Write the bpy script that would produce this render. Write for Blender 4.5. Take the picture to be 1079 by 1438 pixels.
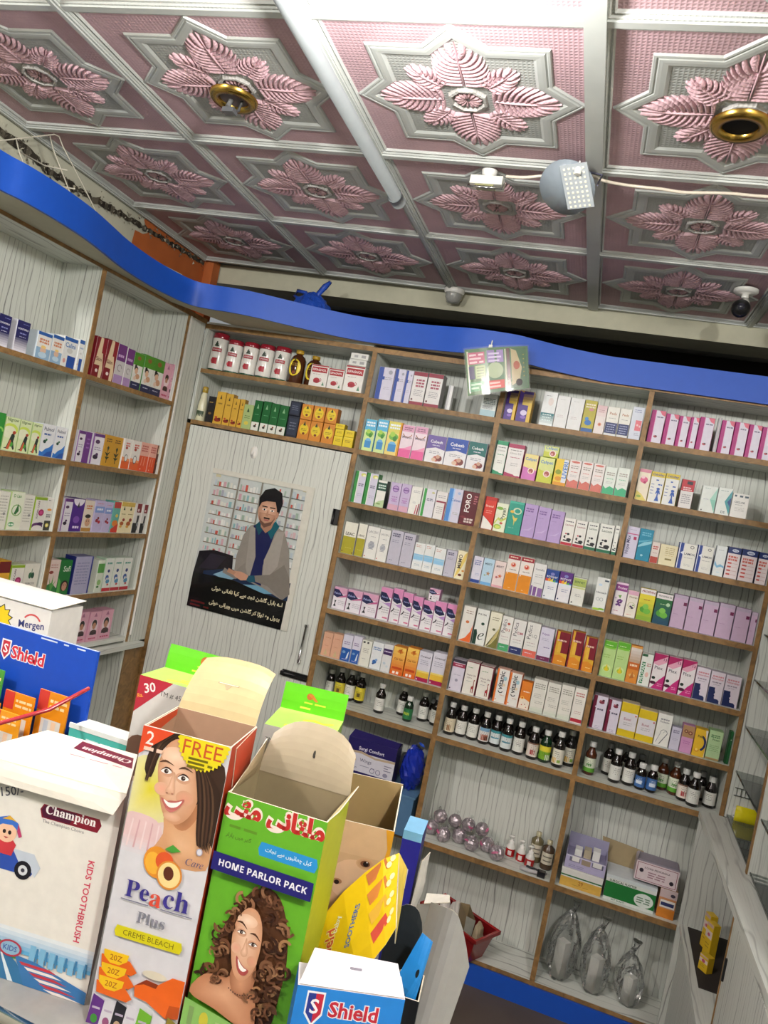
import bpy, math, random
from mathutils import Matrix, Vector
import numpy as np
random.seed(7)
for o in list(bpy.data.objects): bpy.data.objects.remove(o)
SC = bpy.context.scene
COL = SC.collection
# ------------------------------------------------------------------ camera
CAM = Vector((0.8175, -3.012, 1.7682))
YAW, PITCH, ROLL, FPX = -0.3002, -0.0159, 0.1966, 1080.85
fw = Vector((math.sin(YAW)*math.cos(PITCH), math.cos(YAW)*math.cos(PITCH), math.sin(PITCH)))
rt = Vector((math.cos(YAW), -math.sin(YAW), 0)); up = rt.cross(fw)
r2 = math.cos(ROLL)*rt + math.sin(ROLL)*up; u2 = -math.sin(ROLL)*rt + math.cos(ROLL)*up
cd = bpy.data.cameras.new('camera'); cam = bpy.data.objects.new('camera', cd); COL.objects.link(cam)
cd.sensor_fit = 'HORIZONTAL'; cd.sensor_width = 36.0; cd.lens = 36.0*FPX/1079.0; cd.clip_start = 0.02
M = Matrix((r2, u2, -fw)).transposed().to_4x4(); M.translation = CAM
cam.matrix_world = M
SC.camera = cam
# ------------------------------------------------------------------ world, lights, exposure
W = bpy.data.worlds.new('world'); SC.world = W; W.use_nodes = True
W.node_tree.nodes['Background'].inputs[0].default_value = (0.93, 0.97, 1.0, 1)
W.node_tree.nodes['Background'].inputs[1].default_value = 0.26     # daylight from the open shop front behind the camera
SC.view_settings.view_transform = 'Standard'; SC.view_settings.look = 'None'
SC.view_settings.gamma = 1.0; SC.view_settings.use_curve_mapping = False
SC.view_settings.exposure = 0.16
def bulb(name, loc, size, power, col=(1, .985, .95)):
    l = bpy.data.lights.new(name, 'POINT'); l.shadow_soft_size = size; l.energy = power; l.color = col
    o = bpy.data.objects.new(name, l); COL.objects.link(o); o.location = loc; return o
# the lit ceiling downlight: tile (2,-1) just above the picture; the other two are unseen, added as fill
bulb('downlight_or_fill', (0.311, -1.885, 2.55), .05, 34)
bulb('downlight_or_fill', (1.458, -2.96, 2.60), .05, 80)
bulb('downlight_or_fill', (-0.827, -3.12, 2.60), .05, 80)
# ------------------------------------------------------------------ colour and mesh helpers
def lin(h):
    if not isinstance(h, str): return h
    h = h.lstrip('#'); o = []
    if len(h) == 3: h = ''.join(c+c for c in h)
    for i in (0, 2, 4):
        c = int(h[i:i+2], 16)/255.0; o.append(c/12.92 if c <= .04045 else ((c+.055)/1.055)**2.4)
    return tuple(o)
class MB:
    """collects faces with a colour each and links them as ONE mesh object"""
    def __init__(s): s.v = []; s.f = []; s.c = []; s.m = []; s.s = []
    def face(s, pts, col=(1, 1, 1), mat=0, smooth=False):
        n = len(s.v); s.v += [tuple(p) for p in pts]; s.f.append(tuple(range(n, n+len(pts)))); s.c.append(lin(col)); s.m.append(mat); s.s.append(smooth)
    def mesh(s, vs, fs, col=(1, 1, 1), mat=0, smooth=False):
        n = len(s.v); s.v += [tuple(p) for p in vs]; col = lin(col)
        for f in fs: s.f.append(tuple(i+n for i in f)); s.c.append(col); s.m.append(mat); s.s.append(smooth)
    def box(s, x0, y0, z0, x1, y1, z1, col=(1, 1, 1), mat=0, cols=None, b=0.0):
        # cols: dict over 'front'(-y) 'back' 'left' 'right' 'top' 'bottom'
        v = [(x0,y0,z0),(x1,y0,z0),(x1,y1,z0),(x0,y1,z0),(x0,y0,z1),(x1,y0,z1),(x1,y1,z1),(x0,y1,z1)]
        F = dict(bottom=(3,2,1,0), top=(4,5,6,7), front=(0,1,5,4), right=(1,2,6,5), back=(2,3,7,6), left=(3,0,4,7))
        n = len(s.v); s.v += v
        for k, f in F.items():
            s.f.append(tuple(i+n for i in f)); s.c.append(lin((cols or {}).get(k, col))); s.m.append(mat); s.s.append(False)
    def prism(s, pts, z0, z1, col=(1, 1, 1), mat=0, cap=True):
        n = len(pts); vs = [(p[0], p[1], z0) for p in pts] + [(p[0], p[1], z1) for p in pts]
        fs = [(i, (i+1) % n, n+(i+1) % n, n+i) for i in range(n)]
        if cap: fs += [tuple(range(n-1, -1, -1)), tuple(range(n, 2*n))]
        s.mesh(vs, fs, col, mat)
    def lathe(s, prof, n=16, col=(1, 1, 1), mat=0, c=(0, 0, 0), smooth=True, a0=0.0, a1=None, cap=True):
        full = a1 is None; a1 = a0+2*math.pi if full else a1
        k = n if full else n+1; vs = []
        for r, z in prof:
            for i in range(k):
                a = a0+(a1-a0)*i/n; vs.append((c[0]+r*math.cos(a), c[1]+r*math.sin(a), c[2]+z))
        fs = []
        for j in range(len(prof)-1):
            for i in range(n):
                i2 = (i+1) % k
                fs.append((j*k+i, j*k+i2, (j+1)*k+i2, (j+1)*k+i))
        s.mesh(vs, fs, col, mat, smooth)
        if cap and full:
            if prof[0][0] > 1e-5: s.face([vs[i] for i in range(k)][::-1], col, mat)
            if prof[-1][0] > 1e-5: s.face([vs[(len(prof)-1)*k+i] for i in range(k)], col, mat)
    def tube(s, pts, r, n=8, col=(1, 1, 1), mat=0, cap=True):
        pts = [Vector(p) for p in pts]; rings = []; vs = []; fs = []
        up0 = Vector((0, 0, 1))
        for i, p in enumerate(pts):
            d = (pts[min(i+1, len(pts)-1)]-pts[max(i-1, 0)]).normalized()
            a = d.cross(up0)
            if a.length < 1e-3: a = d.cross(Vector((1, 0, 0)))
            a.normalize(); b = d.cross(a)
            rr = r[i] if isinstance(r, (list, tuple)) else r
            for k in range(n):
                t = 2*math.pi*k/n; vs.append(p+a*(rr*math.cos(t))+b*(rr*math.sin(t)))
        for i in range(len(pts)-1):
            for k in range(n): fs.append((i*n+k, i*n+(k+1) % n, (i+1)*n+(k+1) % n, (i+1)*n+k))
        if cap: fs += [tuple(range(n)), tuple(range((len(pts)-1)*n, len(pts)*n))[::-1]]
        s.mesh(vs, fs, col, mat, True)
    def data(s, name, mats):
        me = bpy.data.meshes.new(name); me.from_pydata(s.v, [], s.f)
        for m in (mats if isinstance(mats, (list, tuple)) else [mats]): me.materials.append(m)
        me.polygons.foreach_set('material_index', s.m); me.polygons.foreach_set('use_smooth', s.s)
        at = me.color_attributes.new('Col', 'FLOAT_COLOR', 'CORNER')
        buf = np.ones((len(me.loops), 4), np.float32); k = 0
        for f, c in zip(s.f, s.c):
            buf[k:k+len(f), :3] = c; k += len(f)      # c: one colour, or one per corner
        at.data.foreach_set('color', buf.ravel()); me.update(); return me
    def build(s, name, mats, parent=None, loc=None, rot=None):
        return link(name, s.data(name, mats), parent, loc, rot)
def link(name, me, parent=None, loc=None, rot=None):
    o = bpy.data.objects.new(name, me); COL.objects.link(o)
    if loc is not None: o.location = loc
    if rot is not None: o.rotation_euler = rot if isinstance(rot, (tuple, list)) else (0, 0, rot)
    if parent is not None: o.parent = parent
    return o
def tag(o, label=None, cat=None, group=None, kind=None):
    if label: o['label'] = label
    if cat: o['category'] = cat
    if group: o['group'] = group
    if kind: o['kind'] = kind
    return o
def thing(name, label, cat, loc=(0, 0, 0), rz=0.0, group=None):
    o = bpy.data.objects.new(name, None); COL.objects.link(o); o.empty_display_size = .02
    o.location = loc; o.rotation_euler = (0, 0, rz); return tag(o, label, cat, group)
# ------------------------------------------------------------------ materials (all node based)
def newmat(name):
    m = bpy.data.materials.new(name); m.use_nodes = True; nt = m.node_tree
    return m, nt, nt.nodes['Principled BSDF']
def mat_plain(name, col, rough=.5, metal=0.0, noise=.06, scale=30, bump=0.0, spec=.5):
    m, nt, b = newmat(name); N = nt.nodes.new
    tc = N('ShaderNodeTexCoord'); nz = N('ShaderNodeTexNoise'); nz.inputs['Scale'].default_value = scale; nz.inputs['Detail'].default_value = 4
    nt.links.new(tc.outputs['Object'], nz.inputs['Vector'])
    mx = N('ShaderNodeMix'); mx.data_type = 'RGBA'; c = lin(col)
    mx.inputs[6].default_value = tuple(max(0, x*(1-noise*2)) for x in c)+(1,); mx.inputs[7].default_value = tuple(min(1, x*(1+noise)) for x in c)+(1,)
    nt.links.new(nz.outputs['Fac'], mx.inputs[0]); nt.links.new(mx.outputs[2], b.inputs['Base Color'])
    b.inputs['Roughness'].default_value = rough; b.inputs['Metallic'].default_value = metal; b.inputs['Specular IOR Level'].default_value = spec
    if bump:
        bp = N('ShaderNodeBump'); bp.inputs['Strength'].default_value = bump; bp.inputs['Distance'].default_value = .01
        nt.links.new(nz.outputs['Fac'], bp.inputs['Height']); nt.links.new(bp.outputs['Normal'], b.inputs['Normal'])
    return m
def mat_print(name, rough=.42, spec=.4, coat=0.0):
    """printed card: colour comes from the faces' own colour, with a faint paper mottling"""
    m, nt, b = newmat(name); N = nt.nodes.new
    a = N('ShaderNodeVertexColor'); a.layer_name = 'Col'
    tc = N('ShaderNodeTexCoord'); nz = N('ShaderNodeTexNoise'); nz.inputs['Scale'].default_value = 60; nz.inputs['Detail'].default_value = 3
    nt.links.new(tc.outputs['Object'], nz.inputs['Vector'])
    mr = N('ShaderNodeMapRange'); mr.inputs['To Min'].default_value = .88; mr.inputs['To Max'].default_value = 1.06
    nt.links.new(nz.outputs['Fac'], mr.inputs['Value'])
    mx = N('ShaderNodeMix'); mx.data_type = 'RGBA'; mx.blend_type = 'MULTIPLY'; mx.inputs[0].default_value = 1
    nt.links.new(a.outputs['Color'], mx.inputs[6]); nt.links.new(mr.outputs['Result'], mx.inputs[7]); nt.links.new(mx.outputs[2], b.inputs['Base Color'])
    b.inputs['Roughness'].default_value = rough; b.inputs['Specular IOR Level'].default_value = spec; b.inputs['Coat Weight'].default_value = coat
    return m
def mat_laminate(name, axis='z', dens=95.0, dark='#4a4c48', base='#cfd2ca'):
    """white laminate with dark, wandering wood-grain lines running along `axis`"""
    m, nt, b = newmat(name); N = nt.nodes.new; L = nt.links.new
    def math_(op, a, bb=None, v=None):
        n = N('ShaderNodeMath'); n.operation = op
        for i, x in enumerate((a, bb)):
            if x is None: continue
            if isinstance(x, (int, float)): n.inputs[i].default_value = x
            else: L(x, n.inputs[i])
        return n.outputs[0]
    tc = N('ShaderNodeTexCoord'); sp = N('ShaderNodeSeparateXYZ'); L(tc.outputs['Object'], sp.inputs[0])
    x, y, z = sp.outputs
    if axis == 'z': h = math_('ADD', x, y); g = z
    elif axis == 'y': h = math_('ADD', x, z); g = y
    else: h = math_('ADD', y, z); g = x
    def noise(sh, sg, off, det=2):
        cb = N('ShaderNodeCombineXYZ'); L(math_('MULTIPLY', h, sh), cb.inputs[0]); L(math_('MULTIPLY', g, sg), cb.inputs[1]); cb.inputs[2].default_value = off
        nz = N('ShaderNodeTexNoise'); nz.inputs['Scale'].default_value = 1; nz.inputs['Detail'].default_value = det; L(cb.outputs[0], nz.inputs['Vector']); return nz.outputs['Fac']
    n1 = noise(7, 2.2, 0.3); n2 = noise(26, 3.5, 4.1)
    ph = math_('ADD', math_('MULTIPLY', h, dens), math_('ADD', math_('MULTIPLY', n1, 4.5), math_('MULTIPLY', n2, 2.7)))
    fr = math_('PINGPONG', ph, 1.0)
    rp = N('ShaderNodeMapRange'); rp.inputs['From Min'].default_value = 0.0; rp.inputs['From Max'].default_value = .24; rp.inputs['To Min'].default_value = 1; rp.inputs['To Max'].default_value = 0
    L(fr, rp.inputs['Value'])
    n3 = noise(40, 2.0, 9.0); st = N('ShaderNodeMapRange'); st.inputs['From Min'].default_value = .28; st.inputs['From Max'].default_value = .66; L(n3, st.inputs['Value'])
    fine = noise(300, 5, 2.0, 3); fm = N('ShaderNodeMapRange'); fm.inputs['From Min'].default_value = .5; fm.inputs['From Max'].default_value = .8; fm.inputs['To Max'].default_value = .3; L(fine, fm.inputs['Value'])
    fac = math_('MAXIMUM', math_('MULTIPLY', rp.outputs[0], st.outputs[0]), fm.outputs[0])
    mx = N('ShaderNodeMix'); mx.data_type = 'RGBA'; mx.inputs[6].default_value = lin(base)+(1,); mx.inputs[7].default_value = lin(dark)+(1,)
    L(math_('MULTIPLY', fac, .85), mx.inputs[0]); L(mx.outputs[2], b.inputs['Base Color'])
    b.inputs['Roughness'].default_value = .38; b.inputs['Specular IOR Level'].default_value = .4
    return m
def mat_wood(name, col='#8e6c40'):
    m, nt, b = newmat(name); N = nt.nodes.new; L = nt.links.new
    tc = N('ShaderNodeTexCoord'); mp = N('ShaderNodeMapping'); mp.inputs['Scale'].default_value = (6, 6, 6); L(tc.outputs['Object'], mp.inputs[0])
    nz = N('ShaderNodeTexNoise'); nz.inputs['Scale'].default_value = 4; nz.inputs['Detail'].default_value = 8; nz.inputs['Distortion'].default_value = 1.5; L(mp.outputs[0], nz.inputs['Vector'])
    cr = N('ShaderNodeValToRGB'); c = lin(col)
    cr.color_ramp.elements[0].position = .3; cr.color_ramp.elements[0].color = tuple(x*.62 for x in c)+(1,)
    cr.color_ramp.elements[1].position = .7; cr.color_ramp.elements[1].color = tuple(min(1, x*1.25) for x in c)+(1,)
    L(nz.outputs['Fac'], cr.inputs[0]); L(cr.outputs[0], b.inputs['Base Color']); b.inputs['Roughness'].default_value = .5
    return m
def mat_glass(name, col=(.8, .95, .9), rough=.02, alpha=.25):
    m, nt, b = newmat(name); N = nt.nodes.new; L = nt.links.new
    nz = N('ShaderNodeTexNoise'); nz.inputs['Scale'].default_value = 14
    mr = N('ShaderNodeMapRange'); mr.inputs['To Min'].default_value = rough*.5; mr.inputs['To Max'].default_value = rough*1.5; L(nz.outputs['Fac'], mr.inputs['Value'])
    gl = N('ShaderNodeBsdfGlossy'); gl.inputs['Color'].default_value = (1, 1, 1, 1); L(mr.outputs[0], gl.inputs['Roughness'])
    df = N('ShaderNodeBsdfDiffuse'); df.inputs['Color'].default_value = tuple(col)+(1,)
    tr = N('ShaderNodeBsdfTransparent'); tr.inputs['Color'].default_value = tuple(.6+.4*c for c in col)+(1,)
    m1 = N('ShaderNodeMixShader'); m1.inputs[0].default_value = alpha; L(tr.outputs[0], m1.inputs[1]); L(df.outputs[0], m1.inputs[2])
    fr = N('ShaderNodeFresnel'); fr.inputs['IOR'].default_value = 1.45
    m2 = N('ShaderNodeMixShader'); L(fr.outputs[0], m2.inputs[0]); L(m1.outputs[0], m2.inputs[1]); L(gl.outputs[0], m2.inputs[2])
    L(m2.outputs[0], nt.nodes['Material Output'].inputs['Surface']); return m
MAT = dict(
    card=mat_print('printed_card'), gloss=mat_print('glossy_card', .2, .5, .2), matte=mat_print('matte_paint', .75, .2),
    lam=mat_laminate('white_grain_laminate'), lamy=mat_laminate('white_grain_laminate_along', 'y', 44.0), lamx=mat_laminate('white_grain_laminate_across', 'x', 44.0),
    edge=mat_wood('brown_edge_wood'), blue=mat_plain('blue_laminate', '#124fb8', .5, noise=.04),
    beam=mat_plain('cream_paint', '#b9b6a0', .7, bump=.1), wall=mat_plain('dirty_white_plaster', '#bdbba8', .85, scale=9, noise=.12, bump=.25),
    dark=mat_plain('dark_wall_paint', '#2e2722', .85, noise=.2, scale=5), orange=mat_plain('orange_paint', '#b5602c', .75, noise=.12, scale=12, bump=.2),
    floor=mat_plain('brown_floor', '#5a4f45', .6, noise=.15, scale=6), silver=mat_plain('silver_paint', '#bfc2be', .45, .1, noise=.05, scale=20),
    chrome=mat_plain('chrome', '#c8c8c8', .18, 1.0), brass=mat_plain('brass', '#b8964a', .25, 1.0), black=mat_plain('black_plastic', '#141416', .35),
    white=mat_plain('white_plastic', '#e4e2dc', .35, noise=.03), glass=mat_glass('clear_glass', (.80, .90, .85), .02, .10), gedge=mat_plain('dark_glass_edge', '#1c2a26', .1),
    bag=mat_glass('clear_plastic_bag', (.9, .91, .89), .10, .07), cardboard=mat_plain('grey_board', '#a8a59c', .8, noise=.05, scale=40), )
# ------------------------------------------------------------------ structure
CZ = 2.726                                       # ceiling height
def struct(name, mb, mats, parent=None):
    return tag(mb.build(name, mats, parent), kind='structure')
mb = MB(); mb.box(-1.6, -4.6, -.06, 2.1, 1.0, 0); struct('floor', mb, MAT['floor'])
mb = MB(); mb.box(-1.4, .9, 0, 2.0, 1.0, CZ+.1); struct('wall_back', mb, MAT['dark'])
mb = MB(); mb.box(1.75, -4.6, 0, 1.85, .9, CZ+.1); struct('wall_right', mb, MAT['wall'])
# left wall: straight behind the shelves, a plaster strip above that follows the slightly turned ceiling grid
def rpt(x, y): return (x, y)
mb = MB(); mb.box(-1.46, -4.6, 0, -1.305, .9, 2.40); struct('wall_left', mb, MAT['wall'])
mb = MB()
def wl(y): return -1.2795 - .0408*(y-.0)          # x of the strip's face
pts = [(wl(-4.6), -4.6), (wl(.24), .24), (-1.46, .24), (-1.46, -4.6)]
mb.prism(pts, 2.401, CZ)
ws = struct('wall_left_upper', mb, MAT['wall'])
# orange painted patch at the far end of the strip and its pilaster
mb = MB(); e = .002
def wlp(y, z, off): return (wl(y)+off, y, z)
ycut = [(-.50, 2.45, 2.595), (-.44, 2.45, 2.60), (-.40, 2.45, 2.715), (-.30, 2.45, 2.72), (.238, 2.45, 2.724)]
poly = [(-.40, 2.45), (.238, 2.45), (.238, 2.722), (-.31, 2.722), (-.34, 2.70), (-.30, 2.66), (-.33, 2.645), (-.385, 2.64), (-.39, 2.60)]
mb.face([wlp(y, z, e) for y, z in poly])
mb.box(wl(.2), .18, 2.401, wl(.2)+.05, .238, 2.722)
mb.build('orange_patch', MAT['orange'], ws)
# the rough chiselled groove running along the strip
rg = random.Random(3); mb = MB(); n = 90
def gz(y):                                        # height of the groove along the wall
    K = [(-1.6, 2.665), (-1.13, 2.656), (-1.03, 2.655), (-.93, 2.640), (-.78, 2.640), (-.58, 2.653), (-.34, 2.670), (-.06, 2.685), (.24, 2.700)]
    for (a, b), (c, d) in zip(K, K[1:]):
        if y <= c: return b+(d-b)*(y-a)/(c-a)
    return 2.70
top = []; bot = []
for i in range(n+1):
    t = i/n; y = -1.55+1.72*t; z = gz(y)
    top.append((y, z+rg.uniform(.004, .022)*(1-.3*t))); bot.append((y, z-rg.uniform(.006, .020)*(1-.3*t)))
for i in range(n):
    a, b, c, d = top[i], top[i+1], bot[i+1], bot[i]
    mb.face([wlp(*d, e*2), wlp(*c, e*2), wlp(*b, e*2), wlp(*a, e*2)], rg.choice(['#3c372f', '#4b463c', '#2c2823', '#5d574b']))
for i in range(420):                              # loose crumbs of mortar along the groove
    t = rg.random(); y = -1.55+1.72*t; z = gz(y)+rg.gauss(0, .013); s = rg.uniform(.003, .010)
    p = [Vector(wlp(y+rg.uniform(-s, s), z+rg.uniform(-s, s), e*2+rg.uniform(0, s*.9))) for _ in range(4)]
    mb.mesh(p, [(0, 1, 2), (0, 2, 3), (0, 3, 1), (1, 3, 2)], rg.choice(['#857f70', '#6a6457', '#3a352e', '#a39c8b', '#504a40']))
g = mb.build('crumbling_groove', MAT['matte'], ws); g['kind'] = 'stuff'
# beam at the back, ceiling slab
mb = MB(); mb.box(-1.40, .25, 2.636, 1.75, .42, CZ); struct('trim_1', mb, MAT['beam'])
mb = MB(); mb.box(-1.46, -4.6, CZ+.012, 1.85, .9, CZ+.1); ceil = struct('ceiling', mb, MAT['silver'])
# ------------------------------------------------------------------ ceiling tiles
GX, GY, GA, TS = -1.1983, .1536, .0408, .6
def gpt(i, j):
    ca, sa = math.cos(GA), math.sin(GA)
    return (GX+TS*(i*ca-j*sa), GY+TS*((j-3)*ca+i*sa))
def mat_tile():
    m, nt, b = newmat('ceiling_tile_paint'); N = nt.nodes.new; L = nt.links.new
    a = N('ShaderNodeVertexColor'); a.layer_name = 'Col'
    tc = N('ShaderNodeTexCoord'); ck = N('ShaderNodeTexWave'); ck.bands_direction = 'X'; ck.inputs['Scale'].default_value = 32
    cj = N('ShaderNodeTexWave'); cj.bands_direction = 'Y'; cj.inputs['Scale'].default_value = 32
    L(tc.outputs['Object'], ck.inputs['Vector']); L(tc.outputs['Object'], cj.inputs['Vector'])
    mn = N('ShaderNodeMath'); mn.operation = 'MINIMUM'; L(ck.outputs['Fac'], mn.inputs[0]); L(cj.outputs['Fac'], mn.inputs[1])
    bp = N('ShaderNodeBump'); bp.inputs['Strength'].default_value = .32; bp.inputs['Distance'].default_value = .003; bp.invert = True
    L(mn.outputs[0], bp.inputs['Height']); L(bp.outputs[0], b.inputs['Normal'])
    nz = N('ShaderNodeTexNoise'); nz.inputs['Scale'].default_value = 9; nz.inputs['Detail'].default_value = 5; L(tc.outputs['Object'], nz.inputs['Vector'])
    mr = N('ShaderNodeMapRange'); mr.inputs['To Min'].default_value = .75; mr.inputs['To Max'].default_value = 1.15; L(nz.outputs['Fac'], mr.inputs['Value'])
    mx = N('ShaderNodeMix'); mx.data_type = 'RGBA'; mx.blend_type = 'MULTIPLY'; mx.inputs[0].default_value = 1
    L(a.outputs['Color'], mx.inputs[6]); L(mr.outputs[0], mx.inputs[7]); L(mx.outputs[2], b.inputs['Base Color'])
    b.inputs['Roughness'].default_value = .62; b.inputs['Specular IOR Level'].default_value = .3; return m
MAT['tile'] = mat_tile()
PINK, PINK2, SILV = '#c8a6ad', '#dcb6be', '#bcbeba'
def star(a, b):                                   # union of a square (half side a) and a diamond (half diagonal b)
    k = b-a; q = [(a, -k), (b, 0), (a, k), (a, a), (k, a), (0, b), (-k, a), (-a, a), (-a, k), (-b, 0), (-a, -k), (-a, -a), (-k, -a), (0, -b), (k, -a), (a, -a)]
    return [(x*TS, y*TS) for x, y in q]
def ring(mb, A, B, za, zb, col, smooth=False):
    n = len(A)
    for i in range(n):
        j = (i+1) % n
        mb.face([(*A[j], za), (*A[i], za), (*B[i], zb), (*B[j], zb)], col)
def sqr(h): h *= TS; return [(h, -h), (h, h), (-h, h), (-h, -h)]
# relief points down: negative z
mb = MB(); O0 = .4965
ring(mb, sqr(O0), sqr(.489), 0, -.010, SILV); ring(mb, sqr(.489), sqr(.478), -.010, -.010, SILV); ring(mb, sqr(.478), sqr(.470), -.010, -.004, SILV)
ring(mb, sqr(.470), sqr(.462), -.004, -.007, SILV); ring(mb, sqr(.462), sqr(.456), -.007, -.001, SILV)
mb.face([(x, y, -.001) for x, y in sqr(.456)][::-1], PINK)
ST, SI = star(.335, .4545), star(.270, .368)
mb.face([(x, y, -.0016) for x, y in SI][::-1], '#b0b2ae')
tile_me = mb.data('ceiling_tile', MAT['tile'])
mb = MB(); prof = [(.335, .4545, -.001), (.331, .449, -.0055), (.323, .439, -.006), (.318, .432, -.0035), (.312, .424, -.0062), (.300, .408, -.0066), (.282, .384, -.006), (.277, .377, -.0042), (.270, .368, -.0015)]
for p, q in zip(prof, prof[1:]): ring(mb, star(p[0], p[1]), star(q[0], q[1]), p[2], q[2], SILV)
star_me = mb.data('star_moulding', MAT['silver'])
def lobe(mb, P, wmax, hz, col, ns=7):
    """a tapering ridge along a planar curve P (list of (x, y)): one finger of a leaf"""
    n = len(P); vs = []; fs = []
    for i, (x, y) in enumerate(P):
        t = i/(n-1); a = P[min(i+1, n-1)]; b = P[max(i-1, 0)]; dx, dy = a[0]-b[0], a[1]-b[1]; l = math.hypot(dx, dy) or 1; nx, ny = -dy/l, dx/l
        w = wmax*max(.12, math.sin(math.pi*min(1, .12+t*.86))**.6)*(.55+.75*t); hh = hz*(.5+.6*math.sin(math.pi*min(1, t*.9+.08)))
        for k, (c, z) in enumerate(((-1, 0), (-.6, .7), (0, 1), (.6, .7), (1, 0))): vs.append((x+nx*w*c, y+ny*w*c, -.0016-hh*z))
    for i in range(n-1):
        for k in range(4): fs.append((i*5+k, i*5+k+1, (i+1)*5+k+1, (i+1)*5+k))
    mb.mesh(vs, fs, col, 0, True)
def palmette(mb, ang, r0, r1, wd, nl, col, hz=.0075):
    """a leaf of curved fingers that fan out from a midrib; each finger a raised ridge with its own edges"""
    ca, sa = math.cos(ang), math.sin(ang); L = r1-r0
    def tr(a, s): x = r0+a; return ((x*ca-s*sa)*TS, (x*sa+s*ca)*TS)
    def cur(s, q_):
        bx = L*.66*s; ex, ey = L*(.06+.94*s**.85), wd*(1-s)**.62*(1+1.05*s); cx, cy = bx+.18*(ex-bx), .80*ey
        return ((1-q_)**2*bx+2*q_*(1-q_)*cx+q_*q_*ex, 2*q_*(1-q_)*cy+q_*q_*ey)
    for sg in (-1, 1):
        for k in range(nl):
            s0, s1 = k/nl+.012, (k+1)/nl-.012; vs = []; fs = []; n = 7
            for i in range(n+1):
                q_ = .04+.96*i/n; A, B = cur(s0, q_), cur(s1, q_); mx, my = (A[0]+B[0])/2, (A[1]+B[1])/2
                sh = 1 if i < n-1 else (.80 if i == n-1 else .34)
                if i == n:                                    # rounded finger tip pushed a little outwards
                    c0, c1 = cur((s0+s1)/2, .9), cur((s0+s1)/2, 1.0); mx, my = c1[0]+(c1[0]-c0[0])*.5, c1[1]+(c1[1]-c0[1])*.5
                    ox, oy = mx-(A[0]+B[0])/2, my-(A[1]+B[1])/2
                else: ox = oy = 0
                m0 = ((A[0]+B[0])/2, (A[1]+B[1])/2); h = hz*(.45+.75*math.sin(math.pi*min(1, .15+.75*i/n)))*(1 if i < n else .4)
                for c, z in ((0, 0), (.18, .72), (.5, 1), (.82, .72), (1, 0)):
                    px = m0[0]+(A[0]-m0[0])*sh*(1-2*c)+ox; py = m0[1]+(A[1]-m0[1])*sh*(1-2*c)+oy
                    x, y = tr(px, sg*py); vs.append((x, y, -.0016-h*z))
            for i in range(n):
                for k2 in range(4):
                    f4 = (i*5+k2, i*5+k2+1, (i+1)*5+k2+1, (i+1)*5+k2); fs.append(f4 if sg > 0 else f4[::-1])
            mb.mesh(vs, fs, col, 0, True)
    lobe(mb, [tr(L*(.02+.96*i/5), 0) for i in range(6)], .0032, .008, col)
mb = MB()
for k in range(4): palmette(mb, math.pi/4+k*math.pi/2, .118, .292, .056, 6, PINK2)
for k in range(4): palmette(mb, k*math.pi/2, .092, .366, .098, 9, PINK2)
oct_o = [(math.cos(math.radians(22.5+45*i))*.082*TS, math.sin(math.radians(22.5+45*i))*.082*TS) for i in range(8)]
sc = lambda P, k: [(x*k, y*k) for x, y in P]
for k0, z0, k1, z1 in ((1, -.0015, .95, -.009), (.95, -.009, .83, -.010), (.83, -.010, .78, -.0025)): ring(mb, sc(oct_o, k0), sc(oct_o, k1), z0, z1, '#b3b0ac')
mb.face([(x, y, -.0025) for x, y in sc(oct_o, .78)][::-1], '#93908d')
for i in range(14):
    a = 2*math.pi*i/14; lobe(mb, [(.01*TS*math.cos(a)+(.045*TS*q)*math.cos(a), .01*TS*math.sin(a)+(.045*TS*q)*math.sin(a)) for q in (0, .3, .6, .85, 1)], .0042, .007, '#c3a0a4')
rose_me = mb.data('leaf_rosette', MAT['tile'])
LIT = [(2, -1), (4, -3), (0, -3)]
for i in range(0, 5):
    for j in range(-4, 3):
        x, y = gpt(i+.5, j+.5)
        t = link('ceiling_tile', tile_me, ceil, (x, y, CZ-.003), GA)
        link('star_moulding', star_me, t); link('leaf_rosette', rose_me, t)
# grid bars between the tiles
mb = MB(); mb.box(-.011, -2.1, -.010, .011, 2.1, .004); mb.box(-.005, -2.1, -.014, .005, 2.1, -.010); bar_l = mb.data('ceiling_bar', MAT['silver'])
mb = MB(); mb.box(-1.5, -.009, -.0095, 1.5, .009, .004); bar_c = mb.data('ceiling_bar', MAT['silver'])
for i in range(0, 6):
    x, y = gpt(i, -.5); link('ceiling_bar', bar_l, ceil, (x, y, CZ-.008), GA)
for j in range(-4, 4):
    x, y = gpt(2.5, j); link('ceiling_bar', bar_c, ceil, (x, y, CZ-.008), GA)
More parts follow.
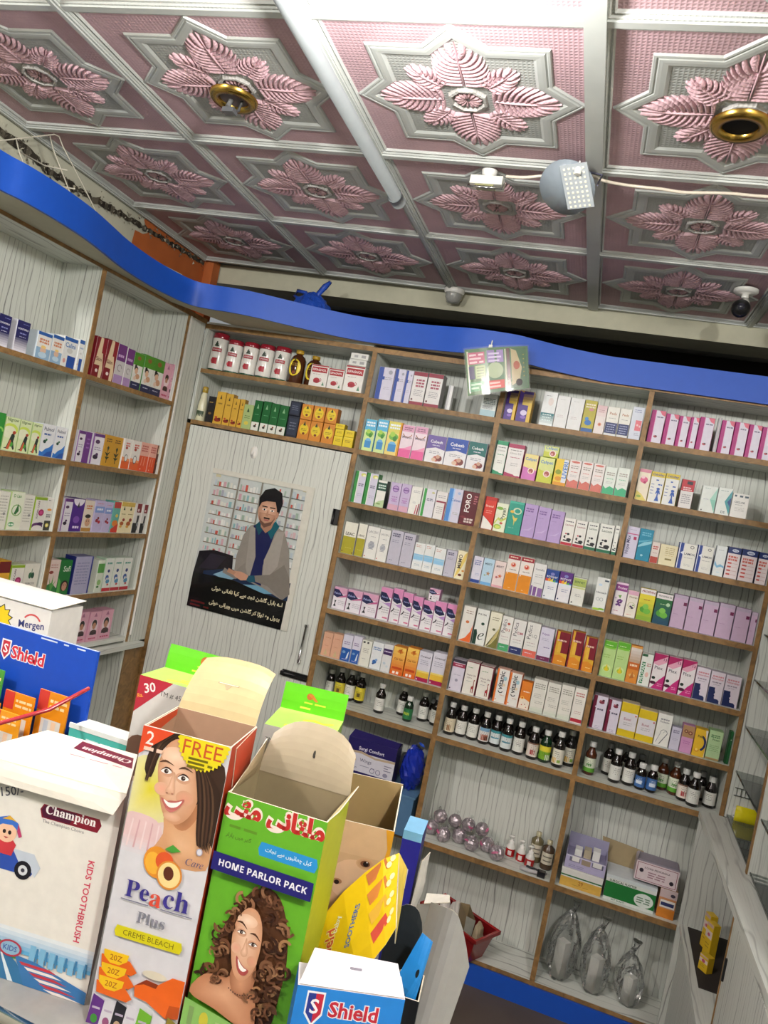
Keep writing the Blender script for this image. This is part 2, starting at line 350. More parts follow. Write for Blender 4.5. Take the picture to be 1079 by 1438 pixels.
# a broad flat strip under bar 3 and a painted conduit along bar 2
mb = MB(); p0, p1 = gpt(2.955, -2), gpt(2.99, 1.43)
mb = MB(); a, b = gpt(1.975, -2.5), gpt(1.995, 1.43); mb.tube([(a[0], a[1], CZ-.036), (b[0], b[1], CZ-.036)], .019, 12); c2 = gpt(1.995, 1.40); mb.tube([(c2[0], c2[1]-.03, CZ-.036), (b[0], b[1], CZ-.036)], .023, 12)
tag(mb.build('ceiling_conduit', mat_plain('grey_conduit_paint', '#8f9496', .45, .1)), 'silver painted conduit pipe running along the ceiling bar', 'pipe')
mb = MB(); a, b = gpt(2.97, -2.5), gpt(3.0, 3.0); d = .021
mb.mesh([(a[0]-d, a[1], CZ-.025), (a[0]+d, a[1], CZ-.025), (b[0]+d, b[1], CZ-.025), (b[0]-d, b[1], CZ-.025), (a[0]-d, a[1], CZ-.0225), (a[0]+d, a[1], CZ-.0225), (b[0]+d, b[1], CZ-.0225), (b[0]-d, b[1], CZ-.0225)], [(0, 1, 2, 3), (7, 6, 5, 4), (0, 4, 5, 1), (1, 5, 6, 2), (2, 6, 7, 3), (3, 7, 4, 0)])
mb.build('cover_strip', MAT['silver'], ceil)
# brass downlight rings
def downlight(i, j, label, lit, holder):
    x, y = gpt(i, j); t = thing('ceiling_downlight', label, 'downlight', (x, y, CZ-.02), 0, 'brass ceiling downlights')
    mb = MB(); mb.lathe([(.036, .016), (.036, -.004), (.042, -.010), (.056, -.010), (.062, -.004), (.063, .004)], 32, cap=False); mb.build('brass_ring', MAT['brass'], t)
    mb = MB(); mb.lathe([(.037, -.001), (.034, .012), (.0, .0125)], 24, '#6a5f60' if holder else '#0b0a09'); mb.build('recess', MAT['matte'] if not lit else MAT['glow'], t)
    if holder:
        mb = MB(); mb.tube([(-.006, .004, .012), (-.012, -.002, -.02), (.004, -.006, -.035)], .007, 8, '#777'); mb.tube([(.004, -.006, -.035), (.02, 0, -.03), (.02, .01, .01)], .004, 6, '#444'); mb.box(-.016, -.02, -.042, .016, .004, -.030, '#55575a'); mb.build('lamp_holder', MAT['gloss'], t)
m, nt, b = newmat('lamp_glow'); b.inputs['Emission Color'].default_value = (1, .98, .94, 1); b.inputs['Emission Strength'].default_value = 8
MAT['glow'] = m
downlight(1.46, .56, 'brass downlight ring with grey lamp holder hanging inside', False, True)
downlight(3.50, .53, 'empty brass downlight ring with dark round hole', False, False)
downlight(2.50, -.5, 'lit brass ceiling downlight just above the picture', True, False)
downlight(4.30, -2.52, 'added brass fill light on the right, unseen behind the viewer', True, False)  # this and the next fixture are added to go with the unseen fill lamps
downlight(.5, -2.5, 'added brass fill light on the left, unseen behind the viewer', True, False)
# ------------------------------------------------------------------ shelving
ZS = [2.1716, 1.9522, 1.7317, 1.5147, 1.278, 1.0775, 0.8921, 0.4739]
LZ = [2.0032, 1.6836, 1.4226, 1.1785, 0.972]
TOPZ = 2.362
BAY = {'B': (-.2782, .2602), 'C': (.2808, .8105), 'D': (.8295, 1.3297)}
DEP = .20
def board(x0, x1, y0, y1, ztop, parent, th=.020, axis='x', name='shelf', mat='lamx'):
    """laminated board with a brown edge strip on its front edge"""
    mb = MB()
    if axis == 'x':
        mb.box(x0, y0+.0025, ztop-th, x1, y1, ztop); o = mb.build(name, MAT[mat], parent)
        mb = MB(); mb.box(x0, y0, ztop-th, x1, y0+.0025, ztop)
    else:
        mb.box(x0, y0, ztop-th, x1-.0025, y1, ztop); o = mb.build(name, MAT[mat], parent)
        mb = MB(); mb.box(x1-.0025, y0, ztop-th, x1, y1, ztop)
    mb.build('edge_strip', MAT['edge'], o); return o
unit = thing('shelf_unit', 'tall white grain shelf unit with brown edges filled with medicine boxes on back wall', 'shelf')
for bn, (x0, x1) in BAY.items():
    for k, z in enumerate(ZS): board(x0, x1, 0, DEP-.002, z, unit)
    mb = MB(); mb.box(x0-.0, DEP-.002, .0, x1+.0, DEP+.012, TOPZ); mb.build('back_panel', MAT['lam'], unit)
    board(x0, x1, 0, DEP-.002, .095, unit, .015)
for x0, x1 in ((-.298, -.2782), (.2602, .2808), (.8105, .8295), (1.3297, 1.345)):
    mb = MB(); mb.box(x0, .0035, 0, x1, DEP+.012, TOPZ); o = mb.build('upright', MAT['lam'], unit)
    mb = MB(); mb.box(x0, -.0015, 0, x1, .0035, TOPZ); mb.build('edge_strip', MAT['edge'], o)
mb = MB(); mb.box(-.298, -.012, 0, 1.262, -.002, .08); mb.build('plinth', MAT['blue'], unit)
mb = MB(); mb.box(-.298, -.0015, TOPZ, 1.345, DEP+.012, TOPZ+.018); o = mb.build('top_board', MAT['lamx'], unit)
mb = MB(); mb.box(-.298, -.005, TOPZ-.003, 1.345, -.0015, TOPZ+.018); mb.build('edge_strip', MAT['edge'], o)
# corner cabinet over and behind the poster door
cab = thing('corner_cabinet', 'white grain corner cabinet with poster door and two open shelves above', 'cabinet')
for z in (ZS[0]+.012, ZS[1]): board(-1.085, -.298, 0, DEP-.002, z, cab, .018)
mb = MB(); mb.box(-1.10, DEP-.002, 0, -.298, DEP+.012, TOPZ+.03); mb.build('back_panel', MAT['lam'], cab)
mb = MB(); mb.box(-1.10, -.004, .0, -1.082, DEP-.002, ZS[1]-.018); mb.build('side_frame', MAT['edge'], cab)
mb = MB(); mb.box(-1.10, .0, ZS[1], -1.085, DEP-.002, TOPZ+.03); mb.build('side_panel', MAT['lam'], cab)
mb = MB(); mb.box(-1.10, -.0015, TOPZ, -.298, DEP+.012, TOPZ+.03); o = mb.build('top_board', MAT['lamx'], cab)
mb = MB(); mb.box(-1.10, -.005, TOPZ+.0, -.298, -.0015, TOPZ+.02); mb.build('edge_strip', MAT['edge'], o)
mb = MB(); mb.box(-1.080, -.003, .02, -.3005, .014, ZS[1]-.024); door = mb.build('door', MAT['lam'], cab)
mb = MB(); mb.box(-.3005, -.006, .02, -.298, .014, ZS[1]-.024); mb.build('edge_strip', MAT['edge'], door)
# door furniture: pull handle, bolt, hinge
mb = MB(); mb.tube([(-.345, -.018, 1.19), (-.349, -.020, 1.03)], .005, 10); mb.box(-.352, -.02, 1.180, -.340, -.003, 1.192); mb.box(-.355, -.02, 1.028, -.343, -.003, 1.040)
mb.build('pull_handle', MAT['chrome'], door)
mb = MB(); mb.box(-.415, -.012, .958, -.300, -.003, .985); mb.tube([(-.42, -.014, .9715), (-.30, -.014, .9715)], .006, 8); mb.box(-.418, -.026, .963, -.405, -.004, .98); mb.build('bolt', MAT['black'], door)
mb = MB(); mb.box(-.325, -.014, 1.625, -.3005, -.003, 1.69); mb.tube([(-.324, -.014, 1.625), (-.324, -.014, 1.69)], .006, 8); mb.build('catch', MAT['black'], door)
kn = thing('hook_knob', 'small white oval stick-on hook above the poster', 'hook', (-.745, -.003, 1.858))
mb = MB(); mb.lathe([(.019, 0), (.018, .004), (.010, .007), (0, .0085)], 18); o = mb.build('base', MAT['white'], kn, rot=(math.pi/2, 0, 0)); o.scale = (1, 1.45, 1)
mb = MB(); mb.tube([(0, -.008, .004), (0, -.016, -.004), (0, -.014, -.014), (0, -.010, -.014)], .0035, 8); mb.build('hook', MAT['white'], kn)
# left wall unit
XL = -1.0988
lu = thing('wall_shelf_unit', 'white grain shelf unit with brown edges along the left wall', 'shelf')
LYS = {'LB': (-.699, -.147), 'LA': (-1.27, -.719), 'LC': (-1.84, -1.29)}
for bn, (y0, y1) in LYS.items():
    for z in LZ[:4]: board(-1.28, XL, y0, y1, z, lu, .018, 'y', mat='lamy')
    mb = MB(); mb.box(-1.294, y0-.0, 0, -1.28, y1, 2.385); mb.build('back_panel', MAT['lam'], lu)
for y0, y1 in ((-.719, -.699), (-.147, -.135), (-1.29, -1.27), (-1.86, -1.84)):
    mb = MB(); mb.box(-1.294, y0, 0, XL-.003, y1, 2.385); o = mb.build('upright', MAT['lam'], lu)
    mb = MB(); mb.box(XL-.003, y0, .95, XL+.0015, y1, 2.385); mb.build('edge_strip', MAT['edge'], o)
mb = MB(); mb.box(-1.294, -1.86, 2.385, XL-.002, -.004, 2.400); o = mb.build('top_board', MAT['lamy'], lu)
mb = MB(); mb.box(XL-.002, -1.86, 2.380, XL+.004, -.004, 2.400); mb.build('edge_strip', MAT['edge'], o)
mb = MB(); mb.box(-1.28, -1.84, .954, XL-.006, -.147, .972); o = mb.build('ledge_shelf', MAT['lamy'], lu)
mb = MB(); mb.box(-1.28, -1.84, .925, XL+.030, -.050, .945); o = mb.build('ledge', MAT['lamy'], lu)
mb = MB(); mb.box(XL-.014, -.134, .946, XL, -.006, 2.385); mb.build('filler_strip', MAT['lam'], lu)
mb = MB(); mb.box(XL-.014, -.134, .02, XL, -.006, .924); mb.build('filler_strip', MAT['edge'], lu)
mb = MB(); mb.tube([(XL+.004, -.129, .98), (XL+.004, -.129, 2.38)], .004, 6, '#ddd'); mb.build('corner_bead', MAT['white'], lu)
# blue fascia with its soffit, waving from the left wall to the back wall
FP = [(-.945, -1.80), (-.940, -1.55), (-.937, -1.37), (-.924, -1.30), (-.920, -1.22), (-.923, -1.13), (-.937, -1.01), (-.968, -.88), (-1.006, -.735), (-1.026, -.59), (-1.028, -.45), (-1.000, -.31), (-.93, -.275), (-.83, -.262), (-.73, -.228), (-.53, -.122), (-.36, -.058), (-.20, -.050), (-.03, -.066), (.112, -.092), (.24, -.088), (.357, -.062), (.45, -.036), (.54, -.024), (.68, -.020), (.875, -.020), (1.05, -.020), (1.22, -.022), (1.345, -.022)]
def smooth(P, k=4):
    out = []
    for i in range(len(P)-1):
        p0, p1, p2, p3 = P[max(i-1, 0)], P[i], P[i+1], P[min(i+2, len(P)-1)]
        for q in range(k):
            t = q/k; out.append(tuple(.5*((2*b)+(-a+c)*t+(2*a-5*b+4*c-d)*t*t+(-a+3*b-3*c+d)*t**3) for a, b, c, d in zip(p0, p1, p2, p3)))
    return out+[P[-1]]
FS = smooth(FP, 4)
def fz(x): return 2.388-.023*max(0, min(1, (x-.30)/.35))
fas = thing('blue_fascia', 'long wavy bright blue fascia board along the shelf tops', 'fascia')
mb = MB(); n = len(FS); vs = []; fs = []
for i, (x, y) in enumerate(FS):
    a = FS[min(i+1, n-1)]; b = FS[max(i-1, 0)]; dx, dy = a[0]-b[0], a[1]-b[1]; l = math.hypot(dx, dy); nx, ny = -dy/l*.012, dx/l*.012; z = fz(x)
    vs += [(x, y, z), (x, y, z+.098), (x+nx, y+ny, z+.098), (x+nx, y+ny, z)]
for k in range(4):                                # four strips with their own vertices, so the long edges stay crisp
    st = []
    for i in range(n): st += [vs[i*4+k], vs[i*4+(k+1) % 4]]
    mb.mesh(st, [(2*i, 2*i+1, 2*i+3, 2*i+2) for i in range(n-1)], smooth=k in (0, 2))
for e4 in (vs[:4], vs[-4:]): mb.face(e4)
o = mb.build('curved_board', MAT['blue'], fas)
mb = MB()                                         # soffit board closing the space behind the fascia
left = [p for p in FS if p[0] < -.9 and p[1] < -.29]; rest = FS[len(left):]
vs = []; fs = []
for i, (x, y) in enumerate(FS):
    if i < len(left): q = (XL+.005, min(y, -.02))
    else:
        t = (x+1.0)/.15; q = (max(x-.0, XL+.005), -.006)
    z = fz(x)+.003; vs += [(x, y+.0, z), (q[0], q[1], z), (x, y, z+.010), (q[0], q[1], z+.010)]
for i in range(n-1):
    a, b = i*4, i*4+4; fs += [(a, a+1, b+1, b), (a+2, b+2, b+3, a+3)]
mb.mesh(vs, fs); mb.build('soffit_board', MAT['beam'], fas)
# right-hand counter with open recess
ct = thing('side_counter', 'white grain side counter with open recess at the right', 'counter')
mb = MB(); mb.prism([(1.264, .0-.004), (1.292, -1.19), (1.300, -1.95), (1.748, -1.95), (1.748, -.004)][::-1], .874, .900); o = mb.build('worktop', MAT['lamy'], ct)
mb = MB(); mb.box(1.268, -.018, .10, 1.745, -.004, .873); mb.build('end_panel', MAT['lam'], ct)
mb = MB(); mb.box(1.275, -.70, .474, 1.745, -.019, .492); mb.build('recess_shelf', MAT['lamy'], ct)
mb = MB(); mb.box(1.30, -.42, .492, 1.70, -.03, .495); mb.build('dark_mat', MAT['dark'], ct)
mb = MB(); mb.box(1.290, -.86, .0, 1.306, -.019, .473); mb.build('lower_panel', MAT['lam'], ct)
mb = MB(); mb.box(1.37, -.66, .493, 1.386, -.50, .873); o = mb.build('partition', MAT['lam'], ct)
mb = MB(); mb.box(1.366, -.504, .493, 1.370, -.50, .873); mb.build('edge_strip', MAT['edge'], o)
mb = MB(); mb.box(1.290, -1.94, .02, 1.306, -.74, .873); o = mb.build('door', MAT['lam'], ct)
mb = MB(); mb.box(1.287, -.744, .474, 1.3065, -.738, .873); mb.build('edge_strip', MAT['edge'], o)
mb = MB(); mb.box(1.284, -.768, .70, 1.290, -.760, .76); mb.build('handle', MAT['black'], o)
# display niches with glass shelves above the counter
dn = thing('glass_display_niche', 'white grain display niche with glass shelves at the right edge', 'display')
mb = MB(); mb.box(1.347, .0, .901, 1.745, .018, 2.36); mb.build('side_panel', MAT['lam'], dn)
mb = MB(); mb.box(1.349, -.508, .901, 1.745, -.490, 2.36); o = mb.build('side_panel', MAT['lam'], dn)
mb = MB(); mb.box(1.345, -.508, .901, 1.349, -.490, 2.36); mb.build('edge_strip', MAT['edge'], o)
mb = MB(); mb.box(1.70, -1.5, .901, 1.745, .0, 2.36); mb.build('back_panel', MAT['lam'], dn)
mb = MB(); mb.box(1.349, -1.5, .901, 1.745, -1.482, 2.36); mb.build('side_panel', MAT['lam'], dn)
for y0, y1 in ((-.489, -.001), (-1.48, -.510)):
    for z in (1.725, 1.56, 1.396, 1.228, 1.066, .906):
        mb = MB(); mb.box(1.356, y0, z, 1.699, y1, z+.005); g = mb.build('glass_shelf', MAT['glass'], dn)
        mb = MB(); mb.box(1.3535, y0, z-.0005, 1.356, y1, z+.0055); mb.build('glass_edge', MAT['gedge'], g)
WORDS = [('13', '', 0.018), ('150/-', '', 0.008), ('2', '', 0.008), ('20Z', '', 0.008), ('29', '', 0.018), ('3 CORD PEDISURGICA', '', 0.018), ('30', '', 0.018), ('BEST QUALITY', '', 0.018), ('Brevol', '', 0.018), ('CECLOR', '', 0.018), ('CONSTIPRO', '', 0.018), ('CREME BLEACH', '', 0.0), ('Calciday', '', 0.018), ('Calini', '', 0.018), ('Calipet', '', 0.018), ('Calvan', '', 0.018), ('Cap Sun', '', 0.018), ('Care', 'i', 0.0), ('Champion', 's', 0.008), ('Champion', 's', 0.01), ('Cobesh', '', 0.018), ('Coramcef', '', 0.018), ('D', '', 0.018), ('D Lax', '', 0.018), ('D3', '', 0.018), ('DERMACO', '', 0.018), ('DM', '', 0.018), ('DS', '', 0.018), ('E', '', 0.018), ('EXPECTO', '', 0.018), ('Eutel', '', 0.018), ('FORO', '', 0.018), ('FREE', '', 0.0), ('Fefit', '', 0.018), ('Forte', '', 0.0), ('Fosan', '', 0.018), ('HERBAL MULTANI', '', 0.008), ('HOME PARLOR PACK', 'b', 0.004), ('Hemtech', '', 0.018), ('Hepta Life', '', 0.0), ('Hope Max', '', 0.018), ('ISPAGHOL', '', 0.018), ('KIDS', '', 0.018), ('KIDS TOOTHBRUSH', '', 0.018), ('LACSIC', '', 0.0), ('LAMOX', '', 0.018), ('LEAC', '', 0.018), ('LIVERI', '', 0.018), ('LQ', '', 0.018), ('Lactom', '', 0.018), ('MBIST', '', 0.018), ('MEMO', '', 0.018), ('Melatin', '', 0.018), ('Mergen', '', 0.018), ('NIPPLES', '', 0.018), ('Neurobat', '', 0.018), ('Nigrow', '', 0.018), ('Noven', '', 0.018), ('Osteo', '', 0.0), ('Osteo D3', '', 0.0), ('PROPAN', '', 0.018), ('PROSPAN', '', 0.018), ('PULTRA', '', 0.018), ('Pakola', '', 0.018), ('Pe', 's', -0.006), ('Pe', 's', 0.0), ('Pedics', '', 0.0), ('Peds', '', 0.018), ('Plex', '', 0.008), ('Plus', 's', -0.012), ('Plus', 's', 0.0), ('Poclestin', '', 0.018), ('Polyzin', '', 0.018), ('Prolex', '', 0.018), ('Pryan', '', 0.018), ('Pulmol', '', 0.018), ('ROTAVIT', '', 0.018), ('Rs.', '', 0.018), ('S', '', 0.018), ('SOOTHERS', '', 0.018), ('SOYVIT', '', 0.018), ('SUGAR CARE', '', 0.018), ('SURGICAL PLASTER', '', 0.018), ('Safi', '', 0.008), ('Sante', '', 0.018), ('Shield', '', 0.026), ('Shield', '', 0.068), ('Shield', '', 0.078), ('Skin', '', 0.018), ('Surgi Comfort', '', 0.018), ('TM # 454232', '', 0.0), ('TROSPAN IX', '', 0.018), ('The Champion Choice', '', 0.0), ('Ventafix', '', 0.018), ('Wings', '', 0.008), ('a', 's', -0.006), ('a', 's', 0.0), ('baby', '', 0.018), ('baby', '', 0.026), ('baby', '', 0.048), ('ch', 's', -0.006), ('ch', 's', 0.0), ('e', 'i', 0.0), ('nipple shaped', '', 0.0), ('the language of babies', '', 0.0), ('vitanic', '', 0.018), ('\ufbfd\ufb69\ufee3 \ufbfd\ufee7\ufe8e\ufe98\ufee0\ufee3', '', 0.05), ('\ufbfd\ufb69\ufee3 \ufbfd\ufee7\ufe8e\ufe98\ufee0\ufee3', '', 0.1), ('\ufbfd\ufe8b\ufeee\ufbac \ufbfd\ufee7\ufe8d\ufea9\ufe8e\ufee7 \ufe8e\ufbff\ufb90 \ufbaf\ufeb3 \ufbab\ufea0\ufe97 \ufee6\ufeb8\ufee0\ufb94 \ufede\ufe92\ufee0\ufe91 \ufbae\ufe8d', '', 0.012), ('\ufbfd\ufe8b\ufeee\ufbac \ufbfd\ufee7\ufe8d\ufea9\ufe8e\ufee7 \ufe8e\ufbff\ufb90 \ufbaf\ufeb3 \ufbab\ufea0\ufe97 \ufee6\ufeb8\ufee0\ufb94 \ufede\ufe92\ufee0\ufe91 \ufbae\ufe8d', '', 0.03), ('\ufbfd\ufe8b\ufeee\ufbac \ufbfd\ufee7\ufe8d\ufeae\ufbfe\ufeed \ufb9f\ufbff\ufee3 \ufee6\ufeb8\ufee0\ufb94 \ufeae\ufb90 \ufe8d\ufb8c\ufeee\ufe97 \ufee9\ufeed \ufedd\ufeee\ufbad\ufb58', '', 0.012), ('\ufbfd\ufe8b\ufeee\ufbac \ufbfd\ufee7\ufe8d\ufeae\ufbfe\ufeed \ufb9f\ufbff\ufee3 \ufee6\ufeb8\ufee0\ufb94 \ufeae\ufb90 \ufe8d\ufb8c\ufeee\ufe97 \ufee9\ufeed \ufedd\ufeee\ufbad\ufb58', '', 0.03), ('\ufe95\ufe8e\ufea0\ufee7 \ufbaf\ufeb3 \ufb9e\ufeee\ufbff\ufe8b\ufe8e\ufbad\ufb7c \ufede\ufbff\ufb90', '', 0.01), ('\ufeae\ufedf\ufead\ufe8e\ufb58 \ufb9f\ufbff\ufee3 \ufeae\ufbad\ufb94', '', 0.02)]
# ------------------------------------------------------------------ flat print: polygons and lettering laid on a face
_tc = {}
_ls = bpy.data.scenes.new('lettering')            # scratch scene, only to turn characters into outlines; removed at the end
def style(s, st):
    o = ''
    for ch in s:
        k = ord(ch)
        if st == 'b':
            if 65 <= k <= 90: ch = chr(0x1D5D4+k-65)
            elif 97 <= k <= 122: ch = chr(0x1D5EE+k-97)
            elif 48 <= k <= 57: ch = chr(0x1D7EC+k-48)
        elif st == 's':
            if 65 <= k <= 90: ch = chr(0x1D400+k-65)
            elif 97 <= k <= 122: ch = chr(0x1D41A+k-97)
        elif st == 'i':
            if 65 <= k <= 90: ch = chr(0x1D434+k-65)
            elif 97 <= k <= 122: ch = '\u210E' if ch == 'h' else chr(0x1D44E+k-97)
        o += ch
    return o
def _norm(vs, fs):
    if not vs: vs = [(0, 0), (1, 0), (1, 1)]; fs = []
    x0 = min(v[0] for v in vs); x1 = max(v[0] for v in vs); y0 = min(v[1] for v in vs); y1 = max(v[1] for v in vs)
    return ([(x-(x0+x1)/2, y-(y0+y1)/2) for x, y in vs], fs, x1-x0, y1-y0)
def _outline(body, off):
    cu = bpy.data.curves.new('lettering', 'FONT'); cu.body = body; cu.resolution_u = 2; cu.offset = off; cu.fill_mode = 'FRONT'; cu.space_line = 4
    ob = bpy.data.objects.new('lettering', cu); _ls.collection.objects.link(ob); _ls.view_layers[0].update(); ev = ob.evaluated_get(_ls.view_layers[0].depsgraph); me = ev.to_mesh()
    vs = [(v.co.x, v.co.y) for v in me.vertices]; fs = [tuple(p.vertices) for p in me.polygons]
    ev.to_mesh_clear(); bpy.data.objects.remove(ob); bpy.data.curves.remove(cu); return vs, fs
def preload():
    """turn all the words into outlines in a few goes, one word to a line"""
    for off in sorted({k[2] for k in WORDS}):
        keys = [k for k in WORDS if k[2] == off]; vs, fs = _outline('\n'.join(style(k[0], k[1]) for k in keys), off)
        B = [([], [], {}) for _ in keys]
        for f in fs:
            yc = sum(vs[i][1] for i in f)/len(f); n = min(max(int(round(-(yc-.3)/4)), 0), len(keys)-1); V, F, mp = B[n]; g = []
            for i in f:
                if i not in mp: mp[i] = len(V); V.append(vs[i])
                g.append(mp[i])
            F.append(tuple(g))
        for k, (V, F, mp) in zip(keys, B): _tc[k] = _norm(V, F)
FANCY = {('HOME PARLOR PACK', 'b'), ('Champion', 's'), ('Pe', 's'), ('a', 's'), ('ch', 's'), ('Plus', 's'), ('Care', 'i'), ('e', 'i')}   # special cuts; other bold words are the plain face drawn thicker
def glyphs(s, st='', off=0.0):
    if st and (s, st) not in FANCY: off = round(off+(.018 if st == 'b' else .008), 4); st = ''
    key = (s, st, off)
    if not _tc: preload()
    if key in _tc: return _tc[key]
    _tc[key] = _norm(*_outline(style(s, st), off)); return _tc[key]
class Face:
    """a printable rectangle w x h at origin o with axes U, V; every call adds one layer of ink"""
    def __init__(s, mb, o, U, V, w, h, step=.00005, mat=0):
        s.mb, s.o, s.U, s.V, s.w, s.h, s.k, s.step, s.mat = mb, Vector(o), Vector(U), Vector(V), w, h, 1, step, mat; s.N = s.U.cross(s.V).normalized(); s.bend = None
    def pt(s, u, v):
        if s.bend is not None: return s.bend(u, v, s.k*s.step)
        u, v = min(max(u, 0), 1), min(max(v, 0), 1)                           # ink stops at the edge of the card
        return s.o+s.U*(u*s.w)+s.V*(v*s.h)+s.N*(s.k*s.step)
    def P(s, pts, c): s.mb.face([s.pt(u, v) for u, v in pts], c, s.mat); s.k += 1
    def R(s, u0, v0, u1, v1, c): s.P([(u0, v0), (u1, v0), (u1, v1), (u0, v1)], c)
    def E(s, u, v, ru, rv, c, n=18, a=0.0):                                  # ru, rv in widths
        q = s.w/s.h; ca, sa = math.cos(a), math.sin(a); pts = []
        for i in range(n):
            t = 2*math.pi*i/n; x, y = ru*math.cos(t), rv*math.sin(t); pts.append((u+x*ca-y*sa, v+(x*sa+y*ca)*q))
        s.P(pts, c)
    def T(s, txt, u, v, wd, c, rot=0, st='b', off=0.0, mh=None):              # wd in widths (in heights when rot is 90)
        vs, fs, tw, th = glyphs(txt, st, off); k = wd*(s.h if 45 < abs(rot) % 180 < 135 else s.w)/tw
        if mh and th*k > mh*s.h: k = mh*s.h/th
        ca, sa = math.cos(math.radians(rot)), math.sin(math.radians(rot)); pts = [s.pt(u+(x*ca-y*sa)*k/s.w, v+(x*sa+y*ca)*k/s.h) for x, y in vs]
        s.mb.mesh(pts, fs, c, s.mat); s.k += 1
    def L(s, u0, u1, v, n, dv, c, th=.35, rg=random.Random(5)):               # n lines of small print
        for i in range(n):
            vv = v-i*dv; u = u0
            while u < u1-.05:
                l = rg.uniform(.08, .24); e = min(u+l, u1); s.mb.face([s.pt(u, vv-dv*th), s.pt(e, vv-dv*th), s.pt(e, vv), s.pt(u, vv)], c, s.mat); u = e+.035
        s.k += 1
    def arc(s, u, v, r0, r1, a0, a1, c, n=10):
        q = s.w/s.h; A = [math.radians(a0+(a1-a0)*i/n) for i in range(n+1)]
        s.P([(u+r0*math.cos(t), v+r0*math.sin(t)*q) for t in A]+[(u+r1*math.cos(t), v+r1*math.sin(t)*q) for t in reversed(A)], c)
    def S(s, pts, ctr, cc, ce):                                               # soft shape: colour runs from the middle to the edge
        cc, ce = lin(cc), lin(ce); n = len(pts); m = s.pt(*ctr); P = [s.pt(*p) for p in pts]; b = len(s.mb.v); s.mb.v += [tuple(m)]+[tuple(p) for p in P]
        for i in range(n): s.mb.f.append((b, b+1+i, b+1+(i+1) % n)); s.mb.c.append([cc, ce, ce]); s.mb.m.append(s.mat); s.mb.s.append(False)
        s.k += 1
    def SE(s, u, v, ru, rv, cc, ce, n=22, a=0.0):
        q = s.w/s.h; ca, sa = math.cos(a), math.sin(a); s.S([(u+ru*math.cos(t)*ca-rv*math.sin(t)*sa, v+(ru*math.cos(t)*sa+rv*math.sin(t)*ca)*q) for t in (2*math.pi*i/n for i in range(n))], (u, v), cc, ce)
    def G(s, u0, v0, u1, v1, ca, cb, n=6):                                    # printed colour blend, bottom to top
        a, b = lin(ca), lin(cb)
        for i in range(n):
            t = i/(n-1); c = tuple(x*(1-t)+y*t for x, y in zip(a, b)); p, q = v0+(v1-v0)*i/n, v0+(v1-v0)*(i+1)/n
            s.mb.face([s.pt(u0, p), s.pt(u1, p), s.pt(u1, q), s.pt(u0, q)], c, s.mat)
        s.k += 1
WH, LV, CR, GY_ = '#e6e5de', '#cfcbdc', '#e4e0cd', '#8d8c98'
DK = '#3a3c48'
D = {}
def des(key, desc, base, side=None):
    def w(fn): D[key] = (desc, base, side or base, fn); return fn
    return w
def multi(f, *ops):
    for op in ops: getattr(f, op[0])(*op[1:])
def q(key, desc, base, *ops, side=None): D[key] = (desc, base, side or base, lambda f: multi(f, *ops))
# -- bay beside the door
q('bluestripe', 'lavender box with dark blue left stripe', LV, ('R',0,0,.3,1,'#23469c'), ('R',.3,.62,.42,.72,'#23469c'), ('E',.75,.86,.13,.13,'#9a9aa8'), ('L',.42,.92,.7,2,.05,GY_), ('L',.45,.85,.4,2,.05,'#aaa8bb'))
q('maroonband', 'white box with maroon top and bottom bands', '#dcd8d6', ('R',0,.88,1,1,'#8c2038'), ('R',0,0,1,.1,'#8c2038'), ('L',.25,.85,.78,3,.09,'#a0455a',.6), ('L',.2,.85,.45,4,.05,'#8f8a8f'), ('E',.14,.16,.07,.07,'#5b1524'), side='#8d8a8a')
q('whitethin', 'thin white pack edge', '#dedede', ('R',0,0,.4,1,'#b8b8bc'))
q('tealtext', 'white box with grey print and teal foot', '#dbe0de', ('R',0,0,1,.28,'#a9c4cc'), ('L',.1,.9,.8,4,.07,'#50656b',.5), ('L',.1,.8,.45,3,.05,'#778'))
def _sky(f, base2):
    f.R(0,.66,1,1,base2); f.L(.1,.9,.93,2,.09,'#e8f2fa',.6); f.E(.5,.55,.36,.26,'#6fb33f'); f.E(.4,.62,.2,.2,'#a8cf50'); f.E(.62,.5,.16,.2,'#3f8a35'); f.R(.2,.1,.8,.32,'#3d8cc8'); f.P([(.2,.32),(.8,.32),(.65,.4),(.35,.4)],'#6fb6e4')
D['skygreen'] = ('sky blue and yellow box with green plant', '#cfe39a', '#8ec3d8', lambda f: _sky(f, '#5ab4dc'))
D['orangegreen'] = ('yellow and orange box with green bottle picture', '#e8d37c', '#e0a030', lambda f: (_sky(f, '#d8d060'), f.R(.88,0,1,1,'#e09a28')))
q('pinkwave', 'pink and white box with brown smile curve', '#ead7e0', ('R',0,.8,1,1,'#d9a0bc'), ('L',.15,.85,.94,2,.06,'#8a5a72',.5), ('arc',.5,.78,.36,.43,200,340,'#a8764e'), ('T','Melatin',.5,.63,.8,'#6a5a70'), ('R',0,0,1,.25,'#e0609c'), ('P',[(0,.25),(1,.25),(1,.4),(.5,.3)],'#e692b8'))
def _milk(f, c):
    f.R(0,.60,1,1,c); f.P([(0,.6),(1,.6),(1,.5),(.5,.57),(0,.48)],c); f.T('Cobesh',.5,.78,.66,'#f0f0f0'); f.L(.3,.7,.66,1,.06,'#d0d0e0',.5); f.L(.2,.8,.42,2,.06,GY_); f.E(.62,.16,.17,.15,'#b4574c'); f.E(.78,.18,.15,.15,'#7b3c3a'); f.E(.70,.24,.11,.1,'#caa08a'); f.E(.5,.12,.12,.1,'#d8b8a0')
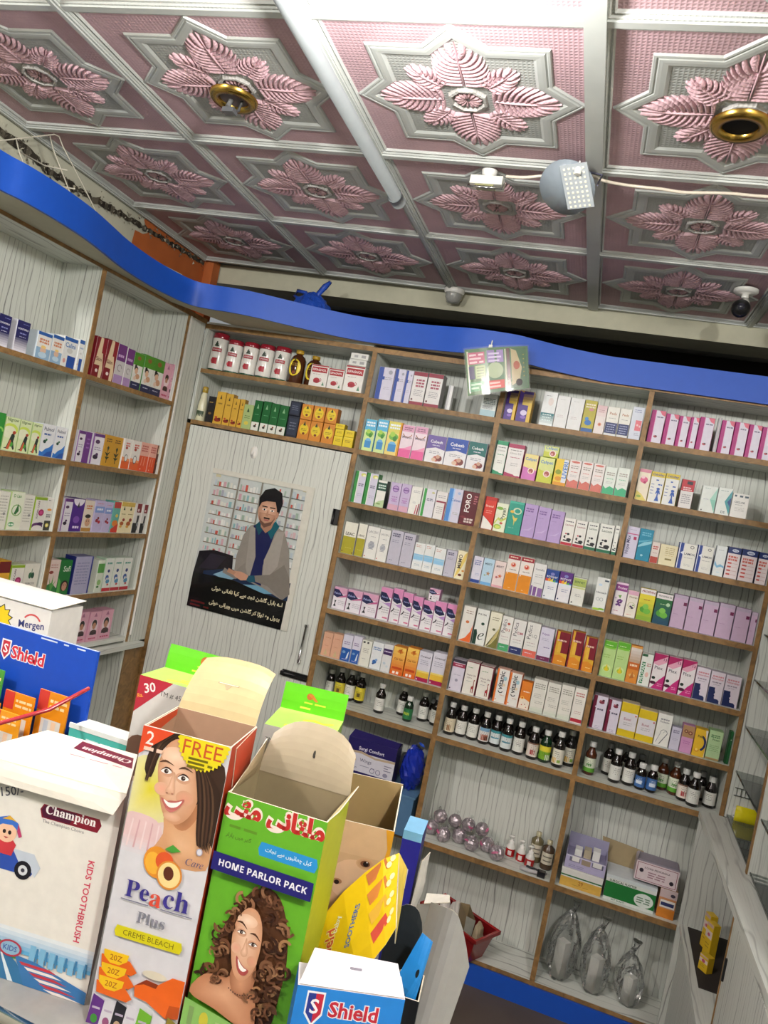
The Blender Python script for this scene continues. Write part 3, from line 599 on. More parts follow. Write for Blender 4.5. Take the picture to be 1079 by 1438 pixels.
for k, c, n in (('milkpurple','#6c5aa0','purple'),('milkblue','#2a4fa8','blue'),('milkteal','#1c6a66','teal')):
    D[k] = (f'white carton with {n} top and reddish picture', '#e4e2e4', '#c8c4d0', lambda f, c=c: _milk(f, c))
def _gst(f):
    f.R(0,0,.34,1,'#2f8a3c'); f.R(.28,0,.34,1,'#e4efe0'); f.E(.74,.9,.24,.16,'#d7d66a'); f.E(.8,.88,.15,.1,'#eceac0'); f.L(.42,.9,.62,2,.05,'#6a6880',.6); f.L(.45,.9,.3,2,.05,'#a9a6bd')
D['greenstripe'] = ('lavender box with green stripe and yellow arc', LV, '#2f8a3c', _gst)
q('darkgreentop', 'white box with dark green top band', WH, ('R',0,.62,1,.92,'#1d4a3c'), ('L',.1,.9,.84,2,.09,'#c8dcd0',.6), ('P',[(0,0),(1,0),(1,.3),(.4,.22),(0,.12)],'#b9cfa0'), ('E',.4,.12,.25,.08,'#7fa05c'), side='#333c38')
q('lilaccircle', 'lilac box with purple seal', '#c3b2d2', ('E',.5,.78,.33,.33,'#8e6aa8'), ('E',.5,.78,.24,.24,'#b79acb'), ('R',.2,.76,.8,.80,'#6b4688'), ('L',.25,.8,.5,3,.08,'#a87fb4',.5), ('R',0,0,1,.2,'#d2a4b8'), ('E',.5,.38,.2,.12,'#b890c4'))
q('redticks', 'white box with slanted red ticks', WH, ('L',.2,.85,.86,2,.05,GY_), ('E',.45,.42,.18,.12,'#d4d4d0'), ('P',[(.62,0),(.72,0),(.78,.35),(.70,.35)],'#b02b4c'), ('P',[(.82,0),(.95,0),(1,.4),(.9,.4)],'#8c1838'))
q('greenstripe2', 'pale lavender box with narrow green left stripe', '#dcdae2', ('R',0,0,.28,1,'#3a9a46'), ('R',.0,0,.08,1,'#d8e4d4'), ('E',.8,.88,.12,.08,'#c4c08a'), ('L',.38,.9,.66,2,.05,'#6f6d84',.6))
q('redframe', 'white box with dark red frame', '#e2dedb', ('R',.06,.0,1,.66,'#8d2740'), ('R',.06,0,.86,.6,'#e2dedb'), ('L',.15,.9,.86,2,.06,GY_), ('L',.2,.75,.45,4,.07,'#a9a4a4'))
q('skystripe', 'lavender box with sky blue left stripe', LV, ('R',0,0,.4,1,'#4b8ad0'), ('R',.3,0,.4,1,'#a8c6ea'), ('T','Calvan',.6,.66,.7,'#3a64a8'), ('E',.75,.88,.12,.1,'#9fb2d8'), ('L',.5,.9,.3,2,.05,'#aaa'))
q('foro', 'maroon box with large white vertical lettering', '#5e1520', ('T','FORO',.36,.66,.56,'#ece8e4',90), ('L',.7,.92,.9,4,.07,'#b4646c',.5), ('L',.3,.85,.2,2,.08,'#d8c8c0',.7), ('P',[(0,.22),(.2,.26),(.5,.2),(.2,.18)],'#802634'))
q('leac', 'white box with olive yellow lower half', '#e4e2d4', ('R',0,0,1,.55,'#a9a128'), ('T','LEAC',.5,.64,.72,'#2e2c20'), ('L',.3,.8,.2,1,.05,'#c9c25a'), ('E',.1,.07,.05,.05,'#6a2f20'), ('E',.92,.05,.05,.05,'#402020'), side='#a8a8a4')
def _globe(f):
    f.T('LACSIC',.5,.84,.85,'#7d7c80',0,''); f.E(.5,.42,.28,.28,'#b4b6bc')
    for k in range(6): f.R(.26+.02*k,.30+.045*k,.70,.315+.045*k,'#7b808c')
    f.L(.35,.75,.7,1,.05,'#aaa'); f.E(.1,.06,.05,.05,'#c03028')
D['globe'] = ('white box with striped grey globe', '#e3e2dc', '#c9c8c4', _globe)
q('greylav', 'plain grey lavender box with small print', '#bdbac8', ('L',.12,.75,.92,2,.06,'#5b5870',.7), ('L',.15,.7,.72,2,.05,'#8d8aa0'), ('L',.15,.5,.12,1,.05,'#7d7a90'))
q('bluemist', 'white box with light blue middle band', '#e2e4e2', ('L',.1,.6,.93,2,.06,'#c08a7a'), ('G',0,.28,1,.58,'#dfe6ea','#8fc1e0'), ('R',0,.36,1,.5,'#90c4e4'), ('L',.2,.8,.2,2,.05,'#9ab'))
q('creamcurl', 'cream box with yellow ribbon and brown seed', '#e8e0c0', ('P',[(0,0),(.4,.2),(.9,.7),(1,1),(.7,.9),(.2,.3)],'#e4c86c'), ('T','MEMO',.32,.62,.5,'#50443c',90), ('E',.55,.14,.2,.13,'#6a3420'), ('E',.8,.3,.14,.1,'#d08a3a'))
def _nav(f, tall):
    if tall: f.R(0,.72,1,1,'#d88cb8'); f.P([(0,.86),(.5,.84),(.98,.62),(.55,.56),(.1,.62),(0,.7)],'#1d2048'); f.P([(.0,.56),(1,.44),(1,.58),(.5,.52)],'#b58cc8'); f.T('Pakola',.42,.71,.55,'#9aa0d0'); f.P([(.05,.28),(.3,.34),(.36,.42),(.28,.43),(.2,.36),(.06,.32)],'#2c2630'); f.L(.35,.95,.4,3,.07,'#a4a2a8'); f.R(.5,.06,.95,.10,'#d06a90')
    else: f.R(0,.72,1,1,'#d6a0bc'); f.P([(0,.9),(.35,.9),(.75,.66),(.3,.52),(0,.6)],'#20234e'); f.P([(.3,.5),(1,.62),(1,.72),(.75,.66)],'#c06090'); f.T('Pakola',.3,.72,.5,'#a8b0dc'); f.P([(.1,.1),(.32,.1),(.24,.24),(.3,.38),(.16,.38),(.2,.24)],'#2a2a30'); f.L(.45,.95,.4,3,.08,'#b4aeb8')
D['navyoval'] = ('low pink and white box with navy oval', '#e3dde4', '#c48fb4', lambda f: _nav(f, 0))
D['navyoval2'] = ('tall pink and white box with navy oval', '#e2dfe2', '#c48fb4', lambda f: _nav(f, 1))
q('peach', 'small plain peach box', '#d8a88c', ('L',.2,.8,.8,1,.06,'#b87858'), ('P',[(.3,.05),(.7,.05),(.5,.3)],'#c8b488'), ('L',.3,.7,.45,1,.05,'#c08e70'))
q('bluehalf', 'white box with blue lower half', '#d6d3e2', ('R',0,0,1,.5,'#2259a8'), ('E',.3,.34,.18,.14,'#7ca0c8'), ('P',[(.6,.1),(.8,.12),(.85,.4),(.7,.3)],'#e4eaf0'), ('L',.15,.8,.75,2,.07,'#8a78a0',.5), ('L',.2,.8,.08,1,.05,'#dce'))
q('blackdash', 'cream box with black dashes on top edge', '#e3e2d6', ('R',.08,.9,.3,.97,'#22222a'), ('R',.5,.9,.7,.97,'#22222a'), ('L',.2,.8,.7,3,.07,'#a09a90'), ('L',.2,.6,.3,1,.05,'#999'))
q('bluesplash', 'white box with blue splash', '#dfe2e4', ('L',.1,.85,.82,2,.07,'#5a7fae',.6), ('E',.4,.26,.2,.18,'#3f70b4'), ('E',.55,.34,.12,.12,'#7ba4d4'), ('E',.3,.18,.1,.08,'#1d4a8c'))
q('purpleband', 'white box with dark purple band', '#dcdcdc', ('R',0,.62,1,.84,'#42295c'), ('L',.1,.9,.76,1,.07,'#d4c8e0',.6), ('E',.3,.3,.16,.14,'#b8c8d4'), ('E',.65,.2,.14,.12,'#c8d4dc'))
def _og(f):
    f.G(0,0,1,1,'#d8601c','#f0c860',8); f.T('Cap Sun',.5,.56,.7,'#8a3a10'); f.E(.55,.84,.25,.12,'#d8862c'); f.P([(.4,.9),(.7,.95),(.6,.75)],'#b8601c'); f.R(.2,.03,.4,.12,'#f4e8e0'); f.R(.5,.03,.7,.12,'#f4e8e0'); f.R(.1,.2,.9,.28,'#c24818')
D['orangegrad'] = ('orange and yellow box with leaf top', '#e89838', '#c8792a', _og)
q('yellowmaroon', 'white lavender box with yellow and maroon foot', '#d6d3de', ('R',0,0,1,.13,'#a01c4c'), ('R',0,.13,1,.3,'#e0b83c'), ('R',0,.3,1,.36,'#e8d070'), ('T','Coramcef',.5,.84,.8,'#3c3a48'), ('L',.15,.8,.72,3,.06,'#a19fb0'), ('E',.1,.05,.06,.06,'#e8c8d4'))
# -- middle bay
q('purpleyellow', 'purple box with golden yellow top', '#c8a040', ('P',[(0,0),(1,0),(.8,.5),(.3,.95),(0,1)],'#4b2f86'), ('G',.3,.55,1,1,'#d8b84c','#3c2a70',5), ('E',.5,.3,.24,.2,'#d8ccec'), ('E',.5,.16,.2,.12,'#8c6cc0'), ('R',.75,0,1,.6,'#d9b545'))
q('tealwhite', 'white box with dark teal lower band', '#e0e2e2', ('G',0,.0,1,.38,'#dfe6e6','#2c7078',5), ('L',.15,.8,.34,3,.08,'#d8e8e8'), ('E',.6,.72,.2,.3,'#dcd0cc'), ('L',.2,.6,.9,1,.05,'#999'))
q('plainwhite', 'plain white glossy box', '#dedede', ('L',.2,.7,.4,2,.05,'#c8bcbc'), ('L',.2,.6,.9,1,.05,'#c4c4c4'))
q('yellowblue', 'mustard yellow box with blue animal', '#b3a83a', ('E',.5,.3,.3,.24,'#2c6cb0'), ('E',.35,.42,.16,.16,'#3f88cc'), ('R',0,0,1,.12,'#2a5c9c'), ('L',.1,.9,.9,2,.08,'#e4d8c0',.6), ('E',.6,.72,.22,.12,'#c8868a'))
q('pinkdots', 'white and pink box with round pictures', '#e2d8d4', ('G',0,.5,1,1,'#e2d8d4','#d8b8bc',4), ('E',.5,.34,.2,.2,'#d8a488'), ('E',.5,.34,.12,.12,'#b85c44'), ('L',.2,.8,.85,2,.06,'#b08488'))
q('navybottom', 'white box with navy lower half', '#e4e2da', ('R',0,0,1,.46,'#2a3566'), ('R',0,.0,1,.08,'#d8d8d8'), ('L',.15,.85,.4,4,.08,'#a8b0d0'), ('T','Peds',.5,.78,.6,'#b07c5c'), ('L',.2,.8,.62,1,.05,'#999'))
q('pinksquare', 'pale box with pink square', '#cfd4e0', ('R',.4,.28,.95,.6,'#d8707c'), ('E',.6,.45,.1,.1,'#e8c0c0'), ('E',.82,.42,.08,.1,'#e8c0c0'), ('L',.15,.8,.92,2,.06,'#7f88b0'), ('L',.45,.9,.2,2,.05,'#99a'))
def _ends(f, c, t):
    f.R(0,.88,1,1,c); f.P([(0,.12),(1,.04),(1,0),(0,0)],c); f.E(.75,.07,.14,.06,'#e6e6e0'); f.L(.15,.85,.82,1,.06,'#777'); f.T(t,.5,.72,.7,'#888480',0,''); f.L(.2,.8,.6,1,.05,c); f.L(.3,.75,.42,2,.06,'#b4b0b0')
D['greenends'] = ('white box with green top and foot', '#e3e4de', '#2f8a64', lambda f: _ends(f, '#2f9468', 'Osteo'))
D['maroonends'] = ('white box with maroon top and foot', '#e3dfdd', '#a8486a', lambda f: _ends(f, '#a8385c', 'Osteo D3'))
def _pine(f, a, b):
    f.R(0,.5,1,1,a); f.R(0,0,1,.5,b); f.P([(0,.5),(1,.62),(1,.4)],a); f.T('Calipet',.5,.8,.84,'#4a7fc0'); f.E(.62,.36,.24,.24,'#f0e0d8'); f.E(.62,.36,.17,.17,'#a8584c'); f.E(.58,.3,.08,.08,'#e0a0a0')
D['pinkyellow'] = ('yellow and pink box with round fruit', '#d8d870', '#d070a8', lambda f: _pine(f, '#e6d890', '#cc76b8'))
D['limeyellow'] = ('lime yellow box with round fruit', '#d0d860', '#9cc04c', lambda f: _pine(f, '#d6dc90', '#c8cc48'))
q('yellowsun', 'yellow box with blue vertical lettering', '#e8c840', ('R',.62,.1,1,1,'#d8dce4'), ('T','LIVERI',.8,.6,.62,'#4a80c4',90), ('E',.3,.5,.24,.2,'#8c9c2c'), ('E',.36,.25,.26,.18,'#d89428'), ('R',0,0,1,.12,'#e09c34'))
def _wave(f, c, top):
    f.P([(0,0),(1,0),(1,.24),(.6,.3),(.25,.2),(0,.3)],c)
    if top: f.E(.5,.93,.4,.1,c)
    f.L(.15,.85,.8,2,.07,'#a0968f',.5); f.L(.2,.8,.58,1,.06,c); f.L(.2,.8,.46,2,.05,'#bbb')
D['salmonwave'] = ('white box with salmon top and wave foot', '#e6dedb', '#dcd4d0', lambda f: _wave(f, '#cf7468', True))
D['greenwave'] = ('white box with mint green wave foot', '#dfe5dd', '#d0d6ce', lambda f: _wave(f, '#46b080', False))
q('redwhite', 'red box with white wave foot', '#d2392a', ('P',[(0,0),(1,0),(1,.12),(.55,.26),(0,.4)],'#e6e2dc'), ('R',0,.9,1,1,'#b82c24'), ('T','Brevol',.45,.72,.7,'#f0c8b8'), ('L',.2,.75,.58,2,.06,'#e89a88'))
q('greenleaf', 'white box with green leaf pattern', '#e2e6cc', ('E',.3,.82,.3,.14,'#84b04c'), ('T','Pryan',.72,.64,.4,'#3c4c30',90), ('P',[(0,.3),(.3,.5),(.6,.42),(1,.56),(1,.48),(.6,.34),(.3,.42),(0,.2)],'#c4cc5c'), ('E',.35,.16,.34,.22,'#9cc04a'), ('E',.36,.15,.22,.13,'#d4dc6c'), ('E',.62,.3,.14,.1,'#b84c40'))
q('tealflower', 'teal box with yellow flower swirl', '#2f9a86', ('E',.6,.72,.3,.24,'#c8d8b8'), ('E',.62,.72,.2,.15,'#2f9a86'), ('P',[(.3,.6),(.5,.5),(.7,.52),(.62,.4),(.55,.42),(.5,.25),(.45,.42),(.35,.5)],'#dcc860'), ('E',.25,.68,.14,.1,'#e0b848'), ('L',.15,.6,.2,1,.05,'#8cc8b8'), ('R',0,.94,1,1,'#4cb49c'))
q('lilac', 'plain lilac box', '#b49ccc', ('L',.1,.7,.88,2,.07,'#7d609c',.6), ('L',.1,.5,.66,1,.05,'#9880b4'), ('P',[(.1,.2),(.5,.24),(.9,.34),(.6,.2)],'#c4b0d8'))
def _cow(f, c):
    f.R(0,0,1,.1,c); f.L(.15,.85,.9,1,.06,'#55555c',.6); f.T('Lactom',.52,.76,.74,'#a0606c' if c[1] > '8' else '#6a7a6c',0,'b')
    f.E(.3,.30,.13,.13,'#1c1c20'); f.E(.68,.22,.22,.13,'#1c1c20'); f.E(.55,.42,.12,.10,'#1c1c20'); f.E(.45,.3,.12,.12,'#e6e2dc'); f.E(.72,.3,.08,.05,'#e0e0dc'); f.E(.34,.42,.08,.07,'#b84050' if c[1] > '8' else '#30303a'); f.P([(.15,.15),(.8,.13),(.85,.17),(.2,.2)],'#26262a')
D['cowred'] = ('white box with black figure and red foot', '#e5e3dc', '#d8d4cc', lambda f: _cow(f, '#b02a3a'))
D['cowgreen'] = ('white box with black figure and green foot', '#e3e4dc', '#3c3c40', lambda f: _cow(f, '#1f6a4a'))
q('navyfoot', 'pale lavender box with navy foot', '#d4d2e0', ('R',0,0,1,.12,'#22408c'), ('L',.15,.85,.86,3,.07,'#5c64a0',.5), ('L',.4,.85,.36,2,.05,'#8a98c0'))
def _star5(f, u, v, r, c):
    qn = f.w/f.h; f.P([(u+(r if i % 2 == 0 else r*.4)*math.sin(math.pi*i/5), v+(r if i % 2 == 0 else r*.4)*math.cos(math.pi*i/5)*qn) for i in range(10)], c)
D['bluestar'] = ('light blue box with brown star', '#b4d0e2', '#c8d4dc', lambda f: (f.R(0,0,1,.1,'#6aa4d0'), f.T('MBIST',.5,.8,.7,'#50606c'), _star5(f,.58,.44,.24,'#b4865c'), f.E(.3,.36,.1,.06,'#98a870')))
D['pinkstar'] = ('pale pink box with orange star', '#e2d0cc', '#d8ccc8', lambda f: (f.R(0,0,1,.08,'#d8a0a8'), f.T('MBIST',.5,.8,.7,'#6c5860'), _star5(f,.62,.44,.24,'#c8683c'), f.E(.34,.38,.12,.1,'#a8545c')))
q('orangehalf', 'white box with orange lower half and red top', '#e6ddd6', ('R',0,.88,1,1,'#9a2030'), ('R',0,0,1,.5,'#dd8a1c'), ('L',.15,.85,.96,1,.06,'#e8c8b8',.6), ('E',.5,.73,.22,.2,'#e8a080'), ('E',.5,.73,.14,.13,'#c83c30'), ('E',.46,.75,.06,.06,'#f0d8d0'), ('L',.25,.8,.6,1,.06,'#8a8078'), ('E',.12,.47,.05,.05,'#f4e8e0'), ('L',.4,.6,.08,1,.05,'#f0d0a0'))
q('purplefoot', 'white box with purple striped foot', '#e0dfdc', ('R',0,0,.14,.3,'#7a5490'), ('R',.22,0,.5,.28,'#7a5490'), ('R',.6,0,1,.26,'#8c68a0'), ('T','Ventafix',.5,.82,.8,'#8a8a90'), ('L',.2,.85,.66,2,.06,'#aaa'), ('L',.2,.85,.4,1,.05,'#bbb'))
def _rain(f, c, n):
    f.R(0,.60,1,1,c)
    for i, k in enumerate(('#d84838','#e8a030','#e4d848','#4cae50','#3c90d0')): f.P([(i*.2,.60),(i*.2+.2,.60),(i*.2+.2,.68+.05*math.sin(i)),(i*.2,.66+.05*math.cos(i))],k)
    f.E(.5,.86,.16,.12,'#7c80c0'); f.T('ROTAVIT',.5,.76,.84,'#f0f0f0'); f.R(.0,.5,1,.6,'#dfe4ea'); f.L(.3,.8,.42,2,.06,'#8890b0'); f.E(.14,.08,.06,.06,'#555a80')
D['bluerainbow'] = ('white box with blue top and rainbow stripe', '#e0e2e6', '#2c3c78', lambda f: _rain(f, '#20428c', 0))
D['purplerainbow'] = ('white box with purple top and rainbow stripe', '#e2e0e4', '#3c2c60', lambda f: _rain(f, '#5a2c80', 0))
q('greentop', 'white box with yellow green banded top', '#e0e0d8', ('R',0,.68,1,.98,'#a8b860'), ('T','SOYVIT',.5,.84,.8,'#2c5038'), ('R',0,.6,1,.66,'#c8d08c'), ('L',.3,.8,.4,2,.06,'#999'), ('E',.14,.08,.06,.06,'#444'), side='#b0b0a4')
q('limefoot', 'tall white box with lime leaf foot', '#e0e2de', ('E',.3,.03,.34,.1,'#a0c43c'), ('E',.75,.05,.28,.09,'#7cae30'), ('T','Hemtech',.5,.55,.84,'#4c5a60'), ('R',.6,.9,.95,.95,'#4c5a68'), ('arc',.3,.34,.12,.15,0,360,'#8c9898',16), ('arc',.6,.34,.12,.15,0,360,'#8c9898',16), ('E',.3,.78,.16,.1,'#c4d8e8'))
q('orangecurve', 'white box with orange curved corner', '#e4e0d8', ('P',[(0,0),(.85,0),(.92,.2),(.6,.12),(.3,.06)],'#e0682c'), ('P',[(.2,0),(1,0),(1,.52),(.86,.3),(.55,.12)],'#e0682c'), ('E',.5,.56,.15,.12,'#d07848'), ('L',.25,.85,.88,2,.06,'#a08c80'), side='#c8c4bc')
q('darkgreene', 'white box with dark green curved e letter', '#e4e6e0', ('P',[(0,0),(.3,0),(.3,.3),(.2,.42),(0,.4)],'#17382c'), ('T','e',.62,.24,.5,'#1c2a26',0,'i'), ('E',.62,.6,.14,.12,'#2a4a3c'), ('T','PULTRA',.45,.86,.7,'#555'), side='#c8cac4')
q('olivecurve', 'cream box with olive curved corner', '#e6e2cc', ('P',[(.1,0),(1,0),(1,.6),(.85,.32),(.5,.12)],'#77733a'), ('P',[(.0,0),(.12,0),(.9,.55),(1,.75),(1,.62),(.86,.34),(.5,.13)],'#c8b878'), ('E',.5,.52,.14,.11,'#6c6a48'), ('L',.2,.85,.86,2,.06,'#8a8468'), side='#c4c0a8')
def _ped(f, c, dot, top):
    f.R(0,0,1,.2,c); f.T('Pedics',.25,.72,.4,'#4c4450',90,''); f.T(top,.66,.62,.4,dot); f.L(.15,.8,.42,1,.05,'#b8a0a0'); f.L(.2,.85,.34,1,.05,'#bbb'); f.L(.15,.7,.12,1,.05,'#dde')
    if top == 'D3': f.E(.66,.8,.14,.12,dot)
D['pedgreen'] = ('white box with green foot and red seal', '#e4e2dc', '#cac8c0', lambda f: _ped(f, '#4aa06a', '#b85848', 'D3'))
D['pednavy'] = ('white box with navy foot', '#e2e0dc', '#cac8c4', lambda f: _ped(f, '#2a3468', '#b04c5c', 'DM'))
D['pedsalmon'] = ('white box with salmon red foot', '#e2e0da', '#b8b6b0', lambda f: _ped(f, '#d86858', '#a4a4a0', 'LQ'))
q('lavpurple', 'lavender box with purple foot strip', '#d4d0e0', ('R',0,0,1,.13,'#6c2850'), ('T','Polyzin',.4,.8,.55,'#7c58a0'), ('L',.15,.7,.68,2,.05,'#a8a4bc'), ('L',.4,.85,.42,1,.06,'#6c5a90'), ('L',.3,.7,.07,1,.04,'#c8a0b8'), side='#b0acbc')
q('maroongold', 'gold box with maroon L-shaped panel', '#d8a832', ('R',.25,.36,1,1,'#7c1828'), ('R',.25,.36,.5,.7,'#e0b440'), ('L',.15,.8,.76,1,.07,'#e4c0b0',.7), ('P',[(0,0),(1,0),(1,.2),(.5,.3),(0,.25)],'#d88a24'), ('L',.4,.8,.12,1,.05,'#f0d890'), ('R',0,.0,.08,1,'#8c1c2c'), side='#8c2430')
q('lilacmaroon', 'lilac white box with maroon top band', '#d6d0de', ('R',0,.9,1,1,'#3c3440'), ('R',0,.76,1,.88,'#9c3450'), ('L',.2,.8,.84,1,.05,'#e0b8c4',.6), ('E',.5,.34,.12,.12,'#9c98ac'), ('L',.2,.8,.52,1,.05,'#a8a4b8'), ('E',.1,.06,.05,.05,'#402'), side='#555058')
def _gir(f):
    f.R(0,.97,1,1,'#6c1c2c'); f.R(.96,0,1,1,'#7c2434'); f.L(.15,.6,.82,1,.05,'#6a9a60'); f.T('Hepta Life',.5,.58,.7,'#5c2830',0,''); f.T('Forte',.4,.5,.35,'#5c2830',0,''); f.L(.2,.6,.4,1,.05,'#aaa')
    f.P([(.64,.06),(.70,.06),(.70,.2),(.76,.2),(.78,.06),(.84,.06),(.84,.26),(.80,.42),(.86,.44),(.84,.47),(.76,.46),(.76,.28),(.64,.24)],'#8c3c2c'); f.E(.74,.2,.1,.07,'#a82838')
D['giraffe'] = ('white box with small brown giraffe', '#e6e2d8', '#6c2434', _gir)
def _ors(f):
    f.R(0,0,.14,1,'#dc7430'); f.T('vitanic',.42,.66,.55,'#2a2a30',90); f.E(.72,.74,.14,.18,'#9cc0cc'); f.E(.70,.54,.12,.12,'#e0d0b0'); f.arc(.5,.36,.14,.21,190,350,'#20222a'); f.L(.5,.9,.24,1,.05,'#c89878'); f.E(.22,.08,.05,.05,'#d86a2c')
D['orangeside'] = ('white box with orange left edge and vertical lettering', '#e4e2dc', '#dc7430', _ors)
q('orangewhite', 'orange box fading to white dotted foot', '#e0802c', ('P',[(0,0),(1,0),(1,.3),(.5,.38),(0,.36)],'#e8dccc'), ('E',.25,.4,.18,.16,'#f0c05c'), ('E',.25,.4,.1,.09,'#d86820'), ('L',.25,.85,.66,1,.07,'#f4e0cc',.6), ('E',.3,.14,.06,.05,'#b84c40'), ('E',.6,.18,.05,.05,'#88483c'), ('E',.75,.08,.05,.05,'#c85c40'), side='#c06c24')
q('creamtext', 'cream box with faint grey print', '#dedcd2', ('L',.12,.9,.88,3,.06,'#9a988c',.5), ('L',.15,.7,.56,3,.05,'#b4b2a8'), ('L',.3,.9,.34,2,.05,'#a8a69c'), ('R',0,0,1,.1,'#cdd3c4'), ('P',[(.0,.1),(1,.1),(1,.18),(0,.14)],'#d4d6ca'), side='#b8b6ac')
q('redfoot', 'cream box with red foot stripe', '#e2dfd6', ('R',0,.03,1,.13,'#b02838'), ('R',0,0,1,.03,'#e4d0cc'), ('L',.12,.85,.88,2,.07,'#b8706c',.5), ('L',.15,.8,.68,3,.05,'#a8a29a'), ('L',.2,.8,.34,2,.05,'#c09a94'))
# -- right bay
def _mag(f):
    f.R(0,0,.3,1,'#a81c74'); f.P([(.55,1),(1,1),(1,.84),(.75,.88)],'#d86a80'); f.L(.42,.92,.82,1,.06,'#6f6884',.6); f.E(.55,.2,.14,.09,'#b44a58'); f.E(.6,.22,.07,.05,'#3c2c38'); f.R(.3,0,.34,1,'#e0a8cc')
D['magentastripe'] = ('lavender white box with magenta left stripe', '#d8d2e0', '#a81c74', _mag)
q('silveredge', 'silver grey box edge', '#a4a4a8', ('R',.3,0,.6,1,'#c4b8bc'))
q('creampink', 'cream box with pink cartoon shape', '#e8ddc8', ('R',0,.9,1,1,'#d88ca0'), ('E',.5,.66,.34,.3,'#d8688c'), ('E',.4,.74,.16,.14,'#f0c8d0'), ('E',.6,.58,.12,.12,'#b03c64'), ('P',[(0,0),(1,0),(.5,.2),(0,.3)],'#dccb6c'), ('E',.3,.12,.2,.12,'#90a850'))
def _cald(f):
    f.R(0,.84,1,1,'#d8c03c'); f.T('Calciday',.5,.91,.86,'#26448c'); f.L(.4,.6,.76,1,.05,'#3c5ca8',.8)
    for i in range(4): f.R(.08,.58-.1*i,.3,.60-.1*i,'#7080b0')
    f.E(.66,.46,.13,.10,'#2c58ac'); f.P([(.5,.30),(.58,.42),(.78,.42),(.86,.30),(.80,.28),(.72,.34),(.72,.22),(.84,.06),(.5,.06),(.62,.22),(.62,.34),(.55,.28)],'#2c58ac'); f.L(.6,.9,.62,1,.05,'#2c58ac',.8)
D['caldree'] = ('white box with yellow title band and blue figure', '#e2e2de', '#c8b23c', _cald)
q('redtop', 'white box with red top and dark label', '#dedad8', ('R',0,.6,1,1,'#b82c38'), ('R',.4,.84,.85,.95,'#2c2c34'), ('L',.15,.85,.74,2,.07,'#e4c0c0',.6), ('L',.15,.85,.48,5,.07,'#a4a0a4',.5), side='#7a5054')
q('tealtri', 'white box with pale teal triangle', '#dfe4de', ('P',[(1,.98),(1,.02),(.6,.5)],'#88c4b0'), ('P',[(1,.98),(1,.5),(.6,.5)],'#a8d4c4'), ('L',.15,.55,.92,1,.05,'#8aa8a0'), ('L',.15,.5,.5,1,.05,'#aab'), ('E',.14,.06,.05,.05,'#666'))
q('tealtri2', 'white box with teal and navy triangle', '#dfe4de', ('P',[(1,.98),(1,.02),(.55,.5)],'#4a9aa0'), ('P',[(1,.7),(1,.3),(.75,.5)],'#2c4c80'), ('T','DS',.55,.1,.3,'#33404c'), ('L',.15,.7,.9,1,.05,'#8aa0a0'), side='#c0c6c2')
q('ceclor', 'white box with grey squares and bold title', '#e2e0da', ('R',.08,.86,.22,.94,'#50606c'), ('R',.4,.86,.6,.94,'#50606c'), ('R',.72,.86,.95,.94,'#50606c'), ('T','CECLOR',.46,.64,.66,'#3c3c44'), ('L',.2,.72,.54,1,.05,'#888'), ('L',.2,.8,.42,3,.06,'#b8b6b0'))
q('lavvert', 'lavender box with vertical title and pink line', '#cfcade', ('R',0,.76,1,.79,'#c04c84'), ('R',.62,.6,.88,.7,'#b02c5c'), ('T','Hope Max',.26,.42,.6,'#4c4870',90), ('L',.2,.8,.92,1,.05,'#a8a4bc'))
q('tealblue', 'teal blue box with white waves', '#1f86a4', ('P',[(0,.45),(.4,.58),(1,.66),(1,.58),(.5,.48),(0,.4)],'#8cc8d8'), ('P',[(0,.6),(.5,.66),(1,.72),(1,.7),(.5,.6),(0,.55)],'#58aac4'), ('L',.15,.85,.9,2,.07,'#6cb4cc',.6), ('E',.4,.16,.1,.09,'#a0d0dc'))
q('smallred', 'small white and red box', '#dccfc8', ('R',0,0,1,.3,'#b04438'), ('L',.15,.85,.82,2,.1,'#b84c48',.6), ('L',.2,.8,.5,1,.08,'#a88'))
q('creamyellow', 'low cream yellow box', '#e2d9b4', ('L',.3,.85,.88,4,.09,'#b8a878',.4), ('R',.35,.26,.75,.34,'#8a7c48'), ('L',.3,.85,.5,1,.07,'#c8b070'))
def _lamox(f):
    f.R(0,0,.24,1,'#2a4490'); f.R(.0,0,.06,1,'#d8dae4'); f.R(.24,.0,.27,1,'#c8cce0'); f.T('LAMOX',.64,.6,.62,'#2c3450'); f.P([(.1,.62),(.3,.7),(.3,.54)],'#e0e4ee'); f.E(.72,.88,.12,.1,'#8c8c84'); f.E(.72,.88,.07,.06,'#e2e0d8'); f.L(.36,.85,.46,1,.06,'#a8a8a8'); f.L(.4,.8,.2,2,.05,'#bbb')
D['lamox'] = ('white box with blue left stripe and dark title', '#e3e2d8', '#2a4490', _lamox)
q('bluewave', 'white box with pale blue wave', '#dfe4e2', ('P',[(0,.36),(.3,.26),(.7,.32),(1,.28),(1,.34),(.6,.4),(.3,.34),(0,.5)],'#7cb4d4'), ('L',.2,.7,.88,1,.06,'#b0b8b8'), ('E',.5,.12,.2,.06,'#c8dce4'))
def _bars(f):
    f.R(0,.8,1,1,'#1e2f66'); f.E(.55,.9,.26,.13,'#c8cfe0'); f.T('Sante',.55,.9,.34,'#2a3c74'); f.L(.1,.8,.72,2,.09,'#c8685c',.7)
    for i in range(4): f.R(.12,.46-.12*i,.42,.51-.12*i,'#c05048'); f.R(.46,.475-.12*i,.9,.49-.12*i,'#c8a8a4')
D['navytopbars'] = ('pinkish white box with navy top and red bars', '#e0d4d4', '#1a2548', _bars)
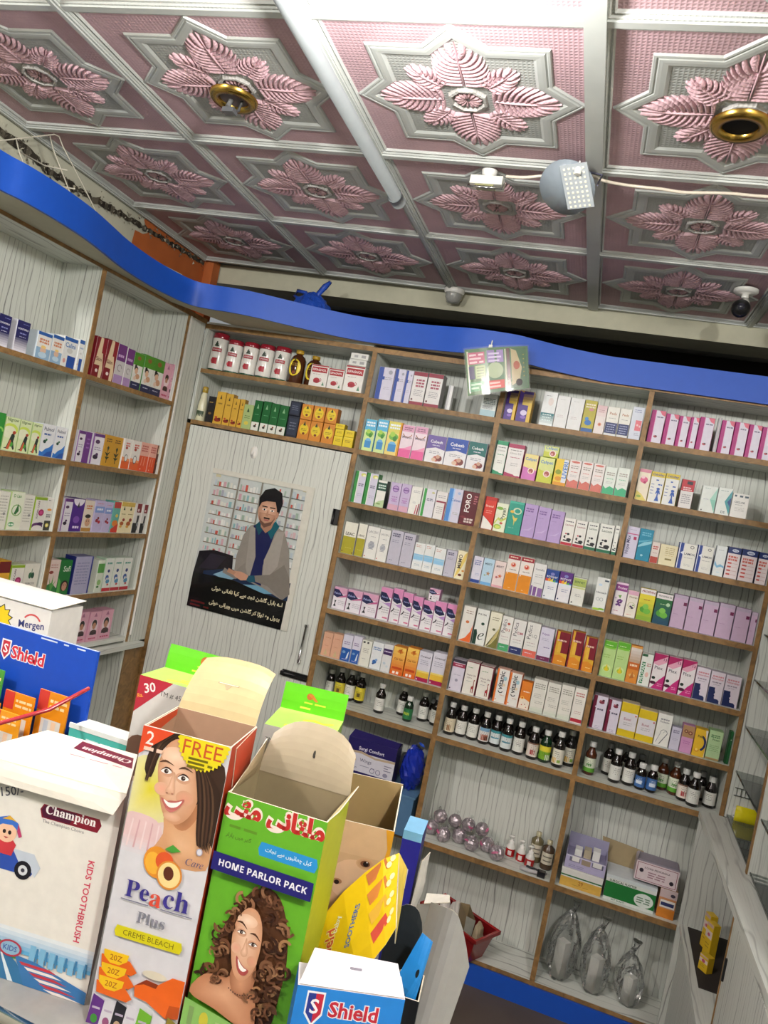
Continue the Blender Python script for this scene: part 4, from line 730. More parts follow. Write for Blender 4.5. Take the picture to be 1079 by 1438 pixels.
def _grp(f):
    f.R(0,.74,1,.94,'#8c3c84'); f.T('Prolex',.55,.84,.8,'#ecd8e8'); f.R(0,.94,1,1,'#e0c4d8')
    for i in range(9): f.E(.4+.13*(i % 3)-.05*(i//3), .44-.07*(i//3)+.02*(i % 2), .1,.1,'#5a2c6c' if i % 2 else '#74408a')
    f.P([(.3,.6),(.6,.62),(.5,.5)],'#6ca04c'); f.L(.1,.5,.12,1,.05,'#b86c8c'); f.E(.14,.5,.06,.06,'#b08cc0')
D['grape'] = ('white box with purple title and grapes', '#e6dfe0', '#c8a8c4', _grp)
def _grp2(f):
    f.R(0,.84,1,1,'#d8a8bc'); f.T('Noven',.55,.76,.76,'#8c7c4c'); f.E(.5,.44,.36,.34,'#b8bc84'); f.E(.5,.44,.31,.29,'#e6e0d4'); f.E(.45,.4,.12,.1,'#4c3458'); f.E(.6,.36,.12,.1,'#38284c'); f.E(.66,.46,.08,.08,'#6c9048'); f.L(.2,.6,.1,1,.05,'#c84c4c')
D['grape2'] = ('cream box with round plant picture', '#e6dfd2', '#d0c4bc', _grp2)
def _pro(f, t, c0, c1):
    f.R(0,.82,1,1,'#e6e0de'); f.T(t,.52,.91,.84,'#8c2430' if t[0] == 'P' else '#34342c'); f.G(0,0,1,.82,c1,c0,6)
    f.E(.4,.34,.26,.22,'#4f9c34'); f.E(.62,.3,.24,.2,'#6cb440'); f.E(.5,.44,.2,.18,'#82c250'); f.L(.3,.75,.66,1,.06,'#a85c2c' if t[0] == 'P' else '#b8d8a0')
D['prospan'] = ('yellow leafy box with white title', '#d8d43c', '#a08030', lambda f: _pro(f, 'PROSPAN', '#e4d43c', '#88ac34'))
D['trospan'] = ('dark green leafy box with white title', '#2c6438', '#1c4028', lambda f: (_pro(f, 'TROSPAN IX', '#2a6a3a', '#1d4a64'), f.E(.78,.66,.12,.12,'#b8d8b0')))
q('mauve', 'tall mauve box with small maroon square', '#c3a9c2', ('R',.74,.70,.98,.80,'#6c1c48'), ('L',.3,.95,.95,1,.06,'#a890ac'), ('L',.1,.5,.42,1,.04,'#a88aa8'), ('R',0,.9,1,1,'#b8a8bc'), side='#8a7890')
q('greenlemon', 'lime green box with lemon drop', '#b5d58a', ('R',0,.84,1,1,'#5fae2c'), ('E',.5,.82,.5,.08,'#7fc43c'), ('L',.15,.7,.9,1,.05,'#d8ecb8'), ('E',.5,.24,.34,.3,'#cfe09c'), ('E',.5,.22,.24,.2,'#a4c83c'), ('E',.5,.2,.16,.13,'#e0cc2c'), ('P',[(.4,.24),(.6,.24),(.5,.36)],'#e0cc2c'), ('L',.1,.6,.62,2,.06,'#8cb458'))
q('orangesilver', 'orange box with silver top', '#d88a34', ('G',0,.55,1,.95,'#b8a088','#d8d0c8',5), ('R',0,.36,1,.55,'#c8641c'), ('L',.15,.85,.5,1,.08,'#f0d8b8',.7), ('E',.5,.2,.3,.16,'#e0b870'), ('P',[(.3,.1),(.7,.14),(.5,.3)],'#b86c2c'), ('R',0,.95,1,1,'#d8a050'))
q('greenvert', 'white box with green vertical lettering', '#e2e4dc', ('R',0,.92,.5,1,'#2c5c3c'), ('R',.1,.06,.42,.74,'#2f7a4c'), ('T','PROPAN',.26,.4,.6,'#dfe8dc',90), ('L',.55,.9,.72,2,.06,'#b87c74',.6), ('E',.68,.36,.16,.24,'#e0b8ac'), side='#c0c4bc')
def _plex(f):
    f.P([(0,1),(1,1),(1,.96),(0,.72)],'#a81c5c'); f.P([(0,.74),(1,.97),(1,.80),(.4,.66),(0,.7)],'#e0a4b8'); f.T('13',.82,.86,.22,'#6c2c4c'); f.T('Plex',.44,.60,.62,'#4c4c54',0,'i'); f.P([(.1,0),(1,0),(1,.42),(.6,.26)],'#c02878'); f.E(.18,.3,.14,.12,'#1c3024'); f.E(.2,.16,.24,.13,'#4c1434'); f.L(.55,.9,.16,2,.05,'#e8a8c8')
D['plex'] = ('white box with magenta corners', '#e6e0e0', '#8c1c50', _plex)
def _sil(f):
    f.L(.12,.9,.88,1,.07,'#c8848c',.7); f.T('Neurobat',.5,.78,.84,'#c0707c'); f.L(.15,.8,.68,1,.05,'#8c8090',.7); f.L(.25,.7,.6,1,.05,'#a49aa8')
    f.P([(0,0),(.88,0),(.86,.1),(.74,.14),(.5,.14),(.46,.2),(.5,.24),(.42,.28),(.5,.34),(.44,.42),(.44,.5),(0,.5)],'#1c2858')
D['navysil'] = ('pinkish white box with navy head silhouette', '#d9cfd8', '#b0a8b4', _sil)
def _mst(f):
    f.R(0,0,.24,1,'#6c1634'); f.E(.6,.82,.2,.13,'#7c2c40'); f.E(.7,.88,.1,.08,'#4c1c2c'); f.E(.5,.86,.08,.06,'#b06c74'); f.L(.36,.85,.62,1,.06,'#555068',.8); f.L(.4,.8,.1,2,.05,'#a8a4b8'); f.E(.24,.66,.08,.06,'#d6d0de')
D['maroonstripe'] = ('lavender box with maroon left stripe', '#d6d0de', '#5c1430', _mst)
q('yellowends', 'white box with yellow top and foot', '#d8d4d8', ('R',0,.72,1,1,'#d4b81c'), ('R',0,0,1,.2,'#d4b81c'), ('T','Eutel',.45,.52,.4,'#a8707c'), ('L',.25,.75,.42,2,.06,'#aaa'), ('E',.9,.66,.05,.05,'#c04c4c'), side='#b89c20')
def _scv(f):
    f.L(.2,.8,.86,1,.05,'#8a8a8c',.9); f.T('Poclestin',.5,.76,.64,'#6a6a70')
    f.arc(.58,.42,.22,.255,-20,180,'#707478',14); f.arc(.70,.42,.12,.15,20,180,'#909498',12); f.P([(.34,.06),(.40,.05),(.84,.40),(.80,.42)],'#707478'); f.P([(.1,.1),(.14,.08),(.38,.42),(.34,.42)],'#a0a4a8')
D['scurve'] = ('white box with grey S curve', '#e2e1d9', '#bab9b2', _scv)
q('lavsmall', 'short lavender box', '#c2bece', ('L',.15,.8,.88,2,.08,'#7c7890',.7), ('L',.2,.8,.5,2,.06,'#a09cb0'), side='#a09cac')
q('pinkbears', 'pink box with brown animals', '#c890b8', ('R',0,.56,1,1,'#a8845c'), ('E',.3,.78,.18,.16,'#6c3c2c'), ('E',.68,.74,.2,.18,'#7c4434'), ('E',.3,.78,.08,.07,'#c8a078'), ('E',.68,.74,.09,.08,'#c8a078'), ('L',.2,.8,.42,2,.07,'#a8609c'), side='#a87898')
q('yellownavy', 'yellow box with navy curve', '#e0b42c', ('arc',.1,.5,.72,.9,-50,50,'#1e2c5c',14), ('P',[(.95,0),(1,0),(1,1),(.8,1),(.98,.6),(.98,.3)],'#e0dcd0'), ('T','Fefit',.48,.74,.5,'#3c3420'), ('E',.3,.22,.2,.16,'#d08420'), ('E',.3,.24,.13,.11,'#f0d468'), side='#c09c28')
q('lightgreen', 'light green box with fine print', '#b5d4a0', ('L',.15,.8,.86,2,.06,'#4c7c4c',.6), ('T','Fosan',.55,.7,.5,'#3c6c40'), ('L',.15,.85,.5,4,.06,'#86ac74'), ('R',0,0,1,.06,'#b08c5c'), side='#84a870')
q('darkgreenside', 'dark green box edge in the corner', '#1f5c30', ('R',0,0,.4,1,'#16401f'), ('E',.7,.75,.2,.16,'#c8d0c0'))
# -- above the door
q('ispaghol', 'white box with red title and red cup', '#e6e2dc', ('R',.05,.66,.95,.9,'#a8202c'), ('T','ISPAGHOL',.5,.78,.8,'#f0e4e0'), ('R',.0,.94,1,1,'#a03038'), ('E',.42,.28,.2,.15,'#b03440'), ('R',.25,.18,.5,.3,'#a02834'), ('arc',.6,.32,.07,.1,-90,90,'#b03440'), ('P',[(.75,.08),(.9,.08),(.82,.26)],'#5a8c6c'), ('L',.15,.6,.58,1,.06,'#b09898'))
q('brownsmall', 'small brown box', '#7a5638', ('L',.2,.8,.7,2,.12,'#a88860'))
q('blacksmall', 'small black box with gold mark', '#1c1a1a', ('L',.2,.8,.8,1,.1,'#b09048'), ('E',.5,.35,.24,.16,'#7c5c34'))
def _gold(f):
    f.P([(.38,.78),(.62,.78),(.5,.92)],'#4c3c14'); f.L(.25,.75,.66,1,.06,'#8c6c24',.7); f.E(.5,.12,.4,.2,'#8c2c1c'); f.E(.3,.2,.16,.12,'#b8482c'); f.E(.7,.16,.18,.12,'#5c1c14')
D['goldbox'] = ('narrow gold box with dark red foot', '#d4a83c', '#b08424', _gold)
q('palegreen', 'pale green box with dark emblem', '#a8bc7c', ('P',[(.35,.7),(.65,.7),(.5,.88)],'#2c4c24'), ('E',.5,.24,.24,.2,'#d8c850'), ('L',.2,.8,.55,2,.08,'#5c7c40'))
q('greenwhite', 'dark green box with white foot', '#14622c', ('R',0,0,1,.28,'#e0e2d8'), ('P',[(.35,.74),(.65,.74),(.5,.9)],'#8cb88c'), ('E',.5,.14,.18,.14,'#3c3428'), ('E',.6,.2,.1,.1,'#8c3c2c'), ('L',.25,.8,.55,1,.07,'#5c9c6c'), side='#0f4a20')
q('darknavy', 'dark navy box with grey print', '#1e2434', ('R',.1,.1,.9,.9,'#2c3448'), ('L',.2,.8,.7,3,.14,'#6c7484'), side='#141824')
def _honey(f):
    f.E(.5,.52,.40,.46,'#e4c82c'); f.P([(.38,.72),(.62,.72),(.5,.96)],'#2c3820'); f.E(.52,.3,.12,.1,'#7c3420'); f.L(.25,.75,.56,2,.08,'#8c6c18')
D['honeybox'] = ('orange box with yellow oval', '#d2862c', '#b06c20', _honey)
q('yellowbox', 'small bright yellow box', '#e2c71c', ('L',.2,.8,.7,2,.16,'#a88c10',.5), ('R',.0,.9,1,1,'#ecd84c'), side='#b09810')
# -- left wall
q('redcream', 'dark red box with cream figure panel', '#7c1824', ('P',[(.35,1),(.6,1),(.95,.2),(.9,.0),(.3,0),(.1,.3)],'#e0c8a4') , ('R',0,0,.62,.3,'#7c1824'), ('E',.4,.16,.13,.11,'#e4d4d0'), ('T','Skin',.45,.46,.55,'#6c2c24'), ('R',.62,.62,1,1,'#8c1c28'))
q('purplegrey', 'grey box with purple top and lilac foot', '#c8c4c4', ('R',0,.58,1,1,'#6c3478'), ('L',.15,.85,.74,1,.08,'#c8a8d0',.8), ('R',0,0,1,.22,'#a888b8'), ('arc',.5,.4,.2,.26,0,300,'#8c8088',12))
def _pers(f, c):
    f.R(0,.66,1,1,c); f.E(.5,.86,.2,.14,'#8c5c2c'); f.R(0,0,1,.2,'#232850'); f.L(.25,.75,.13,1,.06,'#c8cce0'); f.E(.36,.56,.2,.16,'#2c2420'); f.E(.4,.5,.17,.2,'#d8b094'); f.E(.6,.36,.22,.18,'#c89878'); f.E(.35,.3,.14,.14,'#e0c4b0'); f.E(.28,.62,.12,.12,'#1c1614')
D['greenperson'] = ('white box with green top and two faces', '#e0dfd8', '#3c7c2c', lambda f: _pers(f, '#4c8c24'))
def _oval(f):
    f.P([(.35,.84),(.65,.84),(.5,.98)],'#a86c88'); f.E(.5,.50,.34,.44,'#e6cfd4'); f.E(.5,.6,.22,.24,'#2c2220'); f.E(.5,.52,.16,.2,'#b88468'); f.E(.5,.30,.3,.16,'#4c3434'); f.R(.2,.22,.8,.3,'#3a2a2c'); f.L(.15,.85,.12,1,.06,'#c04c70',.8)
D['pinkoval'] = ('pink box with oval portrait', '#dca6b8', '#c890a4', _oval)
q('whitepurple', 'white box with purple top and dark grapes', '#dedae2', ('R',.0,.9,1,1,'#5c2c74'), ('R',0,0,.14,1,'#8c5ca4'), ('E',.45,.74,.2,.12,'#4c2c54'), ('L',.25,.85,.56,2,.07,'#8c80a0'), ('E',.45,.24,.22,.14,'#2c1c34'), ('E',.55,.32,.12,.1,'#4c2c58'))
q('purpleplain', 'plain purple box', '#6c3484', ('L',.3,.8,.8,3,.14,'#9c6cb4'))
q('goldplant', 'gold box with dark plant drawing', '#c29022', ('L',.2,.8,.9,2,.07,'#5c3c0c',.6), ('P',[(.46,.1),(.54,.1),(.52,.55),(.48,.55)],'#2c2c14'), ('P',[(.5,.3),(.2,.45),(.46,.42)],'#2c3414'), ('P',[(.5,.3),(.8,.48),(.54,.42)],'#2c3414'), ('P',[(.5,.2),(.25,.3),(.46,.3)],'#343c18'), ('P',[(.5,.2),(.78,.3),(.54,.3)],'#343c18'), ('P',[(.5,.45),(.38,.6),(.5,.66),(.62,.6)],'#2c3414'))
q('whiteorange', 'white box with orange foot and egg shape', '#e2dcd6', ('R',0,0,1,.26,'#dc5c1c'), ('P',[(0,.26),(1,.26),(1,.34),(0,.4)],'#e8905c'), ('E',.5,.36,.2,.3,'#3c3c40'), ('E',.5,.36,.15,.24,'#e8e4e0'), ('L',.25,.75,.88,2,.08,'#c84c3c',.6), ('E',.4,.7,.15,.1,'#a83c2c'))
q('pinkorange', 'pink and orange striped box', '#e2a898', ('R',0,0,1,.54,'#dc4c1c'), ('L',.15,.85,.9,3,.08,'#b85c54',.6), ('P',[(.3,.5),(.4,.5),(.32,.2),(.25,.2)],'#e88c6c'), ('P',[(.6,.5),(.7,.5),(.62,.2),(.55,.2)],'#e88c6c'), ('E',.3,.08,.05,.05,'#f0d0c0'))
q('brownalmond', 'brown box with golden almond', '#5c2c1c', ('R',0,.7,1,1,'#d8c4a8'), ('E',.5,.36,.26,.36,'#d8943c'), ('E',.48,.4,.12,.22,'#e8bc6c'))
q('purplearch', 'purple box with white arch', '#4c2484', ('E',.5,1,.46,.4,'#e0dce4'), ('P',[(.4,.74),(.6,.74),(.5,.92)],'#2c2c30'), ('E',.5,.36,.26,.2,'#7c50ac'), ('L',.3,.8,.16,1,.08,'#e0d4ec',.9))
q('creamface', 'cream box with smiling face', '#d9cdbd', ('R',0,0,1,.12,'#b08440'), ('E',.55,.3,.28,.3,'#c89c7c'), ('E',.5,.5,.3,.14,'#2c2420'), ('E',.45,.34,.05,.04,'#2c1c18'), ('E',.65,.34,.05,.04,'#2c1c18'), ('L',.2,.8,.86,2,.08,'#c0703c',.6))
q('lavcherry', 'lavender box with red cherries', '#b8aed0', ('R',0,.62,1,.82,'#7c94cc'), ('L',.2,.8,.76,1,.08,'#e0e4f0',.8), ('E',.35,.36,.14,.12,'#8c1c28'), ('E',.6,.32,.14,.12,'#a82430'), ('E',.48,.44,.1,.1,'#701820'), ('L',.2,.8,.92,1,.06,'#c8707c'))
q('tealred', 'teal box with red and orange fruit', '#62a89c', ('R',0,.8,1,1,'#b83c34'), ('E',.5,.3,.4,.3,'#d87c2c'), ('P',[(0,0),(1,0),(1,.3),(0,.1)],'#c83c2c'), ('E',.6,.55,.2,.16,'#dcc85c'))
q('creamfruit', 'cream box with brown fruit picture', '#e6d9b0', ('R',.0,.86,1,1,'#c8a84c'), ('P',[(.35,.74),(.65,.74),(.5,.88)],'#2c3c20'), ('E',.45,.3,.3,.2,'#a8541c'), ('E',.65,.42,.2,.16,'#8c2c20'), ('E',.35,.2,.2,.12,'#d8a03c'), ('L',.2,.8,.62,1,.07,'#8c7c4c'))
q('blackred', 'white and black box with red emblem', '#d8d4d0', ('R',0,0,.7,.34,'#1c1a1c'), ('R',.3,.7,.95,1,'#7c1c24'), ('E',.55,.78,.14,.13,'#d8c0c0'), ('P',[(.45,.1),(.75,.1),(.8,.6),(.5,.6)],'#2c2a2c'), ('E',.7,.3,.14,.2,'#8c8c90'))
q('pinkgreen', 'pale pink box with green leaf foot', '#dcc8c0', ('P',[(0,0),(1,0),(1,.2),(.5,.36),(0,.3)],'#2c7c3c'), ('P',[(.5,.1),(.2,.5),(.45,.3),(.55,.6),(.6,.3),(.85,.45)],'#5ca04c'), ('E',.3,.66,.2,.1,'#8c3c34'), ('L',.2,.8,.88,2,.07,'#b87c74'))
q('greenface', 'green box with smiling face', '#1f7434', ('T','Safi',.6,.76,.62,'#e0e8d8',0,'i'), ('E',.6,.26,.34,.34,'#2c1c18'), ('E',.62,.24,.22,.28,'#c08c74'), ('E',.55,.28,.04,.03,'#2c1c18'), ('E',.72,.28,.04,.03,'#2c1c18'), ('P',[(0,0),(.3,0),(.2,.4),(0,.5)],'#5cac4c'))
q('lavback', 'wide lavender box turned backwards with blue edge', '#a8a6c2', ('R',.92,0,1,1,'#2c3484'), ('L',.12,.8,.84,8,.08,'#8482a4',.3), side='#232a6c')
q('whitegreen', 'white and green box', '#d6dccc', ('R',0,.6,1,.9,'#5c9c4c'), ('E',.5,.3,.3,.3,'#8cb86c'), ('E',.4,.16,.2,.12,'#3c7c34'))
def _bfig(f):
    f.R(0,0,1,.1,'#b82c38'); f.L(.2,.8,.88,1,.07,'#5c9c8c',.8); f.E(.5,.62,.14,.13,'#2c3c78'); f.E(.42,.42,.2,.2,'#3c5c9c'); f.E(.55,.3,.22,.18,'#4c8cb4'); f.E(.45,.38,.1,.1,'#e0e0dc'); f.E(.62,.2,.12,.08,'#b84c4c')
D['bluefigure'] = ('white box with blue figure and red foot', '#dfe2da', '#a8c0a8', _bfig)
q('yellowgreen', 'small yellow green box', '#b4a64c', ('R',0,.84,1,1,'#4c7c44'), ('L',.2,.8,.66,2,.12,'#6c6424'), ('E',.5,.28,.24,.2,'#d8c860'))
q('tealplain', 'plain teal box', '#3c8c70', ('L',.2,.8,.6,2,.12,'#5cac8c'))
def _nf(f): f.G(0,0,1,.5,'#d8d6e0','#242458',7); f.T('CONSTIPRO',.5,.74,.84,'#dfe0ec'); f.L(.3,.8,.62,1,.05,'#8c90c4',.8); f.L(.45,.9,.92,1,.06,'#7c80b8'); f.R(0,.5,1,.5001,'#242458'); f.L(.3,.8,.5,1,.05,'#c4c4dc')
D['navyfade'] = ('navy box fading to white foot', '#22225a', '#c0c0c8', _nf)
def _bb(f): f.R(0,.88,1,1,'#2c5ca4'); f.L(.15,.85,.76,2,.1,'#c8805c',.7); f.R(0,0,1,.42,'#8cacc8'); f.E(.5,.34,.22,.2,'#d8b49c'); f.E(.5,.16,.3,.16,'#b8d0e0'); f.E(.5,.46,.18,.08,'#e8c878')
D['bluebaby'] = ('white box with small child picture', '#e2e0da', '#c0ccd4', _bb)
q('whiteblue', 'white box with blue block at foot', '#e0e2e0', ('R',0,.88,1,1,'#2c5ca4'), ('R',.4,0,1,.4,'#1f4c9c'), ('E',.2,.2,.1,.12,'#d89c94'), ('T','Calini',.5,.74,.76,'#4c7cb4'), ('E',.5,.56,.22,.14,'#c8c8c4'))
q('greensolid', 'green box with light swoosh', '#2c8c34', ('arc',.5,.5,.3,.5,0,120,'#8ccc5c'))
def _hair(f): f.T('Nigrow',.5,.92,.8,'#4c6c34'); f.E(.4,.64,.55,.34,'#c8dc5c'); f.E(.35,.56,.5,.34,'#dfe4c4'); f.P([(.1,.06),(.3,.1),(.55,.5),(.7,.56),(.8,.46),(.75,.3),(.9,.06),(.8,.04),(.6,.2),(.5,.06)],'#20302a'); f.E(.72,.56,.12,.1,'#a83c28'); f.E(.62,.2,.14,.14,'#4ca03c'); f.P([(.3,.04),(.5,.04),(.6,.3),(.5,.34)],'#c8603c')
D['hairgreen'] = ('pale green box with dark figure', '#d3e0b0', '#9cb874', _hair)
def _peak(f): f.T('Pulmol',.48,.86,.76,'#4c5468'); f.L(.15,.7,.72,1,.06,'#3c5c9c',.9); f.P([(0,0),(1,0),(1,.44),(.72,.3),(.45,.24),(.2,.12),(0,.16)],'#2c70c0'); f.P([(.3,0),(1,0),(1,.2),(.6,.14)],'#1c4c9c'); f.E(.28,.46,.12,.1,'#1f4434'); f.E(.4,.52,.08,.07,'#2c6c44')
D['bluepeak'] = ('white box with blue peak at foot', '#dfe1e4', '#c8ccd4', _peak)
q('plaintext', 'plain off-white box with small print', '#dcdbd0', ('L',.12,.85,.9,9,.08,'#a8a89c',.3), ('E',.7,.42,.12,.1,'#8c8c88'))
def _gc(f): f.T('D Lax',.45,.9,.6,'#4c8c3c'); f.E(.52,.52,.38,.34,'#7cac5c'); f.E(.52,.52,.31,.28,'#dfe4d0'); f.P([(.35,.42),(.6,.7),(.7,.5),(.5,.4)],'#2c6c34'); f.E(.3,.14,.24,.13,'#2c8c4c'); f.L(.1,.5,.16,1,.06,'#d8ecd8',.8)
D['greencircle'] = ('white box with green leaf circle', '#dde2cc', '#a8c084', _gc)
def _sug(f): f.R(0,.92,1,1,'#8cac2c'); f.T('SUGAR CARE',.3,.62,.54,'#4c3444',90); f.E(.62,.54,.24,.22,'#a01c5c'); f.E(.62,.54,.14,.12,'#c84c84'); f.E(.45,.12,.5,.24,'#5c2c64'); f.E(.5,.06,.46,.2,'#dcd8d4'); f.E(.7,.2,.26,.1,'#3c1c4c')
D['sugarcare'] = ('white box with magenta disc and vertical lettering', '#dedcd4', '#8cac2c', _sug)
q('orangeyellow', 'white box with orange mark and yellow flower', '#dfdfd8', ('R',0,0,1,.3,'#3c3c34'), ('L',.15,.5,.94,1,.06,'#555'), ('E',.5,.64,.36,.14,'#e0943c'), ('L',.15,.85,.5,2,.06,'#6c6c70',.6), ('E',.5,.16,.28,.24,'#d8cc5c'), ('E',.5,.16,.14,.12,'#f0ecb8'))
q('yellowred', 'yellow and dark red box', '#d8a42c', ('R',0,.7,1,1,'#6c1c1c'), ('P',[(0,.3),(1,.5),(1,.3),(0,.1)],'#c8501c'))
def _lung(f): f.E(.42,.66,.1,.16,'#3c6c4c'); f.E(.6,.66,.1,.16,'#2c5440'); f.R(.49,.7,.53,.86,'#4c7c5c'); f.T('EXPECTO',.5,.42,.6,'#6c6c68'); f.L(.3,.7,.34,1,.05,'#aaa'); f.R(.4,.02,.6,.08,'#6c6444')
D['lungs'] = ('white box with dark green lungs emblem', '#dedcd0', '#b8b6aa', _lung)
# ------------------------------------------------------------------ cartons on the shelves
ORD = ['first', 'second', 'third', 'fourth', 'fifth', 'sixth', 'seventh', 'eighth', 'ninth', 'tenth', 'eleventh', 'twelfth', 'thirteenth', 'fourteenth', 'fifteenth', 'sixteenth', 'seventeenth', 'eighteenth']
SHELF = ['top', 'second', 'third', 'fourth', 'fifth', 'sixth', 'bottle']
BAYN = {'B': 'bay beside door', 'C': 'middle bay', 'D': 'right bay', 'LA': 'near left-wall bay', 'LB': 'far left-wall bay'}
def carton(w, h, d, key, name='medicine_box'):
    """closed printed carton, local origin at the middle of its front bottom edge, front towards -y"""
    desc, base, side, fn = D[key]; mb = MB()
    b = min(.0012, w*.04)
    # softened box: body with a small bevel on the four front edges
    x0, x1 = -w/2, w/2
    fr = [(x0+b, 0, b), (x1-b, 0, b), (x1-b, 0, h-b), (x0+b, 0, h-b)]; ou = [(x0, b, 0), (x1, b, 0), (x1, b, h), (x0, b, h)]; bk = [(x0, d, 0), (x1, d, 0), (x1, d, h), (x0, d, h)]
    mb.face(fr, base)
    topc = tuple(.5*x+.5*y for x, y in zip(lin(base), lin(side)))
    for i in range(4):
        j = (i+1) % 4; c = side if i in (1, 3) else topc
        mb.face([ou[i], ou[j], fr[j], fr[i]], c); mb.face([bk[i], bk[j], ou[j], ou[i]], c)
    mb.face(bk[::-1], side)
    fn(Face(mb, (x0+b, 0, b), (1, 0, 0), (0, 0, 1), w-2*b, h-2*b))
    return mb.data(name, MAT['card'])
def place(me, name, X, zz, yf, left, rj=0.0):
    if left: return link(name, me, None, (XL-yf, X, zz), math.pi/2+rj)
    return link(name, me, None, (X, yf, zz), rj)
